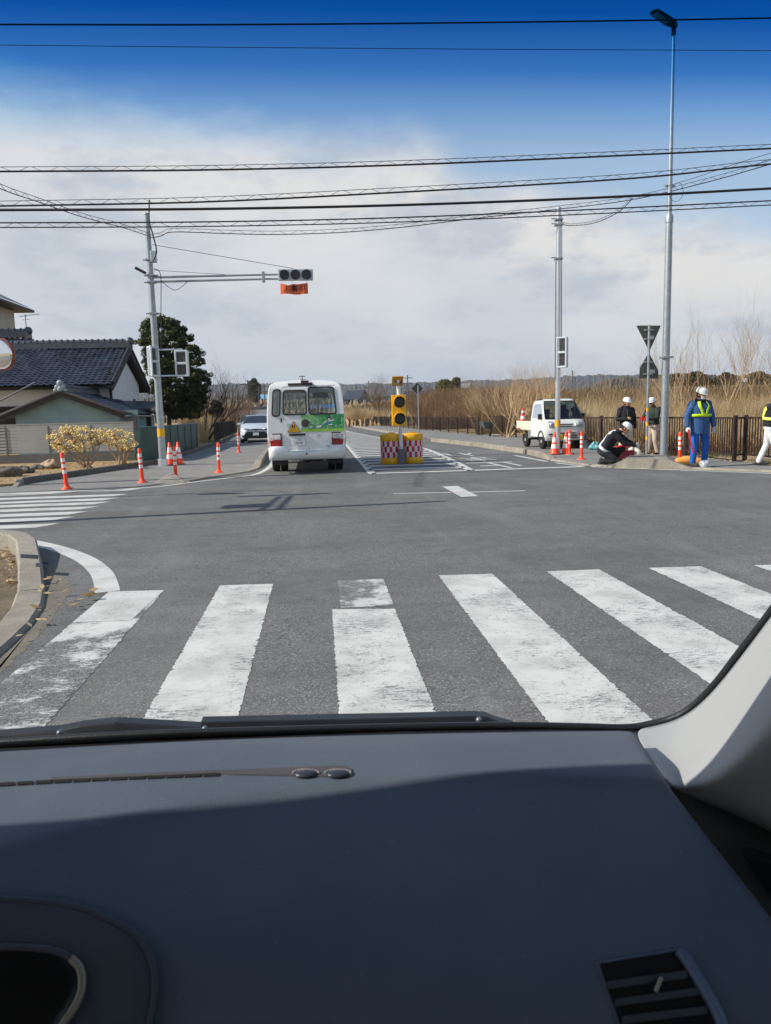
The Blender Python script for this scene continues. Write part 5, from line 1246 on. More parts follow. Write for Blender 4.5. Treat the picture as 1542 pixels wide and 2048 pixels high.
MB().ball(q(0, .075, -.045), .055, 0, 14, 10, (1.05, .7, .95), M).build('face_mask', mat('mask_white', c(214, 220, 228), .8), pD)
fd = front_deg(Mt, J['face']); LIME = mat('lime_strap', c(190, 226, 20), .5, 0, .05, 10)
strap_shell(jo, LIME, Mt, None, J['pelvis'], J['neck'], .248, .178, [[(a, .38) for a in range(0, 361, 20)], [(fd - 8, .40), (fd - 16, .6), (fd - 28, .8), (fd - 40, 1.02)], [(fd + 8, .40), (fd + 16, .6), (fd + 28, .8), (fd + 40, 1.02)]], w_=.062)
cr = MB().tube([J['neck'] + V3(.09 * math.cos(R(a)), .085 * math.sin(R(a)), .02 + .02 * math.sin(R(a))) for a in range(0, 361, 20)], .035, 8).build('fur_collar', mat('collar_black', c(24, 24, 28), .95, 0, .3, 40), jo)
w_r = J['wrR']
bt = MB().tube([w_r + V3(.0, -.05, -.06), w_r + V3(.10, -.1, -.58)], [.017, .017], 10); bat = bt.build('signal_baton', mat('red_baton', c(206, 44, 62), .3), None)
LATE.append((bat, place(1397, 934))); tag(bat, 'thin red signal baton held low by the guard in blue', 'baton')
# man at the right edge, half outside the view
WTR = cloth('white_trousers', c(214, 216, 218))
J = std(); J['head'] = V3(.03, -.14, 1.55); J['neck'] = V3(.0, -.06, 1.43); J['chest'] = V3(0, -.02, 1.22); J['elR'] = V3(-.2, -.08, 1.12); J['wrR'] = V3(-.16, -.25, .92); J['elL'] = V3(.24, -.04, 1.1); J['wrL'] = V3(.2, -.26, .92); J['anR'] = V3(-.14, -.14, .09); J['anL'] = V3(.12, .2, .09); J['knR'] = V3(-.11, -.12, .5); J['knL'] = V3(.11, .04, .5)
J['face'] = V3(.1, -1, -.25)
J = turned(J, R(62)); pE, q, M, Mt, jo = person('man in black jacket, pale yellow straps and white trousers, cut by the frame edge', place(1536, 932), J, BLK, WTR, SHO, mat('white_glove', c(0, 0, 0)), (.6, .6), 1.12)
helmet(pE, q, M); fd = front_deg(Mt, J['face']); bk_ = fd + 180
strap_shell(jo, mat('pale_lime_strap', c(232, 238, 110), .5, 0, .05, 10), Mt, None, J['pelvis'], J['neck'], .248, .178, [[(a, .32) for a in range(0, 361, 20)], [(bk_ - 12, .34), (bk_ - 22, .6), (bk_ - 34, .8), (bk_ - 50, 1.0)], [(bk_ + 12, .34), (bk_ + 22, .6), (bk_ + 34, .8), (bk_ + 50, 1.0)]], w_=.07)

for t_, l_ in LATE: t_.location = l_
for o_ in (pD, bat): o_.scale = (1.08,) * 3

# ================================================================== LOOSE THINGS ON THE PAVEMENT
def blobby(name, label, cat, ctr, size, m, seed=1, amp=.25, rz=0):
    rr = random.Random(seed); mb = MB(); n, k = 20, 12; rows = []
    ph = [rr.uniform(0, 6.28) for _ in range(8)]
    for i in range(k + 1):
        a = math.pi * i / k; row = []
        for j in range(n):
            b_ = 2 * math.pi * j / n; d = 1 + amp * (.5 * math.sin(3 * b_ + ph[0] + 2 * a) + .35 * math.sin(5 * b_ + ph[1] - 3 * a) * math.sin(a) + .3 * math.sin(4 * a + ph[2]) + .25 * math.sin(7 * b_ + ph[3]))
            x, y, z = math.sin(a) * math.cos(b_) * size[0] * d, math.sin(a) * math.sin(b_) * size[1] * d, math.cos(a) * size[2] * d
            v = Matrix.Rotation(rz, 3, 'Z') @ Vector((x, y, 0)); row.append(Vector(ctr) + Vector((v.x, v.y, max(z, -size[2] * .8) + size[2] * .8)))
        rows.append(row)
    o = mb.grid(rows, 0, True, None, True).build(name, m, None); tag(o, label, cat); return o
BAG = mat('white_sack', c(226, 222, 206), .75, 0, .06, 4, bump=.8, bscale=14)
blobby('sack', 'crumpled off-white sack beside the red toolbox', 'sack', place(1266, 925), (.2, .15, .24), BAG, 3, .3)
tb = thing('toolbox', 'dark red box with raised handle in front of the crouching worker', 'toolbox', place(1248, 926)); tl = tb.location
MB().box((tl.x, tl.y + .1, tl.z + .17), (.52, .36, .34)).build('box', mat('toolbox_red', c(118, 24, 44), .5), tb, bevel=.02)
MB().tube(smooth_path([(tl.x - .2, tl.y + .1, tl.z + .34), (tl.x - .12, tl.y + .1, tl.z + .43), (tl.x + .2, tl.y + .1, tl.z + .43), (tl.x + .28, tl.y + .1, tl.z + .32)]), .03, 8).build('handle', RED, tb)
bu = thing('bucket', 'dark grey bucket standing by the railing behind the cones', 'bucket', place(1176, 897)); lo = bu.location
MB().lathe([(.14, 0), (.18, .3), (.19, .31), (.175, .31), (.135, .02)], lo, 24).build('pail', mat('bucket_grey', c(72, 76, 88), .5), bu)
MB().tube([lo + V3(.18 * math.cos(R(a)), .02, .3 + .12 * math.sin(R(a))) for a in range(0, 181, 20)], .006, 5).build('handle', STEEL, bu)
blobby('bag', 'pale turquoise bag slumped by the railing', 'bag', place(1189, 900), (.17, .12, .14), mat('bag_turquoise', c(120, 186, 194), .7, 0, .1, 5, bump=.8, bscale=12), 8, .4)
OB = mat('orange_bag', c(236, 168, 84), .45, 0, .12, 4)
ob = thing('bag_roll', 'orange rolled bag in clear wrap lying on the pavement, the longer one by the bollard', 'bag', place(1377, 932, .0)); lo = ob.location
lo2 = place(1378, 931)
mb = MB(); mb.tube([lo2 + V3(-.32, .02, .11), lo2 + V3(-.1, .02, .12), lo2 + V3(.12, .0, .12), lo2 + V3(.26, 0, .1)], [.08, .115, .12, .085], 16); mb.build('roll', OB, ob)
ob2 = tag(MB().tube([place(1397, 933) + V3(-.12, .05, .1), place(1397, 933) + V3(.02, .05, .11), place(1397, 933) + V3(.14, .02, .09)], [.08, .11, .06], 16).build('bag_roll', OB), 'short orange rolled bag at the guard\'s feet with clear plastic at its end', 'bag')
blobby('plastic_bag', 'clear white plastic bag end beside the orange rolls', 'bag', place(1410, 935), (.13, .1, .09), mat('clear_plastic', c(214, 220, 226), .2, 0, .05, 6, trans=.5), 5, .35)
tag(MB().tube([place(1282, 914) + V3(0, 0, .03), place(1320, 917) + V3(0, 0, .03)], .025, 10).build('plastic_pipe', mat('pipe_white', c(232, 234, 234), .4)), 'white plastic pipe lying behind the ramp stone at the lamp pole', 'pipe')
wb = thing('wheelbarrow', 'wheelbarrow with grey tray parked at the end of the mesh fence', 'wheelbarrow', G(975, 872, .05)); lo = wb.location
rows = [[lo + V3(x * s, y * s2, z) for x, y in ((-.36, -.5), (.36, -.5), (.4, .4), (-.4, .4))] for s, s2, z in ((.5, .5, .42), (1, 1, .8))]
o = MB().grid(rows, 0, False, None, True).add(rows[0], [(3, 2, 1, 0)]).build('tray', mat('tray_grey', c(96, 102, 106), .5, .3), wb); s = o.modifiers.new('s', 'SOLIDIFY'); s.thickness = .02
MB().lathe([(.12, -.04), (.2, -.04), (.2, .04), (.12, .04)], lo + V3(0, -.62, .2), 20, 0, 'X').build('wheel', RUB, wb)
fm = MB()
for s in (-1, 1): fm.tube([lo + V3(s * .08, -.62, .2), lo + V3(s * .2, -.2, .4), lo + V3(s * .3, .9, .66)], .02, 8); fm.tube([lo + V3(s * .2, .3, .5), lo + V3(s * .26, .45, .0)], .018, 8)
fm.build('frame', BLACK, wb)
# ================================================================== FENCES
def fence_run(mk, path, spacing, par, names=('post', 'panel')):
    pass
BRN = mat('brown_rail', c(62, 48, 42), .5, .2, .12, 6)
def rail_fence(label, pts, H=1.1, step=.115, post=2.0, group=None, m=None):
    m = m or BRN; pts = [Vector(p) for p in pts]; t = thing('railing', label, 'railing', pts[0], group)
    for a, b in zip(pts[:-1], pts[1:]):
        L = (b - a).length; d = (b - a) / L; rz = math.atan2(d.y, d.x); mb = MB()
        for z in (H - .03, .16): mb.box((a + b) / 2 + V3(0, 0, z), (L, .05, .05), 0, rz)
        n = int(L / step)
        for i in range(n): mb.box(a + d * (i + .5) * step + V3(0, 0, H / 2 + .07), (.022, .022, H - .2), 0, rz)
        mb.build('balusters', m, t)
        k = max(1, round(L / post))
        for i in range(k + 1):
            if i == 0 and a is not pts[0]: continue
            MB().box(a + d * L * i / k + V3(0, 0, H / 2 + .02), (.08, .09, H + .04), 0, rz).build('post', m, t, bevel=.006)
    return t
RF = [G(1152, 894, .05), G(1260, 903, .05), G(1371, 911, .05), G(1468, 922, .05), G(1489, 921, .05), G(1620, 934, .05), G(1800, 950, .05)]
rail_fence('long dark brown railing of upright bars running behind the workers', RF, 1.13)
MESH = None
def mesh_mat():
    m = bpy.data.materials.new('fence_mesh'); m.use_nodes = True; t = NT(m.node_tree); b = m.node_tree.nodes['Principled BSDF']
    b.inputs['Base Color'].default_value = g3(.035); b.inputs['Roughness'].default_value = .6; tr = t.n('ShaderNodeBsdfTransparent'); mx = t.n('ShaderNodeMixShader')
    mx.inputs[0].default_value = .55; t.set(mx.inputs[1], tr.outputs[0]); t.set(mx.inputs[2], b.outputs[0]); t.set(m.node_tree.nodes['Material Output'].inputs[0], mx.outputs[0]); return m
MESH = mesh_mat()
def mesh_fence(label, a, b, H=1.05, post=2.1, group='dark mesh fences along the paths', z0=.12):
    t = thing('mesh_fence', label, 'fence', a, group); L = (b - a).length; d = (b - a) / L; rz = math.atan2(d.y, d.x); n = max(1, round(L / post))
    FB = mat('fence_black', c(38, 36, 36), .6, .1)
    MB().box((a + b) / 2 + V3(0, 0, H), (L, .04, .045), 0, rz).box((a + b) / 2 + V3(0, 0, z0), (L, .03, .04), 0, rz).build('rail', FB, t)
    for i in range(n):
        p, q_ = a + d * L * i / n, a + d * L * (i + 1) / n
        # real wires: verticals and a few horizontals
        mb = MB(); k = 26
        for j in range(1, k): r_ = p.lerp(q_, j / k); mb.box(r_ + V3(0, 0, (H + z0) / 2), (.012, .008, H - z0), 0, rz)
        for zz in np.linspace(z0, H, 9)[1:-1]: mb.box((p + q_) / 2 + V3(0, 0, float(zz)), ((q_ - p).length, .008, .012), 0, rz)
        mb.build('mesh_panel', FB, t)
    for i in range(n + 1): MB().box(a + d * L * i / n + V3(0, 0, H / 2), (.06, .06, H + .06), 0, rz).build('post', FB, t)
    return t
A_, B_ = G(742, 850, .04), G(958, 870, .04)
mesh_fence('long black mesh fence beyond the barrels along the far pavement', A_, B_, 1.05, 2.6)
mesh_fence('short black mesh fence between the wheelbarrow and the truck', G(979, 870, .05), G(1032, 874, .05), 1.1)
mesh_fence('dark mesh fence at the verge beside the oncoming white car', G(430, 886, .03), G(472, 868, .03), 1.15)
# slatted garden fence
SL = mat('slat_grey', c(156, 155, 152), .6, 0, .08, 2); SLP = mat('slat_post', c(104, 98, 92), .6)
fa, fb = G(-330, 934, .1), G(272, 918, .1); fa.y = fb.y + .7
t = thing('slat_fence', 'grey garden fence of wide horizontal slats behind the yellow flowering shrubs', 'fence', fb)
L = (fb - fa).length; d = (fb - fa) / L; rz = math.atan2(d.y, d.x); n = 7; Hf = 1.18
MB().box((fa + fb) / 2 + V3(0, .05, .0), (L, .16, .5), 0, rz).build('base_wall', CONCD, t)
for i in range(n):
    p, q_ = fa + d * L * i / n, fa + d * L * (i + 1) / n; mb = MB()
    for k in range(9):
        zz = .31 + k * .112; gapped = (i in (0, 1, 2, 3))
        mb.box((p + q_) / 2 + V3(0, 0, zz + .05), ((q_ - p).length - .03, .018, .085 if gapped else .104), 0, rz)
    mb.box((p + q_) / 2 + V3(0, 0, Hf + .13), ((q_ - p).length, .04, .03), 0, rz); mb.build('slat_panel', SL, t)
for i in range(n + 1): MB().box(fa + d * L * i / n + V3(0, -.012, .72), (.045, .045, 1.0), 0, rz).build('post', SLP, t)
# green sheet fence curving along the lane
GS = mat('green_sheet', c(44, 78, 68), .55, .1, .2, 2)
gp = smooth_path([G(286, 925, .02), G(330, 916, .02), G(372, 903, .02), G(397, 895, .02)], 5); t = thing('sheet_fence', 'dark green corrugated sheet fence behind the cones and pole', 'fence', gp[0])
rows = [[], []]; P_ = dens(gp, .09)
for i, p in enumerate(P_):
    o_ = .018 * (1 if i % 2 else -1); rows[0].append(V3(p.x, p.y + o_, .05)); rows[1].append(V3(p.x, p.y + o_, 1.22))
MB().grid(rows, 0, False).build('sheet', GS, t); MB().tube([v + V3(0, 0, .0) for v in rows[1]], .025, 6).build('top_rail', mat('green_rail', c(70, 108, 98), .5), t)
for i in range(0, len(P_), 20): MB().box(V3(P_[i].x, P_[i].y - .04, .62), (.05, .05, 1.22)).build('post', GS, t)

# ================================================================== HOUSES
def tile_mat(name='roof_tiles', ca=c(34, 38, 48), cb=c(64, 70, 84)):
    return mat(name, ca, .38, .0, .2, 2.0, spec=.6, col2=cb)
TILE = tile_mat(); TILE2 = mat('ridge_tiles', c(74, 80, 88), .4, 0, .25, 6, spec=.6)
def tiled(mb, O, ux, L, uy, W_, pw=.28, row=.26, amp=.035, lap=.03, clip=None):
    """pantile slope: ux along the eave (length L), uy up the slope (length W_)"""
    ux = ux.normalized(); uy = uy.normalized(); n_ = ux.cross(uy).normalized()
    if n_.z < 0: n_ = -n_
    nx = int(L / pw) * 6; ny = int(W_ / row); rows = []
    for j in range(ny):
        for e in (0, 1):
            v = (j + e * .999) * W_ / ny; h0 = lap * (1 - e)
            rr = []
            for i in range(nx + 1):
                x = L * i / nx; ph = (x / pw) % 1
                w_ = amp * (math.sin(2 * math.pi * ph) * (.9 if ph < .5 else .45)) + .006 * math.sin(37 * j + 11 * int(x / pw))
                rr.append(O + ux * x + uy * v + n_ * (w_ + h0))
            rows.append(rr)
    def mf(i, j):
        if clip is None: return 0
        p = (rows[i][j] - O); return 0 if clip(p.dot(ux), p.dot(uy)) else None
    mb.grid(rows, 0, False, mf); return n_
def ridge(mb, a, b, w_=.3, h=.35, n=None, caps=True):
    d = (b - a).normalized(); rz = math.atan2(d.y, d.x); L = (b - a).length; mid = (a + b) / 2; k = int(L / .3)
    mb.box(mid + V3(0, 0, h * .3), (L, w_, h * .6), 0, rz)
    mb.tube([a + V3(0, 0, h * .68), b + V3(0, 0, h * .68)], w_ * .42, 10)
    for i in range(k + 1): mb.tube([a.lerp(b, i / k) + V3(0, 0, h * .7) - d * .03, a.lerp(b, i / k) + V3(0, 0, h * .7) + d * .03], w_ * .52, 10)
    if caps:
        for p, s in ((a, -1), (b, 1)): mb.ball(p + V3(0, 0, h * .75) + d * s * .05, w_ * .62, 0, 12, 8); mb.box(p + V3(0, 0, h * .1) + d * s * .05, (.12, w_ * 1.9, h * .9), 0, rz)
def soffit(mb, pts, th=.12): mb.prism([Vector(p) - V3(0, 0, .06) for p in pts], (0, 0, -th))
PLW = mat('white_plaster', c(216, 218, 216), .8, 0, .05, 1.2); PLC = mat('cream_plaster', c(190, 182, 166), .85, 0, .06, 1.2); WOODD = mat('dark_boards', c(48, 40, 36), .8, 0, .25, 4)
TEAL = mat('teal_siding', c(132, 156, 156), .75, 0, .1, 1.5, bump=.3, bscale=20); TRIM = mat('dark_trim', c(44, 40, 40), .6, 0, .2, 5)
# --- the wing with its gable to the road
HW = thing('house_wing', 'single-storey house wing with a long dark tiled roof and a white gable end', 'house', (-14, 40, 0))
Xg = -9.8; Yr, Ye, Yb_ = 40.0, 36.2, 43.8; ridz = P(275, 695, 40).z; ez = P(240, 768, 36.2).z; XL = -26
mb = MB(); uy = V3(0, Yr - Ye, ridz - ez); tiled(mb, V3(XL, Ye, ez), V3(1, 0, 0), Xg + .35 - XL, uy, uy.length)
mb.build('roof', TILE, HW)
mb = MB(); uyb = V3(0, Yr - Yb_, ridz - ez); tiled(mb, V3(XL, Yb_, ez), V3(1, 0, 0), Xg + .35 - XL, uyb, uyb.length); mb.build('roof', TILE, HW)
mb = MB(); ridge(mb, V3(XL, Yr, ridz), V3(Xg + .3, Yr, ridz), .34, .42); mb.build('ridge', TILE2, HW)
vb = MB()
for (ya, yb2) in ((Ye, Yr), (Yb_, Yr)):
    vb.prism([V3(Xg + .36, ya, ez - .05), V3(Xg + .36, yb2, ridz - .05), V3(Xg + .36, yb2, ridz - .32), V3(Xg + .36, ya, ez - .30)], (-.06, 0, 0))
    uu = (V3(0, yb2 - ya, ridz - ez)); k = 14
    vb.tube([V3(Xg + .34, ya, ez + .05), V3(Xg + .34, yb2, ridz + .05)], .09, 8)
vb.box(((XL + Xg + .3) / 2, Ye + .08, ez - .10), (Xg + .3 - XL, .12, .14)); vb.build('bargeboard', TRIM, HW)
sf = MB(); sf.prism([V3(XL, Ye + .05, ez - .14), V3(Xg + .3, Ye + .05, ez - .14), V3(Xg + .3, Yr, ridz - .14), V3(XL, Yr, ridz - .14)], (0, 0, -.04)); sf.prism([V3(XL, Yb_, ez - .14), V3(Xg + .3, Yb_, ez - .14), V3(Xg + .3, Yr, ridz - .14), V3(XL, Yr, ridz - .14)], (0, 0, -.04)); sf.build('soffit', TRIM, HW)
y0, y1 = 37.1, 42.9; xw = Xg - .02; zl_ = 1.9
w_ = MB(); w_.prism([V3(xw, y0, 2.2), V3(xw, y1, 2.2), V3(xw, y1, ez + .25), V3(xw, Yr, ridz - .45), V3(xw, y0, ez + .25)], (-.15, 0, 0)); w_.box(((XL + xw - .15) / 2, y0 + .07, 2.85), (xw - .15 - XL, .14, 1.3)); w_.build('wall', PLW, HW)
MB().box((xw - .05, 40, 1.1), (.12, y1 - y0 - .02, 2.2)).build('lower_wall', PLC, HW)
MB().box(((XL + xw) / 2 - .1, y0 + .05, 1.1), (xw - XL - .2, .12, 2.2)).build('lower_wall', WOODD, HW)
MB().box((xw + .03, 40, 2.2), (.06, y1 - y0, .06)).box((xw + .03, y0, 2.0), (.1, .1, 4)).box(((XL + xw) / 2, y0 - .02, 2.2), (xw - XL, .04, .08)).build('timber_trim', TRIM, HW)
MB().box((xw + .04, 41.6, 2.5), (.06, .18, .14)).build('vent_cover', BLACK, HW)
MB().box((xw + .12, 42.2, 1.55), (.22, .5, .45)).build('meter_box', BLACK, HW, bevel=.02)
# --- the cross roof and the upper storey behind
MH = thing('two_storey_house', 'two-storey house with pale walls and dark hipped tile roofs behind the wing', 'house', (-22, 43, 0))
uzr = V3(-21, 41.5, P(40, 676, 41.5).z)
mb = MB(); a0 = V3(-30, 36.0, ez + .02); e1 = V3(P(150, 757, 36.0).x, 36.0, ez + .02)
O2 = V3(-32, 35.6, ez - .02); Wv = V3(0, 41.3 - 35.6, uzr.z - ez); Lx = P(200, 765, 35.6).x + 32
rx0 = P(56, 680, 41.3).x + 32
tiled(mb, O2, V3(1, 0, 0), Lx, Wv, Wv.length, clip=lambda x, v: x < Lx - (Lx - rx0) * (v / Wv.length) - .0); mb.build('lower_roof', TILE, MH)
mb = MB(); ridge(mb, V3(-32, 41.3, uzr.z), V3(-32 + rx0, 41.3, uzr.z), .34, .45); rr1 = V3(-32 + rx0, 41.3, uzr.z); 
mb.build('ridge', TILE2, MH)
hipm = MB(); hipm.add([V3(-32 + Lx, 35.6, ez - .03), V3(-32 + Lx, 47, ez - .03), rr1 + V3(0, 0, -.02)], [(0, 1, 2)]); hipm.build('lower_roof', TILE, MH)
upx = P(30, 650, 48).x; zlo = uzr.z - .6; zhi = P(30, 622, 48).z
MB().box((upx - 5, 45.0, (zlo + zhi) / 2), (10, 6, zhi - zlo)).build('upper_wall', PLC, MH)
MB().box((upx - 5, 41.97, (zlo + zhi) / 2 + .25), (10.04, .05, .06)).build('timber_trim', TRIM, MH)
wn = MB().box((upx - 1.6, 41.96, (zlo + zhi) / 2 - .35), (1.9, .08, 1.1)).build('window', TRIM, MH); MB().box((upx - 1.6, 41.91, (zlo + zhi) / 2 - .35), (1.75, .02, .95)).build('pane', DARKGLASS, wn)
exr = P(69, 622, 49).x; zev = P(69, 620, 49).z; aa = V3(exr - 12, 40.9, zev); zr2 = zev + 2.2; WV2 = V3(0, 4.1, 2.2)
mb = MB(); tiled(mb, aa, V3(1, 0, 0), 12, WV2, WV2.length, clip=lambda x, v: x < 12 - 4.1 * (v / WV2.length)); mb.build('upper_roof', TILE, MH)
rr2 = V3(exr - 4.1, 45.0, zr2); mb = MB(); mb.tube([rr2 + V3(0, 0, .1), rr2.lerp(V3(exr, 40.9, zev), .5) + V3(0, 0, -.0), V3(exr - .5, 41.4, zev + .3), V3(exr + .12, 40.8, zev + .28)], [.13, .13, .14, .09], 8)
for k in range(16): q_ = rr2.lerp(V3(exr - .1, 41.0, zev + .1), k / 16); mb.ball(q_ + V3(0, 0, .12), .15, 0, 8, 6)
mb.ball(V3(exr - .45, 41.35, zev + .45), .14, 0, 8, 6); mb.build('ridge', TILE2, MH)
MB().add([V3(exr, 40.9, zev), V3(exr, 49.1, zev), rr2], [(0, 1, 2)]).build('upper_roof', TILE, MH)
MB().prism([V3(exr - 12, 40.9, zev - .03), V3(exr, 40.9, zev - .03), V3(exr, 49, zev - .03), V3(exr - 12, 49, zev - .03)], (0, 0, -.14)).build('soffit', TRIM, MH)
gt = MB().tube([V3(exr - 12, 40.8, zev - .1), V3(exr + .15, 40.8, zev - .12)], .07, 8).tube(smooth_path([V3(exr - .1, 40.85, zev - .15), V3(exr - .15, 40.95, zev - .45), V3(exr - .9, 41.5, zev - .7), V3(upx + .05, 41.9, zev - .85), V3(upx + .05, 41.92, zlo)]), .05, 8); gt.split('gutter', TRIM, MH)
MB().box((-24, 38.5, 1.3), (14, 3, 2.6)).build('ground_wall', WOODD, MH)
an = thing('antenna', 'thin roof television antenna above the tiled ridge', 'antenna', P(54, 672, 41.4)); q_ = an.location
am = MB().tube([q_ - V3(0, 0, .3), q_ + V3(0, 0, 1.1)], .02, 6).tube([q_ + V3(-.35, .1, 1.0), q_ + V3(.75, -.1, 1.1)], .012, 5)
for k in range(9): am.tube([q_ + V3(-.3 + k * .12, -.22, 1.02 + k * .01), q_ + V3(-.3 + k * .12, .25, 1.02 + k * .01)], .007, 4)
am.tube([q_ + V3(-.18, 0, .82), q_ + V3(.2, 0, .84)], .01, 4); am.build('mast', mat('antenna_grey', c(120, 122, 124), .5, .5), an)
# --- the low shed with teal wall
SH = thing('garden_shed', 'low shed with a teal board gable wall and dark tile roof behind the slat fence', 'shed', (-11.5, 34, 0))
Yf = 32.0; apx = P(121, 783, Yf); er = P(250, 828, Yf); el_ = P(-10, 848, Yf); Db = 6.5
wl, wr2 = P(32, 850, Yf + .35).x, P(240, 850, Yf + .35).x
slope = (apx.z - er.z) / (er.x - apx.x); zt = lambda x: apx.z - abs(x - apx.x) * slope - .16
MB().prism([V3(wl, Yf + .35, 0), V3(wr2, Yf + .35, 0), V3(wr2, Yf + .35, zt(wr2)), V3(apx.x, Yf + .35, apx.z - .16), V3(wl, Yf + .35, zt(wl))], (0, .12, 0)).build('gable_wall', TEAL, SH)
MB().box((wr2 - .06, Yf + Db / 2 + .5, zt(wr2) / 2), (.12, Db, zt(wr2))).box((wl + .06, Yf + Db / 2 + .5, zt(wl) / 2), (.12, Db, zt(wl))).split('side_wall', TEAL, SH)
rm = MB(); erx = er.x
tiled(rm, V3(erx, Yf, apx.z - (erx - apx.x) * slope), V3(0, 1, 0), Db + .5, V3(apx.x - erx, 0, (erx - apx.x) * slope), math.hypot(erx - apx.x, (erx - apx.x) * slope), .26, .24, .03, .03); rm.build('roof', TILE, SH)
rm = MB(); elx = apx.x - (erx - apx.x) * 1.05
tiled(rm, V3(elx, Yf, apx.z - (apx.x - elx) * slope), V3(0, 1, 0), Db + .5, V3(apx.x - elx, 0, (apx.x - elx) * slope), math.hypot(apx.x - elx, (apx.x - elx) * slope), .26, .24, .03, .03); rm.build('roof', TILE, SH)
rm = MB(); rm.tube([V3(elx, Yf, apx.z - (apx.x - elx) * slope + .02), V3(apx.x, Yf, apx.z + .02), V3(erx, Yf, apx.z - (erx - apx.x) * slope + .02)], .085, 8)
rm.prism([V3(elx, Yf, apx.z - (apx.x - elx) * slope - .04), V3(apx.x, Yf, apx.z - .04), V3(erx, Yf, apx.z - (erx - apx.x) * slope - .04), V3(erx, Yf, apx.z - (erx - apx.x) * slope - .2), V3(apx.x, Yf, apx.z - .2), V3(elx, Yf, apx.z - (apx.x - elx) * slope - .2)], (0, .06, 0)); rm.build('bargeboard', mat('weathered_board', c(60, 55, 54), .7, 0, .2, 5), SH)
rm = MB(); ridge(rm, V3(apx.x, Yf + .05, apx.z), V3(apx.x, Yf + Db + .4, apx.z), .26, .26, caps=False); rm.build('ridge', TILE2, SH)
om = MB(); OM = mat('ornament_tile', c(150, 162, 166), .45, 0, .25, 14)
for dx, dz, r_ in ((-.12, .18, .1), (.12, .2, .1), (0, .34, .13), (-.2, .05, .08), (.2, .05, .08), (0, .1, .14)): om.ball(V3(apx.x + dx, Yf - .02, apx.z + dz), r_, 0, 10, 7, (1, .6, 1))
om.ball(V3(apx.x, Yf + Db + .3, apx.z + .3), .26, 0, 12, 8, (1, .6, .8)); om.split('ridge_ornament', OM, SH)
bx_ = P(259, 850, Yf + 1.2); MB().box((bx_.x, Yf + 1.2, .95), (.75, .1, 1.9)).build('porch_wall', TEAL, SH)
wn = MB().box((bx_.x + .05, Yf + 1.13, 1.35), (.62, .06, .62)).build('window', mat('alu_frame', c(120, 112, 106), .5, .3), SH); MB().box((bx_.x + .05, Yf + 1.09, 1.35), (.52, .02, .52)).build('pane', mat('frosted_glass', c(128, 124, 120), .3, 0, .1), wn)
MB().tube([V3(erx + .02, Yf, apx.z - (erx - apx.x) * slope - .08), V3(erx + .02, Yf + Db + .5, apx.z - (erx - apx.x) * slope - .1)], .05, 8).tube([P(70, 765, 33.5), P(0, 802, 33.2), P(-40, 824, 33.0)], .035, 8).split('gutter', mat('gutter_grey', c(128, 124, 128), .4, .4), SH)
# low lean-to between shed and wing
LT = thing('outbuilding', 'small dark outbuilding with white panels between the shed and the green fence', 'shed', (-9.6, 38, 0))
MB().box((-9.0, 37.3, 1.0), (1.9, .12, 2.0)).build('wall', TRIM, LT); MB().box((-9.3, 37.2, 1.55), (.9, .05, .45)).build('panel', PLW, LT)
w1 = MB().box((-9.35, 37.2, .95), (.55, .05, .7)).build('window', mat('alu_frame', c(0, 0, 0)), LT); MB().box((-9.35, 37.17, .95), (.45, .02, .6)).build('pane', DARKGLASS, w1)
MB().prism([V3(-10.2, 36.6, 2.0), V3(-7.9, 36.6, 1.9), V3(-7.9, 38.5, 2.25), V3(-10.2, 38.5, 2.35)], (0, 0, .1)).build('roof', TILE, LT)
# --- distant houses
def far_house(label, px, py, Y, w_, d_, h, rh, rz, wallm, roofm=None, group='distant houses in the scrub'):
    p = P(px, py, Y); t = thing('farm_house', label, 'house', (p.x, Y, 0), group); z0 = p.z - rh; M = Matrix.Rotation(rz, 3, 'Z'); L = lambda x, y, z: V3(p.x, Y, 0) + M @ V3(x, y, z)
    MB().prism([L(-w_ / 2, -d_ / 2, z0 - h), L(w_ / 2, -d_ / 2, z0 - h), L(w_ / 2, -d_ / 2, z0), L(0, -d_ / 2, p.z - .3), L(-w_ / 2, -d_ / 2, z0)], M @ V3(0, d_, 0)).build('wall', wallm, t)
    mb = MB()
    for s in (-1, 1): mb.prism([L(s * (w_ / 2 + .9), -d_ / 2 - .8, z0 - .55), L(0, -d_ / 2 - .8, p.z), L(0, d_ / 2 + .8, p.z), L(s * (w_ / 2 + .9), d_ / 2 + .8, z0 - .55)], (0, 0, .25))
    mb.build('roof', roofm or TILE, t); mb = MB(); ridge(mb, L(0, -d_ / 2 - .7, p.z), L(0, d_ / 2 + .7, p.z), .5, .5); mb.build('ridge', TILE2, t)
    MB().prism([L(-1, -d_ / 2 - .03, z0 - 1.6), L(1, -d_ / 2 - .03, z0 - 1.6), L(1, -d_ / 2 - .03, z0 - .5), L(-1, -d_ / 2 - .03, z0 - .5)], M @ V3(0, .05, 0)).build('window', DARKGLASS, t)
    return t
GW = mat('grey_boards', c(128, 122, 116), .8, 0, .15, 2)
far_house('far house with a steep dark roof just past the minibus', 712, 781, 385, 9, 9, 4, 4, R(55), GW)
far_house('far low house with its dark gable right of the diamond sign', 863, 781, 380, 6, 7, 4, 2.3, R(-25), GW)
far_house('far farmhouse with a broad roof behind the diamond sign', 828, 784, 385, 10, 9, 4, 3.6, R(70), mat('tan_wall', c(150, 130, 108), .8))
far_house('far house with pale grey roof on the rise among the scrub', 928, 767, 520, 10, 9, 4, 3, R(60), GW, mat('pale_roof', c(120, 124, 126), .6, 0, .1))
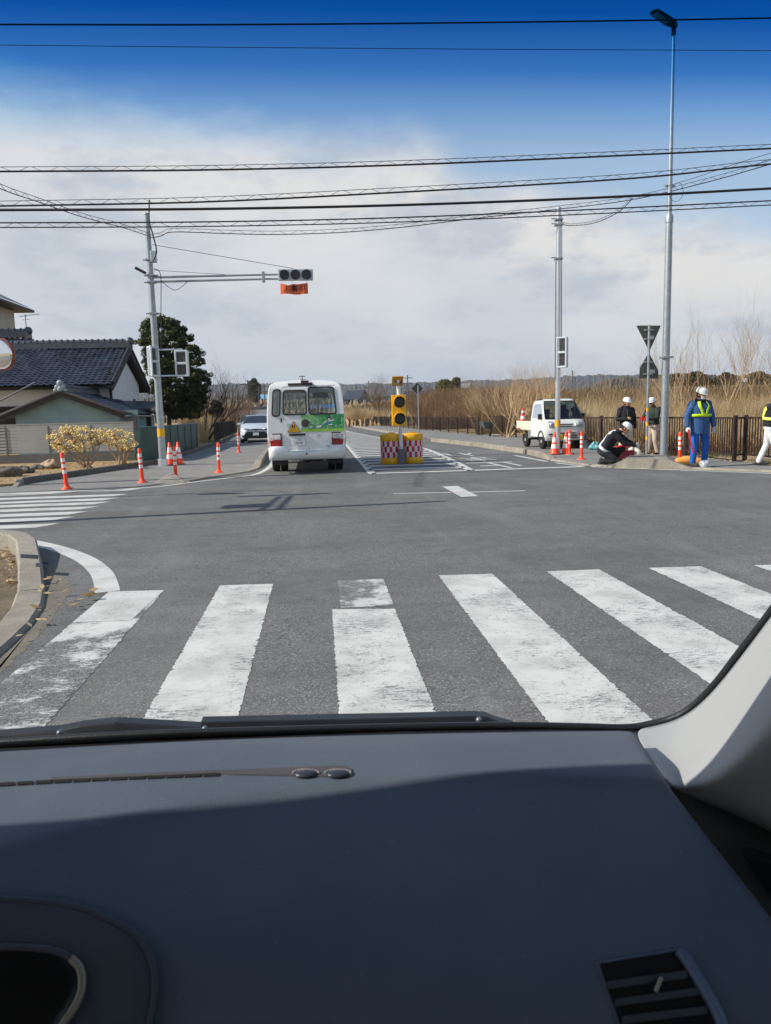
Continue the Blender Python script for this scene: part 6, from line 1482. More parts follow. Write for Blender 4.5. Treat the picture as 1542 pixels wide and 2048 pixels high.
bs = far_house('far blue-roofed barn beyond the bare trees by the lane', 526, 789, 420, 8, 12, 5, 2, R(85), mat('blue_wall', c(84, 116, 140), .7), mat('blue_roof', c(110, 170, 200), .5))
far_house('small dark-roofed hut right behind the oncoming cars', 512, 821, 110, 2.6, 3, 1.8, .7, R(85), WOODD, mat('pale_roof', c(0, 0, 0)))
gh = far_house('long grey farm shed behind the bare saplings', 1500, 757, 330, 8, 18, 4, 1.2, R(80), mat('shed_grey', c(140, 146, 150), .6), mat('shed_roof', c(170, 176, 182), .5))
# --- distant utility poles and pylons
def upole(label, px, py, base_y, Y, arms=2, r=.14):
    top = P(px, py, Y); t = thing('utility_pole', label, 'utility pole', (top.x, Y, 0), 'distant utility poles')
    MB().tube([(top.x, Y, 0), top], [r, r * .7], 8).build('pole', mat('old_pole', c(96, 92, 90), .8), t); mb = MB()
    for k in range(arms): mb.box((top.x, Y, top.z - .5 - k * .9), (1.8, .12, .12))
    mb.build('crossarm', mat('old_pole', c(0, 0, 0)), t)
upole('distant utility pole with two crossarms close to the minibus', 528, 768, 0, 140); upole('distant light-grey pole with a dark top among bare branches', 495, 760, 0, 90, 1, .12)
upole('distant pole just right of the yellow works signal', 815, 750, 0, 130); upole('faint distant pole above the scrub left of the works signal', 737, 762, 0, 170); upole('distant pole right of the slim signal pole over the hills', 1145, 741, 0, 300, 2, .3)
upole('distant thin pole before the pale blue barn', 517, 775, 0, 170)
# ================================================================== VEGETATION
def fast(name, Q, m, parent=None, loc=None):
    """Q: (n, k, 3) array of separate faces"""
    n, k, _ = Q.shape; V = Q.reshape(-1, 3).astype(np.float32)
    if loc is None and parent is not None: V = V - np.array(parent.location, dtype=np.float32)
    me = bpy.data.meshes.new(name); me.vertices.add(n * k); me.vertices.foreach_set('co', V.ravel()); me.loops.add(n * k)
    me.loops.foreach_set('vertex_index', np.arange(n * k, dtype=np.int32)); me.polygons.add(n)
    me.polygons.foreach_set('loop_start', np.arange(0, n * k, k, dtype=np.int32)); me.polygons.foreach_set('loop_total', np.full(n, k, dtype=np.int32))
    me.update(calc_edges=True); me.materials.append(m); o = bpy.data.objects.new(name, me); COL.objects.link(o)
    if parent is not None: o.parent = parent
    return o
def veg_mat(name, a, b, cc=None, rough=.85, trans=0.0):
    m = bpy.data.materials.new(name); m.use_nodes = True; t = NT(m.node_tree); bs = m.node_tree.nodes['Principled BSDF']
    gn = t.n('ShaderNodeNewGeometry'); stops = [(0, a), (1, b)] if cc is None else [(0, a), (.55, b), (1, cc)]
    co = t.n('ShaderNodeTexCoord').outputs['Object']
    f = t.math('ADD', t.math('MULTIPLY', gn.outputs['Random Per Island'], .6), t.math('MULTIPLY', t.mr(t.noise(co, .55, 3), .35, .65), .4))
    t.set(bs.inputs['Base Color'], t.ramp(f, stops)); bs.inputs['Roughness'].default_value = rough; bs.inputs['Specular IOR Level'].default_value = .2
    if trans:
        tl = t.n('ShaderNodeBsdfTranslucent'); t.set(tl.inputs[0], t.ramp(f, stops)); mx = t.n('ShaderNodeMixShader'); mx.inputs[0].default_value = trans
        t.set(mx.inputs[1], bs.outputs[0]); t.set(mx.inputs[2], tl.outputs[0]); t.set(m.node_tree.nodes['Material Output'].inputs[0], mx.outputs[0])
    return m
STRAW = veg_mat('straw', c(150, 124, 88), c(216, 190, 144), c(242, 226, 190), trans=.3)
TWIG = veg_mat('brown_twigs', c(108, 86, 62), c(160, 132, 98), c(196, 168, 128), trans=.1)
TWIGR = veg_mat('reddish_twigs', c(96, 72, 54), c(146, 112, 86), c(176, 144, 112))
OLIVE = veg_mat('olive_scrub', c(96, 90, 52), c(136, 124, 78), c(172, 152, 104), trans=.1)
GREENG = veg_mat('green_grass', c(64, 84, 34), c(116, 128, 60), c(190, 176, 110), trans=.2)
LEAFD = veg_mat('evergreen_leaves', c(30, 40, 22), c(60, 72, 36), c(134, 134, 68), rough=.5, trans=.15)
BARKP = mat('pale_bark', c(176, 150, 118), .8, 0, .2, 4); BARKD = mat('dark_bark', c(84, 70, 58), .85, 0, .25, 4)
def strips(B, h, lean, w_, droop=.3, seg=2, wind=(0, 0)):
    """bent blades: B (n,3) bases; h heights; returns quads"""
    n = len(B); az = rng.uniform(0, 2 * np.pi, n); ln = np.abs(rng.normal(0, 1, n)) * lean
    D = np.stack([np.cos(az) * ln + wind[0], np.sin(az) * ln + wind[1], np.zeros(n)], 1); sa = rng.uniform(0, np.pi, n)
    S_ = np.stack([np.cos(sa), np.sin(sa) * .35, np.zeros(n)], 1); W_ = (w_ * rng.uniform(.6, 1.4, n))[:, None]; out = []
    prev = B; pw = W_
    for k in range(1, seg + 1):
        t = k / seg; cur = B + D * (h * t ** 1.6)[:, None] + np.array([0, 0, 1.0]) * (h * (t - droop * lean * t * t))[:, None]; cw = W_ * (1 - t * .85)
        out.append(np.stack([prev - S_ * pw, prev + S_ * pw, cur + S_ * cw, cur - S_ * cw], 1)); prev, pw = cur, cw
    return np.concatenate(out)
def scatter(n, px0, px1, Y0, Y1, pw=1.0):
    px = rng.uniform(px0, px1, n); Y = Y0 + (Y1 - Y0) * rng.uniform(0, 1, n) ** pw
    X = np.tan(np.arctan((px - 642) / 1513.0)) * Y; return np.stack([X, Y, np.zeros(n)], 1)
def clumped(B, scale, thr):
    v = np.sin(B[:, 0] * scale + 1.3) * np.cos(B[:, 1] * scale * .7 + .4) + .6 * np.sin(B[:, 0] * scale * 2.3 + B[:, 1] * scale * 1.1); return B[v > thr]
def stuff(name, Q, m): o = fast(name, Q, m); o['kind'] = 'stuff'; return o
# reeds behind the railing
def bandfence(B, off=.8):
    """keep blades beyond the railing line"""
    xs = np.array([p.x for p in RF]); ys = np.array([p.y for p in RF]); o = np.argsort(xs)
    return B[B[:, 1] > np.interp(B[:, 0], xs[o], ys[o]) + off]
B = bandfence(scatter(60000, 1110, 1720, 22, 44, .8)); hh_ = rng.uniform(1.0, 2.4, len(B)) * (1 - .25 * (B[:, 1] < 27)); hh_ *= .76 + .2 * np.sin(B[:, 0] * 1.3 + B[:, 1] * .5) + .16 * np.sin(B[:, 0] * 3.7 - B[:, 1] * 1.9)
stuff('reed_grass', strips(B, hh_, .28, .013, .5, 3, (.10, 0)), STRAW)
B = scatter(30000, 1080, 1750, 44, 66); stuff('scrub', strips(B, rng.uniform(.8, 2.4, len(B)), .4, .028, .4), TWIG)
B = scatter(7000, 1150, 1750, 60, 110); B = clumped(B, .12, .3); stuff('scrub', strips(B, rng.uniform(2.2, 4.2, len(B)), .4, .05, .3), OLIVE)
B = bandfence(scatter(14000, 1150, 1720, 21, 34), .3); stuff('undergrowth', strips(B, rng.uniform(.3, 1.2, len(B)), .6, .012, .6), TWIGR)
# brown scrub in the middle distance
for (n, a, b_, y0, y1, h0, h1, m_, w_, th) in ((22000, 690, 1000, 100, 112, 2.2, 4.0, TWIG, .04, None), (16000, 690, 860, 92, 112, 1.6, 3.0, STRAW, .035, None), (42000, 840, 1130, 64, 104, 2.6, 4.6, TWIGR, .024, None), (26000, 860, 1130, 70, 104, 3.0, 4.8, TWIG, .022, None), (36000, 1120, 1760, 52, 104, 2.2, 4.2, TWIG, .022, None), (14000, 1120, 1760, 60, 100, 2.4, 4.6, OLIVE, .03, .1), (16000, 960, 1160, 46, 66, 1.2, 2.8, TWIG, .026, None),
                                          (9000, 700, 760, 110, 135, 2.2, 3.6, STRAW, .045, None), (12000, 840, 980, 90, 130, 3.2, 5.0, OLIVE, .06, .1), (12000, 1000, 1300, 90, 150, 2.5, 4.2, OLIVE, .07, 0)):
    B = scatter(n, a, b_, y0, y1)
    if th is not None: B = clumped(B, .16, th)
    hgt = rng.uniform(h0, h1, len(B)) * (.85 + .18 * np.sin(B[:, 0] * .33 + B[:, 1] * .21))
    stuff('scrub', strips(B, hgt, .42, w_, .35, 2), m_)
B = scatter(14000, 380, 640, 60, 170); B = B[(B[:, 0] < -.105 * B[:, 1] * 1.0 - 1.5)]; stuff('scrub', strips(B, rng.uniform(1.2, 3.6, len(B)), .42, .045, .35), TWIG)
B = scatter(6000, 395, 560, 50, 110); B = B[(B[:, 0] < -.11 * B[:, 1] - 1.2)]; stuff('scrub', strips(B, rng.uniform(.8, 2.0, len(B)), .4, .03, .35), OLIVE)
B = scatter(7000, 380, 490, 45, 62); B = B[(B[:, 0] < -.118 * B[:, 1] - 1.2)]; stuff('reed_grass', strips(B, rng.uniform(.8, 2.2, len(B)), .35, .016, .5, 3), STRAW)
# dry litter and tufts
def onpoly(n, pts):
    P_ = [Vector(p[:2]) for p in pts]; x0, x1 = min(p.x for p in P_), max(p.x for p in P_); y0, y1 = min(p.y for p in P_), max(p.y for p in P_)
    X = rng.uniform(x0, x1, n); Y = rng.uniform(y0, y1, n); ins = np.zeros(n, bool); j = len(P_) - 1
    for i in range(len(P_)):
        a, b_ = P_[i], P_[j]; cnd = ((a.y > Y) != (b_.y > Y)) & (X < (b_.x - a.x) * (Y - a.y) / (b_.y - a.y + 1e-12) + a.x); ins ^= cnd; j = i
    return np.stack([X[ins], Y[ins], np.full(ins.sum(), .04)], 1)
B = onpoly(16000, [G(1152, 893), G(1240, 903), G(1320, 906), G(1468, 924), G(1542, 933), G(1600, 938), G(1640, 930), G(1542, 905), G(1300, 890), G(1150, 884)]); stuff('grass', strips(clumped(B, 1.6, -.1), rng.uniform(.05, .22, len(clumped(B, 1.6, -.1))), .7, .008, .5), GREENG)
B = onpoly(9000, [G(395, 903), G(452, 883), G(478, 866), G(500, 849), G(470, 849), G(425, 872), G(370, 898)]); stuff('grass', strips(B, rng.uniform(.08, .35, len(B)), .6, .012, .5), GREENG)
B = onpoly(14000, [G(0, 973), G(42, 967), G(150, 951), G(250, 936), G(320, 925), G(272, 922), G(0, 934)]); stuff('grass', strips(clumped(B, 2.1, -.3), rng.uniform(.02, .1, len(clumped(B, 2.1, -.3))), 1.2, .008, .5), STRAW)
B = onpoly(5000, [G(1040, 873), G(1152, 892), G(1150, 886), G(980, 864), G(962, 868)]); stuff('grass', strips(B, rng.uniform(.05, .3, len(B)), .9, .012, .5), STRAW)
def litter(name, pts, n, m, s=.03):
    B = onpoly(n, pts); k = len(B); a = rng.uniform(0, 6.28, k); L = rng.uniform(.4, 1.5, k)[:, None] * s; u_ = np.stack([np.cos(a), np.sin(a), rng.normal(0, .3, k)], 1) * L; v_ = np.stack([-np.sin(a), np.cos(a), rng.normal(0, .4, k)], 1) * L * .45
    B[:, 2] += .012; return stuff(name, np.stack([B - u_, B - v_, B + u_, B + v_], 1), m)
DRYL = veg_mat('dry_leaves', c(112, 84, 56), c(190, 158, 112), c(216, 196, 156))
litter('dry_leaves', [G(-60, 1100), G(30, 1104), G(40, 1185), G(-60, 1200)], 500, DRYL, .03)
litter('dry_leaves', [G(90, 1150), G(215, 1190), G(110, 1240), G(30, 1300), G(70, 1200)], 60, DRYL, .035)
litter('dry_leaves', [G(1160, 899), G(1468, 927), G(1542, 936), G(1542, 925), G(1300, 897), G(1152, 889)], 1500, DRYL, .035)
litter('dry_leaves', [G(0, 973), G(42, 967), G(320, 925), G(0, 934)], 1600, DRYL, .04)

# --- trees
def branch_tree(mb, p, d, L, r, lev, spread=.5, up=.12, kids=3, n=6, tips=None, shrink=.72):
    pts = [p]; rs = [r]; k = 4 if lev > 1 else 3; dd = d.normalized()
    for i in range(k):
        dd = (dd + Vector((random.gauss(0, .13), random.gauss(0, .13), random.gauss(0, .08) + up * .3))).normalized(); pts.append(pts[-1] + dd * L / k); rs.append(r * (1 - (i + 1) / k * .42))
    mb.tube(pts, rs, max(3, n), 0, lev == 0)
    if tips is not None and lev <= 1: tips.append(pts[-1])
    if lev == 0: return
    for i in range(kids + (random.random() < .5)):
        f = random.uniform(.35, 1.0) if i else 1.0; idx = min(k - 1, int(f * k)); q_ = pts[idx].lerp(pts[idx + 1], f * k - idx if idx < k else 1) if f < 1 else pts[-1]
        a = random.uniform(0, 6.28); o = dd.orthogonal().normalized(); o = Matrix.Rotation(a, 3, dd) @ o
        nd = (dd + o * random.uniform(.4, 1.0) * spread * 1.5 + Vector((0, 0, up))).normalized()
        branch_tree(mb, q_, nd, L * random.uniform(.55, .9) * shrink / .72, r * (1 - f * .42) * random.uniform(.5, .68), lev - 1, spread, up, kids, n - 1, tips, shrink)
def bare_tree(label, px, py, Y, H, stems, mt, spread=.45, lev=3, r=.05, lean=(0, 0), group='bare trees and saplings along the fences', kids=3, up=.12, shrink=.72, x0=.35):
    b0 = P(px, py, Y); b0.z = 0; t = thing('bare_tree', label, 'tree', b0, group); tr = MB(); cr = MB()
    for s in range(stems):
        a = random.uniform(0, 6.28); d = Vector((math.cos(a) * x0 * (stems > 1) + lean[0], math.sin(a) * .3 * (stems > 1) + lean[1], 1)).normalized(); L = H * .42 * random.uniform(.8, 1.1)
        pts = [b0 + V3(math.cos(a) * .08, math.sin(a) * .08, -.05)]
        for i in range(4): d = (d + V3(random.gauss(0, .07), random.gauss(0, .07), 0)).normalized(); pts.append(pts[-1] + d * L / 4)
        rs = [r * 1.25, r * 1.05, r * .9, r * .8, r * .7]; tr.tube(pts, rs, 8)
        for k in range(kids + 1):
            i = random.choice((2, 3, 4, 4)); a2 = random.uniform(0, 6.28); o = Matrix.Rotation(a2, 3, d) @ d.orthogonal().normalized()
            branch_tree(cr, pts[i], (d + o * spread * random.uniform(.5, 1.2) + V3(0, 0, up)).normalized(), H * .3 * random.uniform(.8, 1.2), r * .55, lev - 1, spread, up, kids, 5, None, shrink)
    tr.build('trunk', mt, t); cr.build('crown', mt, t); return t
random.seed(11)
BARKM = mat('brown_bark', c(134, 110, 88), .8, 0, .2, 4); BARKL = mat('straw_bark', c(200, 172, 132), .8, 0, .15, 4); BARKR = mat('reddish_bark', c(110, 78, 62), .8, 0, .2, 4)
bare_tree('bare tree with long branches reaching over the verge beside the evergreen', 408, 880, 46, 5.0, 3, BARKD, .5, 4, .06, (.5, 0), kids=3)
bare_tree('brown bare tree low behind the dark mesh fence at the lane', 452, 850, 62, 3.8, 3, BARKM, .7, 4, .06, kids=4)
bare_tree('slender bare tree between the mesh fence and the minibus', 500, 845, 85, 3.6, 4, BARKM, .7, 4, .05, kids=4)
bare_tree('dark stubby bare tree near the lane behind the oncoming car', 470, 846, 72, 3.0, 4, BARKR, .7, 4, .06, kids=4)
bare_tree('bare tree standing in the reeds left of the works signal', 765, 850, 95, 5.5, 2, BARKM, .6, 4, .09, kids=4)
bare_tree('thin bare tree in the scrub just right of the works signal', 828, 850, 90, 4.2, 3, BARKM, .6, 4, .06, kids=4)
for i, (px, py, Y, H, lab) in enumerate(((1015, 878, 40, 5.2, 'wide pale multi-stemmed shrub behind the tail of the white truck'), (1060, 880, 37, 4.8, 'pale multi-stemmed shrub directly behind the cab of the white truck'), (985, 872, 50, 4.4, 'pale spreading shrub above the wheelbarrow'))):
    bare_tree(lab, px, py, Y, H * .82, 8, BARKL, .42, 3, .024, kids=4, x0=.8, shrink=.76)
for i, (px, Y, H, st, lab) in enumerate(((1345, 31, 4.6, 3, 'pale sapling whose stems rise just right of the tall lamp pole'), (1378, 30, 5.0, 3, 'pale sapling with forked stems straight behind the guard in blue'), (1432, 31, 5.8, 3, 'tallest pale sapling, right of the guard in blue'), (1478, 33, 5.2, 3, 'pale sapling over the twin posts of the railing'), (1520, 32, 4.8, 4, 'pale sapling behind the man at the edge of the view'), (1250, 36, 3.4, 3, 'small pale sapling over the man in the black hooded jacket'), (1300, 34, 3.6, 4, 'pale sapling between the sign post and the lamp pole'), (1600, 33, 5.0, 4, 'pale sapling beyond the edge of the railing'))):
    bare_tree(lab, px, 880, Y, H * 1.02, st, BARKP, .42, 3, .026, kids=3, x0=.35, up=.25)
bare_tree('crooked dark bare tree leaning out behind the lamp pole', 1400, 880, 34, 4.0, 2, BARKD, .7, 3, .05, (-.5, 0), kids=3)
# evergreen by the house
def leaf_cloud(clumps, per, size, flat_=.7):
    Q = []
    for (cx_, cy_, cz_, r_) in clumps:
        n = per; v = rng.normal(0, 1, (n, 3)); v /= np.linalg.norm(v, axis=1)[:, None]; rad = r_ * rng.uniform(.35, 1.0, n) ** .5; ctr = np.array([cx_, cy_, cz_]) + v * rad[:, None] * np.array([1, 1, .75])
        a = rng.normal(0, 1, (n, 3)); a -= (a * v).sum(1)[:, None] * v * .6; a /= np.linalg.norm(a, axis=1)[:, None]; b_ = np.cross(v, a) + rng.normal(0, .3, (n, 3)); b_ /= np.linalg.norm(b_, axis=1)[:, None]
        s = (size * rng.uniform(.6, 1.4, n))[:, None]; Q.append(np.stack([ctr - a * s, ctr - b_ * s * .5, ctr + a * s, ctr + b_ * s * .5], 1))
    return np.concatenate(Q)
def leafy(name, label, px, base_py, Y, prof_, nclump, per, size, rc, m, bark, cat='tree', seed=3, trunk=True, depth=1.0):
    """prof_: list of (py, px_left, px_right) outline of the crown"""
    b0 = P(px, base_py, Y); b0.z = 0; t = thing(name, label, cat, b0); rr = random.Random(seed); cl = []; zs_ = [P(px, p[0], Y).z for p in prof_]
    for _ in range(nclump):
        z = rr.uniform(zs_[-1], zs_[0]); py = float(np.interp(-z, [-q for q in zs_], [p[0] for p in prof_])); l = float(np.interp(py, [p[0] for p in prof_], [p[1] for p in prof_])); r2 = float(np.interp(py, [p[0] for p in prof_], [p[2] for p in prof_]))
        xl_, xr_ = P(l, py, Y).x + rc, P(r2, py, Y).x - rc; cx_ = (xl_ + xr_) / 2; hw_ = max(.1, (xr_ - xl_) / 2); a = rr.uniform(0, 6.28); q_ = rr.uniform(.15, 1) ** .45 * rr.uniform(.85, 1.1)
        cl.append((cx_ + math.cos(a) * hw_ * q_, Y + math.sin(a) * hw_ * q_ * depth, z, rc * rr.uniform(.6, 1.25)))
    fast('crown', leaf_cloud(cl, per, size), m, t)
    if trunk:
        tm = MB(); zt_ = zs_[0]; top_ = V3(b0.x + .1, Y, zs_[0] * .8); tm.tube([b0, b0.lerp(top_, .3) + V3(.06, 0, 0), b0.lerp(top_, .6) - V3(.05, 0, 0), top_], [.17, .13, .09, .03], 10); tm.build('trunk', bark, t)
        lm = MB()
        for q_ in cl[::4]: s = b0.lerp(top_, min(.95, max(.25, q_[2] / top_.z * .75))); e = V3(*q_[:3]); lm.tube([s, s.lerp(e, .5) + V3(0, 0, .1), e], [.04, .025, .01], 5)
        lm.build('limb', bark, t)
    return t
leafy('evergreen_tree', 'dense dark evergreen tree standing behind the arm pole beside the house', 338, 872, 46, [(634, 296, 340), (648, 276, 376), (690, 266, 400), (712, 280, 418), (735, 272, 428), (760, 296, 434), (780, 290, 426), (800, 312, 424), (836, 330, 404)], 900, 80, .062, .21, LEAFD, BARKD)
leafy('shrub', 'small dark bush beneath the bare branches by the lane', 432, 860, 58, [(806, 422, 440), (822, 412, 452), (848, 415, 450)], 40, 160, .09, .35, veg_mat('dark_bush', c(40, 38, 28), c(72, 62, 44)), BARKD, 'bush')
leafy('shrub', 'olive bushy tree rising from the scrub behind the black mesh fence', 888, 830, 120, [(766, 876, 900), (778, 868, 915), (795, 862, 918), (812, 865, 915)], 90, 140, .28, .9, veg_mat('olive_leaves', c(62, 66, 32), c(104, 104, 56), trans=.1), BARKD, 'tree', 5)
for i, (px, y0, y1, Y, w_, lab) in enumerate(((1398, 746, 790, 150, 36, 'dark round treetop at the right of the lamp pole on the skyline'), (1456, 749, 790, 160, 26, 'second dark treetop on the skyline above the railing posts'), (1518, 747, 790, 150, 28, 'dark treetop on the skyline near the edge of the view'), (1354, 751, 790, 155, 20, 'small dark treetop on the skyline hugging the lamp pole'), (913, 760, 790, 175, 9, 'dark conical tree beside the pale-roofed far house'), (508, 762, 800, 300, 16, 'tall dark conifers over the blue barn'))):
    leafy('skyline_tree', lab, px, 820, Y, [(y0, px - w_ * .3, px + w_ * .25), (y0 + 4, px - w_ * .8, px + w_ * .6), (y0 + 12, px - w_, px + w_), (y1, px - w_ * .9, px + w_ * .9)], 90, 90, Y * .0022, Y * .0045, veg_mat('skyline_leaves', c(44, 46, 28), c(80, 74, 46)), BARKD, 'tree', 20 + i)
# paperbushes with yellow heads
def paperbush(label, px, py, prof_, n, seed, stems):
    rr = random.Random(seed); b0 = G(px, py, .05); Y = b0.y; t = thing('flowering_shrub', label, 'shrub', b0, 'yellow flowering shrubs in the garden'); st = MB(); nodes = []
    for (tx, ty) in stems:
        e = P(tx, ty, Y + rr.uniform(-.25, .25)); s = b0 + V3(rr.uniform(-.12, .12), rr.uniform(-.08, .08), 0); pts = smooth_path([s, s.lerp(e, .4) + V3(rr.uniform(-.08, .08), 0, -.04), s.lerp(e, .75) + V3(rr.uniform(-.05, .05), rr.uniform(-.1, .1), .02), e], 4)
        st.tube(pts, [.032 - .018 * i / (len(pts) - 1) for i in range(len(pts))], 7); nodes += pts[4:]
    fl = MB(); tot = 0; br = MB()
    while tot < n:
        py_ = rr.uniform(prof_[0][0], prof_[-1][0]); l = float(np.interp(py_, [p[0] for p in prof_], [p[1] for p in prof_])); r2 = float(np.interp(py_, [p[0] for p in prof_], [p[2] for p in prof_]))
        p = P(rr.uniform(l, r2), py_, Y + rr.uniform(-.45, .45)); nd = min(nodes, key=lambda q_: (q_ - p).length); mid = nd.lerp(p, .6) - V3(0, 0, .05); br.tube([nd, mid, p], [.011, .008, .006], 5)
        for _ in range(rr.choice((2, 3, 3, 4))):
            q_ = p + V3(rr.gauss(0, .04), rr.gauss(0, .04), rr.gauss(0, .025)); r_ = rr.uniform(.02, .036); fl.ball(q_, r_, 0, 7, 5, (1, 1, .8)); tot += 1
    st.build('stem', BARKP if seed % 2 else mat('shrub_bark', c(160, 132, 100), .8, 0, .2, 5), t); br.build('twigs', mat('shrub_bark', c(160, 132, 100), .8, 0, .2, 5), t)
    fo = fl.build('blossom', veg_mat('blossom', c(216, 188, 108), c(236, 214, 150), c(244, 230, 186)), t); return t
paperbush('larger yellow flowering shrub of two, nearer the crossing stripes', 178, 938, [(853, 135, 165), (862, 105, 205), (878, 92, 208), (890, 102, 190), (904, 118, 168)], 620, 4, [(150, 885), (165, 880), (200, 890), (120, 890), (185, 870), (140, 870)])
paperbush('smaller yellow flowering shrub nearer the arm pole', 244, 930, [(858, 200, 240), (866, 185, 262), (880, 190, 276), (892, 225, 274), (899, 235, 262)], 460, 5, [(240, 896), (250, 880), (215, 885), (265, 885), (232, 872)])
# stones and stump in the garden
for (px, py, sx, lab) in ((12, 955, .42, 'broad dark garden stone at the edge of the view'), (45, 948, .3, 'low garden stone in front of the slat fence, second from the edge'), (74, 940, .22, 'small pale garden stone before the shrubs')):
    blobby('garden_stone', lab, 'stone', G(px, py, .03), (sx, sx * .6, sx * .38), ground_mat('stone_' + str(px), c(112, 106, 98), c(60, 56, 50), c(150, 142, 130), .6, .5, False, .8), px, .35)
blobby('tree_stump', 'pale weathered stump with stub branches beside the larger yellow shrub', 'stump', G(104, 937, .05), (.26, .16, .14), mat('stump_wood', c(168, 146, 122), .85, 0, .3, 6, bump=.8, bscale=12), 9, .4)
# ================================================================== THE CAR THE PICTURE IS TAKEN FROM
def Wp(px, py, off=0.0):
    """where the line of sight through a pixel meets the plane of the windscreen"""
    d = ray(px, py); n_ = Vector((0, 1.42, 1.0)); k = 1.12 + .95 * 1.42 + off * n_.length; t_ = (k - EYE.dot(n_)) / d.dot(n_); return EYE + d * t_
CAR = thing('car_cabin', 'dark blue-grey dashboard, windscreen and pale pillar trim of the car looked out of', 'car interior', (0, .6, 1.0))
def dash_mat():
    m = bpy.data.materials.new('dashboard_plastic'); m.use_nodes = True; t = NT(m.node_tree); b = m.node_tree.nodes['Principled BSDF']; co = t.n('ShaderNodeTexCoord').outputs['Object']
    v = t.n('ShaderNodeTexVoronoi'); t.set(v.inputs['Vector'], co); v.inputs['Scale'].default_value = 420
    col = t.mix(t.mr(t.noise(co, 6, 4, .6), .35, .65), g3(.100, (.80, 1.0, 1.30)), g3(.114, (.82, 1.0, 1.26)))
    sp_ = t.mr(t.noise(co, 190, 3, .6), .69, .75); col = t.mix(t.math('MULTIPLY', sp_, .35), col, g3(.3))
    t.set(b.inputs['Base Color'], col); b.inputs['Roughness'].default_value = .62; b.inputs['Specular IOR Level'].default_value = .35
    bp = t.n('ShaderNodeBump'); bp.inputs['Strength'].default_value = .25; bp.inputs['Distance'].default_value = .0006; t.set(bp.inputs['Height'], v.outputs['Distance']); t.set(b.inputs['Normal'], bp.outputs[0]); return m
DM = dash_mat(); DM2 = mat('hood_plastic', g3(.05, (.85, 1, 1.2)), .6, 0, .06, 8, bump=.2, bscale=420); DK = mat('cabin_black_plastic', c(30, 32, 36), .45, 0, .1, 20, bump=.2, bscale=400); TRM = mat('pillar_trim', c(166, 168, 168), .7, 0, .03, 3, bump=.15, bscale=500); DT = mat('door_trim', c(74, 76, 72), .6, 0, .06, 8, bump=.2, bscale=400)
rows_ = [(1.10, [(-600, 1548), (0, 1510), (350, 1489), (700, 1477), (1000, 1471), (1272, 1468)]), (1.138, [(-600, 1560), (0, 1522), (350, 1500), (700, 1488), (1000, 1482), (1282, 1484)]), (1.145, [(-600, 1572), (0, 1532), (350, 1510), (700, 1498), (1000, 1492), (1288, 1494)]),
         (1.147, [(-600, 1680), (0, 1612), (350, 1566), (700, 1532), (1000, 1526), (1310, 1530)]), (1.146, [(-600, 1835), (0, 1695), (350, 1612), (700, 1562), (1000, 1551), (1334, 1566)]), (1.140, [(-600, 1862), (0, 1712), (350, 1626), (700, 1573), (1000, 1562), (1342, 1578)]),
         (1.120, [(-600, 1960), (0, 1800), (350, 1735), (700, 1690), (1000, 1680), (1424, 1682)]), (1.092, [(-600, 2060), (0, 1930), (350, 1890), (700, 1860), (1000, 1850), (1562, 1855)]), (1.055, [(-600, 2180), (0, 2080), (350, 2060), (700, 2045), (1000, 2040), (1706, 2040)]), (1.0, [(-600, 2400), (0, 2350), (350, 2330), (700, 2320), (1000, 2320), (1900, 2320)]), (.86, [(-600, 2440), (0, 2390), (350, 2370), (700, 2360), (1000, 2360), (1930, 2360)])]
gr = []
for z, pp in rows_:
    gr.append([G(p[0], p[1], z) for p in pp])
for r_ in gr:                                          # roll the outer edge downwards
    e = r_[-1]; r_.insert(-1, r_[-2].lerp(e, .94)); r_.append(e + V3(.004, -.002, -.05))
dash = MB().grid(gr).build('dashboard', DM, CAR); sb = dash.modifiers.new('s', 'SUBSURF'); sb.levels = 2; sb.render_levels = 3; sl_ = dash.modifiers.new('t', 'SOLIDIFY'); sl_.thickness = .004; sl_.offset = -1
bpy.context.view_layer.update()
_dg = bpy.context.evaluated_depsgraph_get(); _de = dash.evaluated_get(_dg); _mi = dash.matrix_world.inverted()
def D(px, py, off=.001):
    """point on the dashboard surface seen at a pixel"""
    o_ = _mi @ EYE; ok, lc, nm, _ = _de.ray_cast(o_, _mi.to_3x3() @ ray(px, py)); p = dash.matrix_world @ lc if ok else G(px, py, 1.1)
    n_ = (dash.matrix_world.to_3x3() @ nm) if ok else V3(0, 0, 1)
    if n_.dot(ray(px, py)) > 0: n_ = -n_
    return p + n_ * off
def onpanel(pts, off, dep): return [D(p[0], p[1], off) for p in pts], [D(p[0], p[1], off - dep) for p in pts]
def plate(mb, pts, off, dep=.004, m=0):
    A, B_ = onpanel(pts, off, dep); n = len(A); mb.add(A + B_, [tuple(range(n))[::-1], tuple(range(n, 2 * n))] + [(i, (i + 1) % n, n + (i + 1) % n, n + i) for i in range(n)], m)
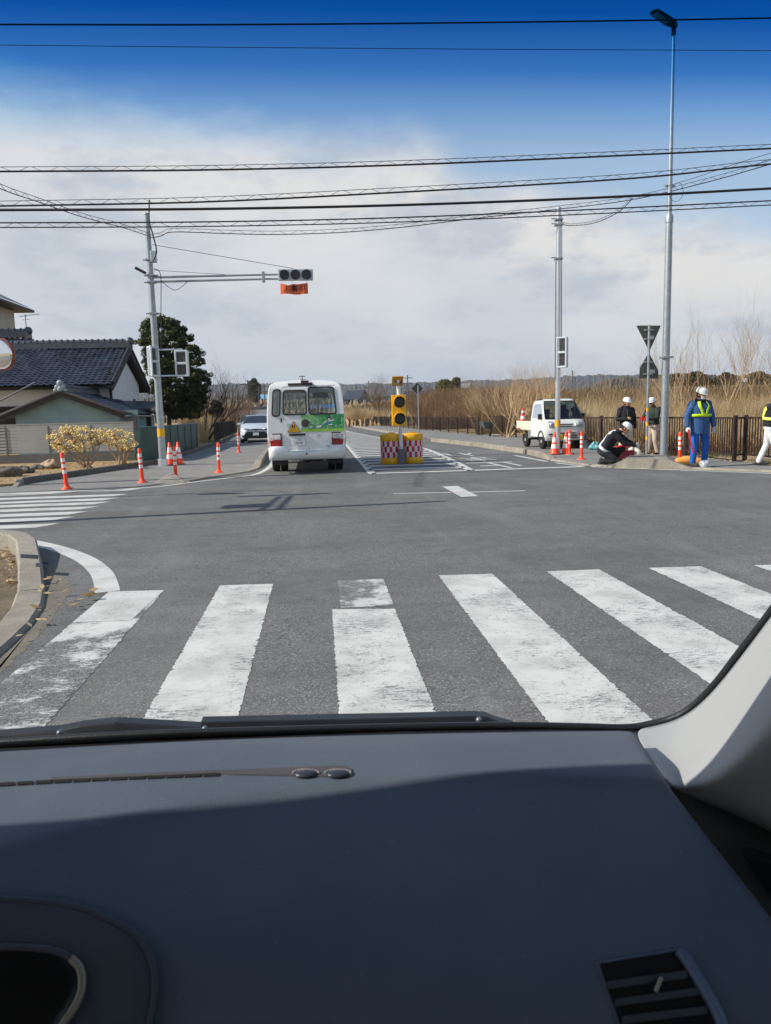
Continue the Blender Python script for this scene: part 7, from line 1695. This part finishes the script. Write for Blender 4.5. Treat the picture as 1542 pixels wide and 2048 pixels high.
# instrument hood low on the left: raised lip, dark recess
def left_patch(name, edge, off, m, par):
    """panel open to the left, bounded by edge = (x, y) running down its right side"""
    e = smooth_path([Vector((a, b_, 0)) for a, b_ in edge], 4); rows = []
    for v in e: rows.append([D(-330 + (v.x + 330) * k / 14, v.y, off) for k in range(15)] + [D(v.x, v.y, off - .014)])
    return MB().grid([[v + V3(0, .004, -.012) for v in rows[0]]] + rows).build(name, m, par), e
IH, oe = left_patch('instrument_hood', [(-250, 1807), (0, 1808), (60, 1810), (120, 1816), (175, 1828), (225, 1848), (262, 1868), (290, 1896), (307, 1930), (313, 1968), (310, 2010), (300, 2060), (280, 2200)], .008, DM2, CAR)
MB().tube([D(v.x, v.y, .006) for v in oe], .0032, 8).build('hood_edge', DM2, IH)
GRc, ie = left_patch('gauge_recess', [(-250, 1901), (0, 1903), (60, 1904), (110, 1909), (142, 1921), (165, 1943), (172, 1968), (166, 1998), (150, 2028), (128, 2062), (60, 2200)], .012, mat('gloss_black', c(4, 4, 6), .3, 0, 0), IH)
MB().tube([D(v.x, v.y, .011) for v in ie if v.y < 1945], .003, 8).build('gauge_rim', DM2, IH)
MB().tube([D(v.x, v.y, .0115) for v in ie if v.y > 1925], .0032, 8).build('rim_highlight', mat('rim_highlight_and_tab', c(150, 140, 120), .45, .4), IH)  # pale tube that puts the rim's highlight into colour
# side air vent
vt = MB(); vo = [(1190, 1924), (1352, 1898), (1372, 1900), (1392, 1925), (1440, 2010), (1462, 2052), (1470, 2110), (1262, 2140), (1246, 2100)]
plate(vt, vo, .003, .006); VT = vt.build('air_vent', DM, CAR, bevel=.002)
hole = MB(); plate(hole, [(1198, 1932), (1350, 1906), (1368, 1935), (1408, 2000), (1432, 2050), (1440, 2110), (1268, 2130)], .0042, .004); hole.build('duct_shade_plate', mat('duct_black', c(3, 3, 4), .9, 0, 0), VT)  # near-black plate laid on top, its colour standing in for the shade inside the vent
for (a, b_) in (((1212, 1966), (1372, 1944)), ((1228, 2000), (1396, 1978)), ((1242, 2034), (1412, 2014)), ((1256, 2070), (1428, 2052))):
    s_ = MB(); pa, pb2 = D(*a, .006), D(*b_, .006); nn_ = (D(a[0], a[1], .01) - D(a[0], a[1], .0)).normalized(); dn = (D(a[0], a[1] + 16, .004) - pa)
    s_.prism([pa, pb2, pb2 + dn, pa + dn], nn_ * -.0025); s_.build('slat', mat('vent_slat', c(44, 50, 56), .5), VT, bevel=.0006)
MB().tube([D(1318, 1962, .008), D(1306, 1990, .009)], .0016, 8).build('thumb_tab', mat('rim_highlight_and_tab', c(0, 0, 0)), VT)
MB().tube([D(v[0], v[1], .005) for v in smooth_path([Vector(p + (0,)) for p in ((1356, 1906), (1374, 1930), (1400, 1972), (1424, 2014), (1440, 2052), (1446, 2100))], 4)], .0045, 8).build('vent_edge', mat('vent_edge_blue', c(92, 106, 126), .45, .1), VT)
# windscreen demister slot
ds_ = MB()
for k in range(13):
    f0, f1 = k / 13, (k + .86) / 13; cv = lambda f: (-40 + 484 * f, 1573 - 30 * f + 7 * f * f); a, b_ = cv(f0), cv(f1)
    plate(ds_, [(a[0], a[1] - 3.2), (b_[0], b_[1] - 3.2), (b_[0], b_[1] + 3.2), (a[0], a[1] + 3.2)], .0012, .003)
DS = ds_.build('demister_slot', mat('duct_black', c(0, 0, 0)), CAR)
st_ = MB(); plate(st_, [(100, 1557), (300, 1548), (500, 1540), (692, 1533), (704, 1540), (706, 1552), (696, 1556), (560, 1552), (470, 1551), (440, 1548), (300, 1554), (100, 1562)], .0018, .003); st_.build('slot_trim', mat('slot_trim', c(74, 72, 74), .7), DS, bevel=.001)
for (a, b_) in ((612, 1551), (676, 1551)): 
    MB().ball(D(a, b_, .002), .009, 0, 16, 10, (1.3, .8, .35)).build('sensor_dome', mat('dome_grey', c(52, 56, 64), .3), DS)
    MB().tube([D(a + 26 * math.cos(R(q_)), b_ + 8 * math.sin(R(q_)), .002) for q_ in range(180, 361, 15)], .0012, 6).build('dome_rim', mat('dome_rim', c(150, 142, 138), .4), DS)
# seal, cowl, wiper
gl = [(-900, 1570), (-300, 1505), (0, 1487), (300, 1470), (700, 1458), (1000, 1453), (1150, 1455), (1250, 1457), (1300, 1450), (1345, 1438), (1385, 1416), (1430, 1372), (1480, 1308), (1542, 1228), (1700, 1015), (1880, 760), (2050, 500)]
sp_ = smooth_path([Wp(*p) for p in gl], 5); MB().tube(sp_, .0062, 8, 0, True, True, 1.4).build('windscreen_seal', DK, CAR)
ck_ = [[P(a, b_ - 4, 1.02) for a, b_ in ((-900, 1555), (-300, 1500), (0, 1484), (400, 1466), (800, 1455), (1100, 1456), (1300, 1462))], [P(a, b_ + 8, .96) for a, b_ in ((-900, 1575), (-300, 1510), (0, 1492), (400, 1474), (800, 1462), (1100, 1460), (1300, 1466))], [P(a, b_ + 60, .90) for a, b_ in ((-900, 1575), (-300, 1510), (0, 1490), (400, 1474), (800, 1462), (1100, 1458), (1300, 1462))]]
MB().grid(ck_).build('cowl', DK, CAR)
WB = mat('wiper_black', c(40, 44, 50), .45, .2, .1, 20)
def strip3(name, top, bot, Y, m, th=.02):
    A = [P(a, b_, Y) for a, b_ in top]; B_ = [P(a, b_, Y - .006) for a, b_ in bot]; n = len(A); mb = MB().grid([[v + V3(0, th, 0) for v in A], A, B_, [v + V3(0, th, -.002) for v in B_]], 0, False, None, True if False else False)
    return mb.build(name, m, CAR, bevel=.0015)
wa = strip3('wiper_arm', [(-400, 1515), (0, 1470), (115, 1461), (160, 1452), (230, 1445), (300, 1449), (400, 1455), (440, 1462)], [(-400, 1550), (0, 1489), (115, 1477), (160, 1472), (230, 1464), (300, 1464), (400, 1465), (440, 1466)], 1.04, WB)
wb_ = strip3('wiper_blade', [(402, 1444), (600, 1440), (800, 1436), (950, 1432), (975, 1434), (1000, 1444), (1032, 1452)], [(402, 1466), (600, 1462), (800, 1456), (950, 1450), (975, 1450), (1000, 1453), (1032, 1455)], 1.035, WB)
MB().tube([P(a, b_, 1.03) for a, b_ in ((-200, 1512), (0, 1488), (200, 1476), (330, 1470), (520, 1466), (700, 1460))], .004, 8).tube([P(a, b_, 1.028) for a, b_ in ((150, 1480), (240, 1474), (300, 1480), (420, 1473))], .003, 6).build('wiper_linkage', DK, CAR)
for (a, b_) in ((120, 1466), (410, 1458), (958, 1440)): MB().ball(P(a, b_, 1.028), .0048, 0, 12, 8).build('screw', mat('screw_grey', c(120, 126, 134), .35, .5), wa if a < 900 else wb_)
# pillar trim: bright outer face, ridge, shaded return, then the dark door top
A_ = [Wp(*p, -.012) for p in ((1268, 1462), (1300, 1456), (1350, 1444), (1392, 1420), (1436, 1376), (1486, 1312), (1548, 1230), (1706, 1015), (1886, 760), (2060, 500))]
Bp = [(1330, 1560, .70), (1342, 1574, .69), (1358, 1580, .675), (1392, 1572, .65), (1428, 1556, .625), (1478, 1512, .59), (1542, 1440, .555), (1700, 1250, .50), (1880, 1010, .45), (2060, 760, .42)]
Cp = [(1334, 1568, .71), (1350, 1588, .71), (1366, 1594, .71), (1400, 1608, .705), (1440, 1628, .70), (1486, 1652, .69), (1542, 1682, .675), (1700, 1768, .62), (1880, 1868, .56), (2060, 1970, .50)]
Bv = [P(*p) for p in Bp]; Cv = [P(*p) for p in Cp]
M1 = [a.lerp(b_, .5) + V3(-.004, -.006, .002) for a, b_ in zip(A_, Bv)]; R1 = [a.lerp(b_, .9) + V3(-.002, -.004, 0) for a, b_ in zip(A_, Bv)]; R2 = [b_.lerp(c_, .12) for b_, c_ in zip(Bv, Cv)]; M2 = [b_.lerp(c_, .6) + V3(.012, .01, 0) for b_, c_ in zip(Bv, Cv)]
pil = MB().grid([A_, M1, R1, R2, M2, Cv, [v + V3(.05, .02, -.01) for v in Cv]]).build('pillar_trim', TRM, CAR); s_ = pil.modifiers.new('s', 'SUBSURF'); s_.levels = 2; s_.render_levels = 3; s_ = pil.modifiers.new('t', 'SOLIDIFY'); s_.thickness = .003; s_.offset = 0
Dp = [P(*p) for p in ((1336, 1562, .72), (1352, 1592, .70), (1372, 1622, .685), (1410, 1668, .66), (1455, 1724, .64), (1500, 1782, .615), (1545, 1838, .59), (1660, 1985, .54), (1760, 2110, .50), (1850, 2230, .47))]
dt = MB().grid([[v + V3(.01, .012, .002) for v in Cv], [a.lerp(b_, .5) + V3(.01, .005, 0) for a, b_ in zip(Cv, Dp)], [v + V3(.004, 0, -.004) for v in Dp], [v + V3(.004, -.01, -.12) for v in Dp]]).build('door_trim', DT, CAR); s_ = dt.modifiers.new('s', 'SUBSURF'); s_.levels = 2; s_.render_levels = 2; s_ = dt.modifiers.new('t', 'SOLIDIFY'); s_.thickness = .003
MB().prism([P(a, b_, .60) for a, b_ in ((1482, 1708), (1542, 1728), (1700, 1790), (1700, 1900), (1560, 1808), (1520, 1768))], (.02, .03, -.01)).build('door_grille', mat('duct_black', c(0, 0, 0)), CAR, bevel=.003)
# roof, doors and rear wall that shade the cabin
HEAD = mat('headlining', c(190, 188, 180), .9, 0, .03, 4)
hx = [-1.55, -1.35, -1.17, -1.04, -.84, -.64, -.3, 0, .6]; hy = [.52, .525, .53, .548, .566, .56, .54, .53, .52]  # unseen roof edge shaped past the glass so its shadow crosses the dashboard
front = smooth_path([V3(x, y, 1.80) for x, y in zip(hx, hy)], 5); MB().prism(front + [V3(.62, -1.3, 1.84), V3(-1.55, -1.3, 1.84)], (0, 0, .05)).build('roof', HEAD, CAR)
MB().box((-.35, -1.32, 1.12), (1.95, .05, .75)).build('rear_wall', DK, CAR); MB().box((-1.54, -.4, .85), (.06, 1.9, .62)).build('door_panel', DT, CAR); MB().box((.66, -.5, .85), (.06, 1.8, .62)).build('door_panel', DT, CAR)
MB().tube([V3(-1.52, .95, 1.12), V3(-1.52, .46, 1.82)], .05, 10).build('passenger_pillar', TRM, CAR); MB().box((-1.5, -.35, 1.5), (.05, .12, .7)).box((.64, -.45, 1.5), (.05, .12, .7)).build('centre_pillar', TRM, CAR)
MB().box((-.35, -.2, .52), (1.9, 2.2, .05)).build('floor_pan', DK, CAR); MB().box((-.35, .98, .72), (2.0, .06, .5)).build('bulkhead', DK, CAR)
# windscreen: clear pane, and a tinted band along its top edge
gz0, gz1, gz2 = 1.095, 1.655, 1.80; gy = lambda z: .95 - (z - 1.12) / 1.42
def pane(z0, z1): return MB().grid([[V3(x, gy(z), z) for x in (-1.55, -.6, 0, .66)] for z in (z0, z1)])
cm_ = bpy.data.materials.new('clear_windscreen_glass'); cm_.use_nodes = True; nt = NT(cm_.node_tree); cm_.node_tree.nodes.remove(cm_.node_tree.nodes['Principled BSDF']); tb = nt.n('ShaderNodeBsdfTransparent'); tb.inputs[0].default_value = (.965, .975, .97, 1); nt.set(cm_.node_tree.nodes['Material Output'].inputs[0], tb.outputs[0])
pane(gz0, gz1).build('windscreen', cm_, CAR)
bm_ = bpy.data.materials.new('windscreen_shade_band'); bm_.use_nodes = True; nt = NT(bm_.node_tree); bm_.node_tree.nodes.remove(bm_.node_tree.nodes['Principled BSDF']); tb = nt.n('ShaderNodeBsdfTransparent'); co = nt.n('ShaderNodeTexCoord').outputs['Object']; sx = nt.n('ShaderNodeSeparateXYZ'); nt.set(sx.inputs[0], co)
f_ = nt.mr(sx.outputs[2], gz1 - 1.0, 1.775 - 1.0, 0, 1, False)
nt.set(tb.inputs[0], nt.ramp(f_, [(0, (.965, .975, .97, 1)), (.22, (.90, .94, .97, 1)), (.42, (.45, .68, .92, 1)), (.58, (.12, .38, .78, 1)), (.8, (.01, .19, .58, 1)), (1.0, (.0, .12, .47, 1))])); nt.set(bm_.node_tree.nodes['Material Output'].inputs[0], tb.outputs[0])
pane(gz1, gz2).build('shade_band', bm_, CAR)
# air between the eye and the hills
hzb = MB().box((0, 2900, 60), (7600, 6200, 126)).build('haze', bpy.data.materials.new('haze_air')); hzb['kind'] = 'stuff'
hm_ = hzb.data.materials[0]; hm_.use_nodes = True; nt = NT(hm_.node_tree); hm_.node_tree.nodes.remove(hm_.node_tree.nodes['Principled BSDF'])
pv_ = nt.n('ShaderNodeVolumePrincipled'); pv_.inputs['Color'].default_value = (.78, .86, 1.0, 1); pv_.inputs['Density'].default_value = .00013; pv_.inputs['Anisotropy'].default_value = .2
nt.set(hm_.node_tree.nodes['Material Output'].inputs['Volume'], pv_.outputs[0])
